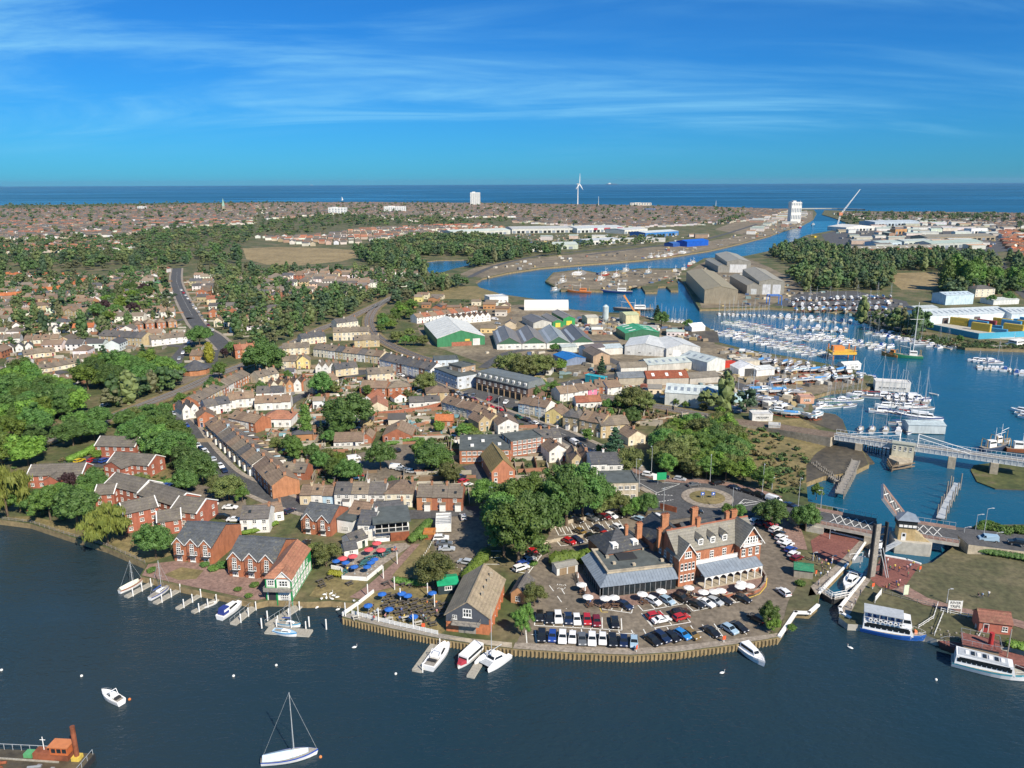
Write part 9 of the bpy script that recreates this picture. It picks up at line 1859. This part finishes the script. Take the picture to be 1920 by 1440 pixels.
for poly,n in(([(330,790),(420,740),(560,690),(720,690),(960,770),(1120,850),(1120,960),(900,955),(560,945),(430,890)],620),([(0,530),(330,520),(480,560),(480,660),(340,700),(120,735),(0,700)],520),([(500,530),(760,520),(720,580),(600,620),(480,660)],160),([(960,760),(1180,800),(1330,790),(1240,760),(1050,730)],160),([(200,790),(400,720),(420,730),(330,800),(230,830)],70),([(760,570),(900,560),(920,600),(790,615)],60),([(1380,790),(1450,800),(1480,830),(1520,870),(1440,900)],50),([(1440,870),(1510,880),(1500,930),(1440,925)],45),([(1600,600),(1690,632),(1800,655),(1790,640),(1680,616)],60),([(1690,632),(1800,652),(1930,655),(1930,646),(1840,642),(1740,630)],120),([(0,880),(180,850),(330,870),(330,1000),(200,990),(0,960)],70),([(1400,960),(1520,985),(1500,1000),(1470,985)],20)):
 SHR+=scatter(poly,n,2.6,True,False)
SHR=[p for p in SHR if not any(inpoly(*p,pl) for nm,pl in APOLY if nm not in('field','shore_bank','flats_lawn','industrial_yard','riverside_lawn'))]
mass('garden_shrubbery','small bushes and hedges filling the gardens of the town',SHR,BSH,'mass_leaf',[(0.055,0.105,0.028),(0.08,0.14,0.035),(0.04,0.08,0.024),(0.11,0.13,0.04),(0.14,0.12,0.05)],(3.5,13))
# the rest of the town: houses past the 300 nearest, one mass
HV,HF3,HF4,HC=[],[],[],[];HOFF=[0]
def mass_house(x,y,rz,L,D,H,rh,wc,rc,win=False,hip=False):
 c,s=math.cos(rz),math.sin(rz);o=HOFF[0];e=.3;H*=.85;rh*=.85
 T=lambda u,v,z:(x+c*u-s*v,y+s*u+c*v,GZ+z)
 hx=D/2 if hip else 0
 v=[T(-L/2,-D/2,0),T(L/2,-D/2,0),T(L/2,D/2,0),T(-L/2,D/2,0),T(-L/2,-D/2,H),T(L/2,-D/2,H),T(L/2,D/2,H),T(-L/2,D/2,H),T(-L/2+hx,0,H+rh-.02),T(L/2-hx,0,H+rh-.02),T(-L/2-e,-D/2-e,H-.1),T(L/2+e,-D/2-e,H-.1),T(L/2+e,D/2+e,H-.1),T(-L/2-e,D/2+e,H-.1),T(-L/2-e+(hx+e if hip else 0),0,H+rh),T(L/2+e-(hx+e if hip else 0),0,H+rh)]
 HV.extend(v);HC.extend([wc]*10+[rc]*6)
 HF4.extend([(o,o+1,o+5,o+4),(o+1,o+2,o+6,o+5),(o+2,o+3,o+7,o+6),(o+3,o,o+4,o+7),(o+10,o+11,o+15,o+14),(o+12,o+13,o+14,o+15)])
 if hip:HF3.extend([(o+11,o+12,o+15),(o+13,o+10,o+14)])
 else:HF3.extend([(o+5,o+6,o+9),(o+7,o+4,o+8)])
 k=o+16
 def quad(u0,u1,z0,z1,v0,col):
  nonlocal k
  HV.extend([T(u0,v0,z0),T(u1,v0,z0),T(u1,v0,z1),T(u0,v0,z1)]);HC.extend([col]*4);HF4.append((k,k+1,k+2,k+3));k+=4
 if win:
  n=max(2,int(L/2.8))
  for fl in range(max(1,int(H//2.1))):
   for i in range(n):u=-L/2+L*(i+.5)/n;quad(u-.55,u+.55,.8+fl*2.1,1.8+fl*2.1,-D/2-.04,(.03,.035,.04))
 if rnd.random()<.7:
  u=L/2-.8;b=[T(u-.35,-.3,H+rh-.8),T(u+.35,-.3,H+rh-.8),T(u+.35,.3,H+rh-.8),T(u-.35,.3,H+rh-.8),T(u-.35,-.3,H+rh+1.0),T(u+.35,-.3,H+rh+1.0),T(u+.35,.3,H+rh+1.0),T(u-.35,.3,H+rh+1.0)]
  HV.extend(b);HC.extend([(.36,.19,.11)]*8);HF4.extend([(k,k+1,k+5,k+4),(k+1,k+2,k+6,k+5),(k+2,k+3,k+7,k+6),(k+3,k,k+4,k+7),(k+4,k+5,k+6,k+7)]);k+=8
 HOFF[0]=k
def estate(poly,ang,sx,sy,walls,roofs,dims=((8,12),(8,9),(4.6,5.6),(2.2,3.0)),p=.85,win=False,hip=.2,chain=False):
 0
 pl=xy(poly);cx,cy=sum(p_.x for p_ in pl)/len(pl),sum(p_.y for p_ in pl)/len(pl);rad=max(math.hypot(p_.x-cx,p_.y-cy) for p_ in pl);c,s=math.cos(ang),math.sin(ang)
 nx,ny=int(rad/sx)+1,int(rad/sy)+1;cnt=0
 for j in range(-ny,ny+1):
  wj=rnd.choice(walls);rj=rnd.choice(roofs);bend=rnd.uniform(-.0012,.0012)
  for i in range(-nx,nx+1):
   if rnd.random()>p:continue
   u=i*sx+rnd.uniform(-.5,.5);v=j*sy+bend*u*u*.1+rnd.uniform(-.8,.8);x,y=cx+c*u-s*v,cy+s*u+c*v
   if not inpoly(x,y,pl) or taken(x,y,7) or in_areas(x,y,('field','works_yard','quay_yard','industrial_yard','shed_yard')):continue
   L=rnd.uniform(*dims[0]) if not chain else sx;wk=wj if rnd.random()<.6 else rnd.choice(walls);rk=rj if rnd.random()<.7 else rnd.choice(roofs)
   wc=tuple(a*rnd.uniform(.9,1.08) for a in rnd.choice(PAL[wk]));f=rnd.uniform(.75,1.2);rc=tuple(a*f for a in rnd.choice(PAL[rk]))
   mass_house(x,y,ang+rnd.choice([0,0,0,0,math.pi/2] if not chain else[0])+rnd.uniform(-.05,.05),L,rnd.uniform(*dims[1]),rnd.uniform(*dims[2]),rnd.uniform(*dims[3]),wc,rc,win,rnd.random()<hip)
   mark(x,y);cnt+=1
 return cnt
NC=0
PAL['far']=[(0.12,0.108,0.095),(0.15,0.13,0.11),(0.09,0.092,0.095),(0.18,0.12,0.085)];PAL['farw']=[(0.66,0.65,0.62),(0.6,0.58,0.54),(0.62,0.60,0.55),(0.52,0.47,0.38),(0.66,0.65,0.62),(0.36,0.25,0.18),(0.45,0.38,0.28)]
NC+=estate([(-40,394),(240,388),(480,382),(480,420),(300,430),(240,443),(-40,454)],.1,10,30,['farw'],['far']*9+['red'],p=.78,chain=True)
NC+=estate([(480,382),(700,381),(900,383),(1050,386),(1000,408),(900,408),(780,416),(640,402),(500,412)],.25,9,25,['farw'],['far'],chain=True,p=.72)
NC+=estate([(1000,384),(1300,389),(1480,395),(1430,412),(1360,420),(1200,428),(1060,424),(960,418),(980,400)],-.2,9,24,['farw'],['far'],chain=True,p=.75)
NC+=estate([(480,446),(560,446),(700,430),(900,422),(960,430),(840,446),(720,456),(560,462)],.2,12,22,['farw'],['far','far','far','red'],p=.7)
NC+=estate([(-40,462),(60,458),(240,454),(250,470),(100,474),(-40,478)],.1,10,20,['white','farw'],['red','brown','far'])
NC+=estate([(1560,402),(1740,400),(1960,403),(1960,428),(1880,432),(1800,420),(1640,414)],-.05,12,24,['farw'],['far'],p=.75)
NC+=estate([(1870,436),(1960,432),(1990,500),(1930,520),(1900,480)],-1.1,10,22,['white','brick'],['red','brown','orange'])
NC+=estate([(-30,526),(190,528),(320,510),(322,600),(300,640),(180,670),(40,730),(-30,735)],.08,12,17,['white','cream','white','brick','buff','white'],['brown','grey','slate','grey','brown','grey'],win=True,p=.92)
NC+=estate([(346,520),(480,530),(590,510),(790,514),(740,548),(600,560),(500,600),(470,640),(400,600)],.12,12,19,['white','cream','white','brick','buff'],['brown','grey','slate','grey'],win=True,p=.75)
NC+=estate([(420,740),(560,690),(700,700),(830,760),(900,815),(860,840),(700,830),(560,830),(480,880),(420,820)],.1,12,16,['white','brick','cream','buff'],['brown','grey','slate'],((4,8),(4,7),(2.4,4.6),(1.2,2.2)),.9,True,.1)
NC+=estate([(480,880),(560,830),(660,840),(660,930),(560,935)],.1,10,14,['white','brick','cream'],['brown','grey','slate'],((3,6),(3,5),(2.2,3.0),(1.0,1.6)),.6,True,.0)
NC+=estate([(960,780),(1120,860),(1120,910),(1060,920),(960,880),(930,830)],-.3,11,15,['white','brick','cream'],['brown','grey','slate'],((4,8),(5,7),(2.6,5),(1.4,2.2)),.7,True,.1)
NC+=estate([(760,556),(920,566),(1000,600),(920,640),(900,600),(780,600)],-.1,13,17,['white','cream','yellow','brick'],['brown','grey','slate'],((6,11),(6,9),(3,5),(1.2,2.4)),.6,True,.1)
IND=((14,38),(10,18),(4.5,8),(.8,2));PAL['roofy']=[(.42,.44,.43),(.30,.28,.23),(.50,.52,.50),(.22,.21,.19),(.35,.42,.38),(.45,.30,.2)]
NC+=estate([(1560,436),(1620,416),(1760,408),(1930,420),(1940,466),(1860,470),(1640,474)],-.05,44,34,['farw'],['roofy'],IND,.6,False,0);NC+=estate([(1340,434),(1430,402),(1515,398),(1518,412),(1440,436),(1400,446)],-.4,40,34,['farw'],['roofy'],IND,.5,False,0)
NC+=estate([(960,448),(1240,446),(1320,440),(1330,452),(1150,464),(1010,474)],-.1,46,34,['farw'],['roofy'],IND,.45,False,0);NC+=estate([(1470,505),(1540,506),(1560,524),(1500,540),(1470,524)],-.3,26,20,['farw'],['roofy'],((8,18),(7,12),(3,5),(.8,2)),.7,True,0)
NC+=estate([(1060,598),(1130,598),(1230,612),(1320,640),(1230,634),(1150,628),(1080,624)],-.15,17,16,['farw','cream'],['roofy'],((5,12),(4,8),(2.6,5),(.6,1.6)),.55,True,0);NC+=estate([(1130,694),(1240,684),(1360,708),(1440,730),(1420,770),(1300,756),(1160,738)],-.15,17,15,['farw','cream'],['roofy'],((5,11),(4,8),(2.6,4.5),(.6,1.6)),.5,True,0)
NC+=estate([(930,690),(1040,664),(1130,690),(1040,745),(960,720)],-.2,18,16,['white','brick','cream'],['grey','brown'],((6,12),(5,8),(2.8,4.6),(1,2)),.6,True,0)
col_mat('mass_house',.85,.15,.2) if 'mass_house' not in MAT else None
o=obj('far_houses',np_mesh('far_houses',np.array(HV),np.array(HF3),np.array(HF4),['mass_house'],np.array(HC)));kind(o,'stuff');o['label']='thousands of small houses filling the far town'
# clutter of the yards: pallets, crates, vans, bins too small to pick apart
HV.clear();HF3.clear();HF4.clear();HC.clear();HOFF[0]=0
def clutter(poly,n,cols,big=1.0):
 for x,y in scatter(poly,n,2.2,True,False):
  a,b,h=rnd.uniform(.6,2.6)*big,rnd.uniform(.6,1.6)*big,rnd.uniform(.4,1.8)*big;r=rnd.uniform(0,3.14);c,s=math.cos(r),math.sin(r);k=HOFF[0];col=rnd.choice(cols);z0=GZ
  HV.extend([(x+c*u-s*v,y+s*u+c*v,z0+z) for z,f in((0,1),(h,.9)) for u,v in((-a*f,-b*f),(a*f,-b*f),(a*f,b*f),(-a*f,b*f))]);HC.extend([col]*8)
  HF4.extend([(k,k+1,k+5,k+4),(k+1,k+2,k+6,k+5),(k+2,k+3,k+7,k+6),(k+3,k,k+4,k+7),(k+4,k+5,k+6,k+7)]);HOFF[0]+=8
CL=[(.6,.6,.57),(.45,.42,.36),(.35,.3,.22),(.1,.1,.1),(.30,.11,.07),(.08,.13,.24),(.42,.33,.16),(.25,.27,.28),(.18,.26,.27),(.5,.45,.35),(.28,.22,.15),(.2,.19,.17),(.33,.30,.25)]
clutter([(1060,600),(1130,595),(1240,610),(1330,640),(1240,634),(1160,630),(1080,625)],170,CL,1.1);clutter([(1130,690),(1240,680),(1360,700),(1440,720),(1520,740),(1500,772),(1400,775),(1300,760),(1160,740)],170,CL);clutter([(1340,650),(1440,668),(1560,694),(1620,716),(1540,730),(1420,710),(1360,680)],110,CL)
clutter([(905,522),(1010,503),(1150,492),(1270,479),(1440,443),(1510,420),(1520,400),(1420,430),(1330,455),(1200,470),(1000,485),(900,505)],150,CL,1.3);clutter([(1030,520),(1120,512),(1200,505),(1280,508),(1270,530),(1170,542),(1060,542)],80,CL,1.1);clutter([(1300,520),(1340,490),(1500,540),(1440,574),(1330,576)],50,CL,1.2);clutter([(1460,545),(1600,548),(1700,570),(1700,600),(1640,600),(1480,580)],70,CL,1.0);clutter([(1560,440),(1620,420),(1900,425),(1920,470),(1640,478)],200,CL,1.6);clutter([(960,440),(1260,440),(1300,450),(1180,458),(1000,465)],170,CL,1.2);clutter([(640,690),(840,740),(960,790),(900,830),(700,830),(560,830),(500,880),(420,790)],320,[(.6,.58,.5),(.35,.28,.2),(.7,.7,.68),(.2,.2,.2),(.4,.2,.12),(.15,.3,.35)],.7);clutter([(0,540),(330,530),(330,640),(0,720)],240,CL,1.0);clutter([(900,660),(1060,650),(1140,690),(1040,740),(960,730)],60,CL)
o=obj('yard_clutter',np_mesh('yard_clutter',np.array(HV),np.zeros((0,3),int),np.array(HF4),['mass_house'],np.array(HC)));kind(o,'stuff');o['label']='scattered crates, pallets and gear in yards and gardens'
print('MASS',NC,len(FAR),len(SHR))
HV.clear();HF3.clear();HF4.clear();HC.clear();HOFF[0]=0
def fences(poly,n,ang):
 for x,y in scatter(poly,n,4.0,True,True):
  a=ang+(math.pi/2 if rnd.random()<.55 else 0)+rnd.uniform(-.08,.08);L=rnd.uniform(5,15);c,s=math.cos(a)*L/2,math.sin(a)*L/2;px,py=-math.sin(a)*.08,math.cos(a)*.08;h=rnd.uniform(1.0,1.9);k=HOFF[0];col=rnd.choice([(.20,.14,.09),(.28,.22,.16),(.34,.31,.26),(.32,.16,.10),(.45,.42,.36)])
  HV.extend([(x+u*c+v*px,y+u*s+v*py,GZ+z) for z in(0,h) for u,v in((-1,-1),(1,-1),(1,1),(-1,1))]);HC.extend([col]*8);HF4.extend([(k,k+1,k+5,k+4),(k+1,k+2,k+6,k+5),(k+2,k+3,k+7,k+6),(k+3,k,k+4,k+7),(k+4,k+5,k+6,k+7)]);HOFF[0]+=8
fences([(330,790),(420,740),(560,690),(720,690),(960,770),(1120,850),(1120,930),(900,945),(560,940),(430,890)],620,.1);fences([(0,530),(330,520),(480,560),(480,660),(340,700),(120,735),(0,700)],600,.08);fences([(960,760),(1180,800),(1330,790),(1240,760),(1050,730)],90,-.2);fences([(500,530),(760,520),(720,560),(600,600),(480,640)],120,.1)
o=obj('garden_fencing',np_mesh('garden_fencing',np.array(HV),np.zeros((0,3),int),np.array(HF4),['mass_house'],np.array(HC)));kind(o,'stuff');o['label']='low fences and walls dividing the back gardens of the town'
# sea air
mb=MB();mb.box((-43000,-700,-6),(43000,36800,190));hz_o=mb.ob('haze','white');hz_o.data.materials.clear();kind(hz_o,'stuff');hz_o['label']='thin bluish sea haze in the air'
ma=bpy.data.materials.new('haze');ma.use_nodes=True;nt=ma.node_tree;nt.nodes.clear();vo=nt.nodes.new('ShaderNodeVolumePrincipled');ot=nt.nodes.new('ShaderNodeOutputMaterial')
vo.inputs['Color'].default_value=(0.42,0.72,1.0,1);vo.inputs['Density'].default_value=1.4e-5;vo.inputs['Anisotropy'].default_value=0.2;nt.links.new(vo.outputs[0],ot.inputs['Volume']);hz_o.data.materials.append(ma)
# labels: each singles out one thing
ORD=['first','second','third','fourth','fifth','sixth','seventh','eighth','ninth','tenth','eleventh','twelfth','thirteenth','fourteenth','fifteenth','sixteenth','seventeenth','eighteenth','nineteenth']
TENS={2:'twent',3:'thirt',4:'fort',5:'fift',6:'sixt',7:'sevent',8:'eight',9:'ninet'}
def ordinal(i):
 if i<19:return ORD[i]
 t,u=divmod(i+1,10)
 return TENS[t]+('ieth' if u==0 else 'y-'+ORD[u-1])
bpy.context.view_layer.update()
groups={}
def short(lb,zn):
 if len((lb+' '+zn).split())+4>16:lb=lb.split(' with ')[0]
 if len((lb+' '+zn).split())+4>16:lb=lb.replace(' rendered','').replace('terraced ','')
 if len((lb+' '+zn).split())+4>16:lb=lb.split(' with ')[0].replace(' striped','').replace(' sailing','');zn=zn.replace(' marina','')
 return(lb+' '+zn).strip()
for o,lb,zn in THINGS:groups.setdefault(short(lb,zn) if zn else lb,[]).append(o)
for lb,os_ in groups.items():
 if len(os_)==1:os_[0]['label']=lb;continue
 os_.sort(key=lambda o:proj(o.location)[0])
 for i,o in enumerate(os_):o['label']=lb+(', leftmost' if i==0 else ', rightmost' if i==len(os_)-1 else ', %s from left'%ordinal(i))
for o,lb,zn in THINGS:
 if len(o['label'].split())>16:print('LONG',o.name,o['label'])
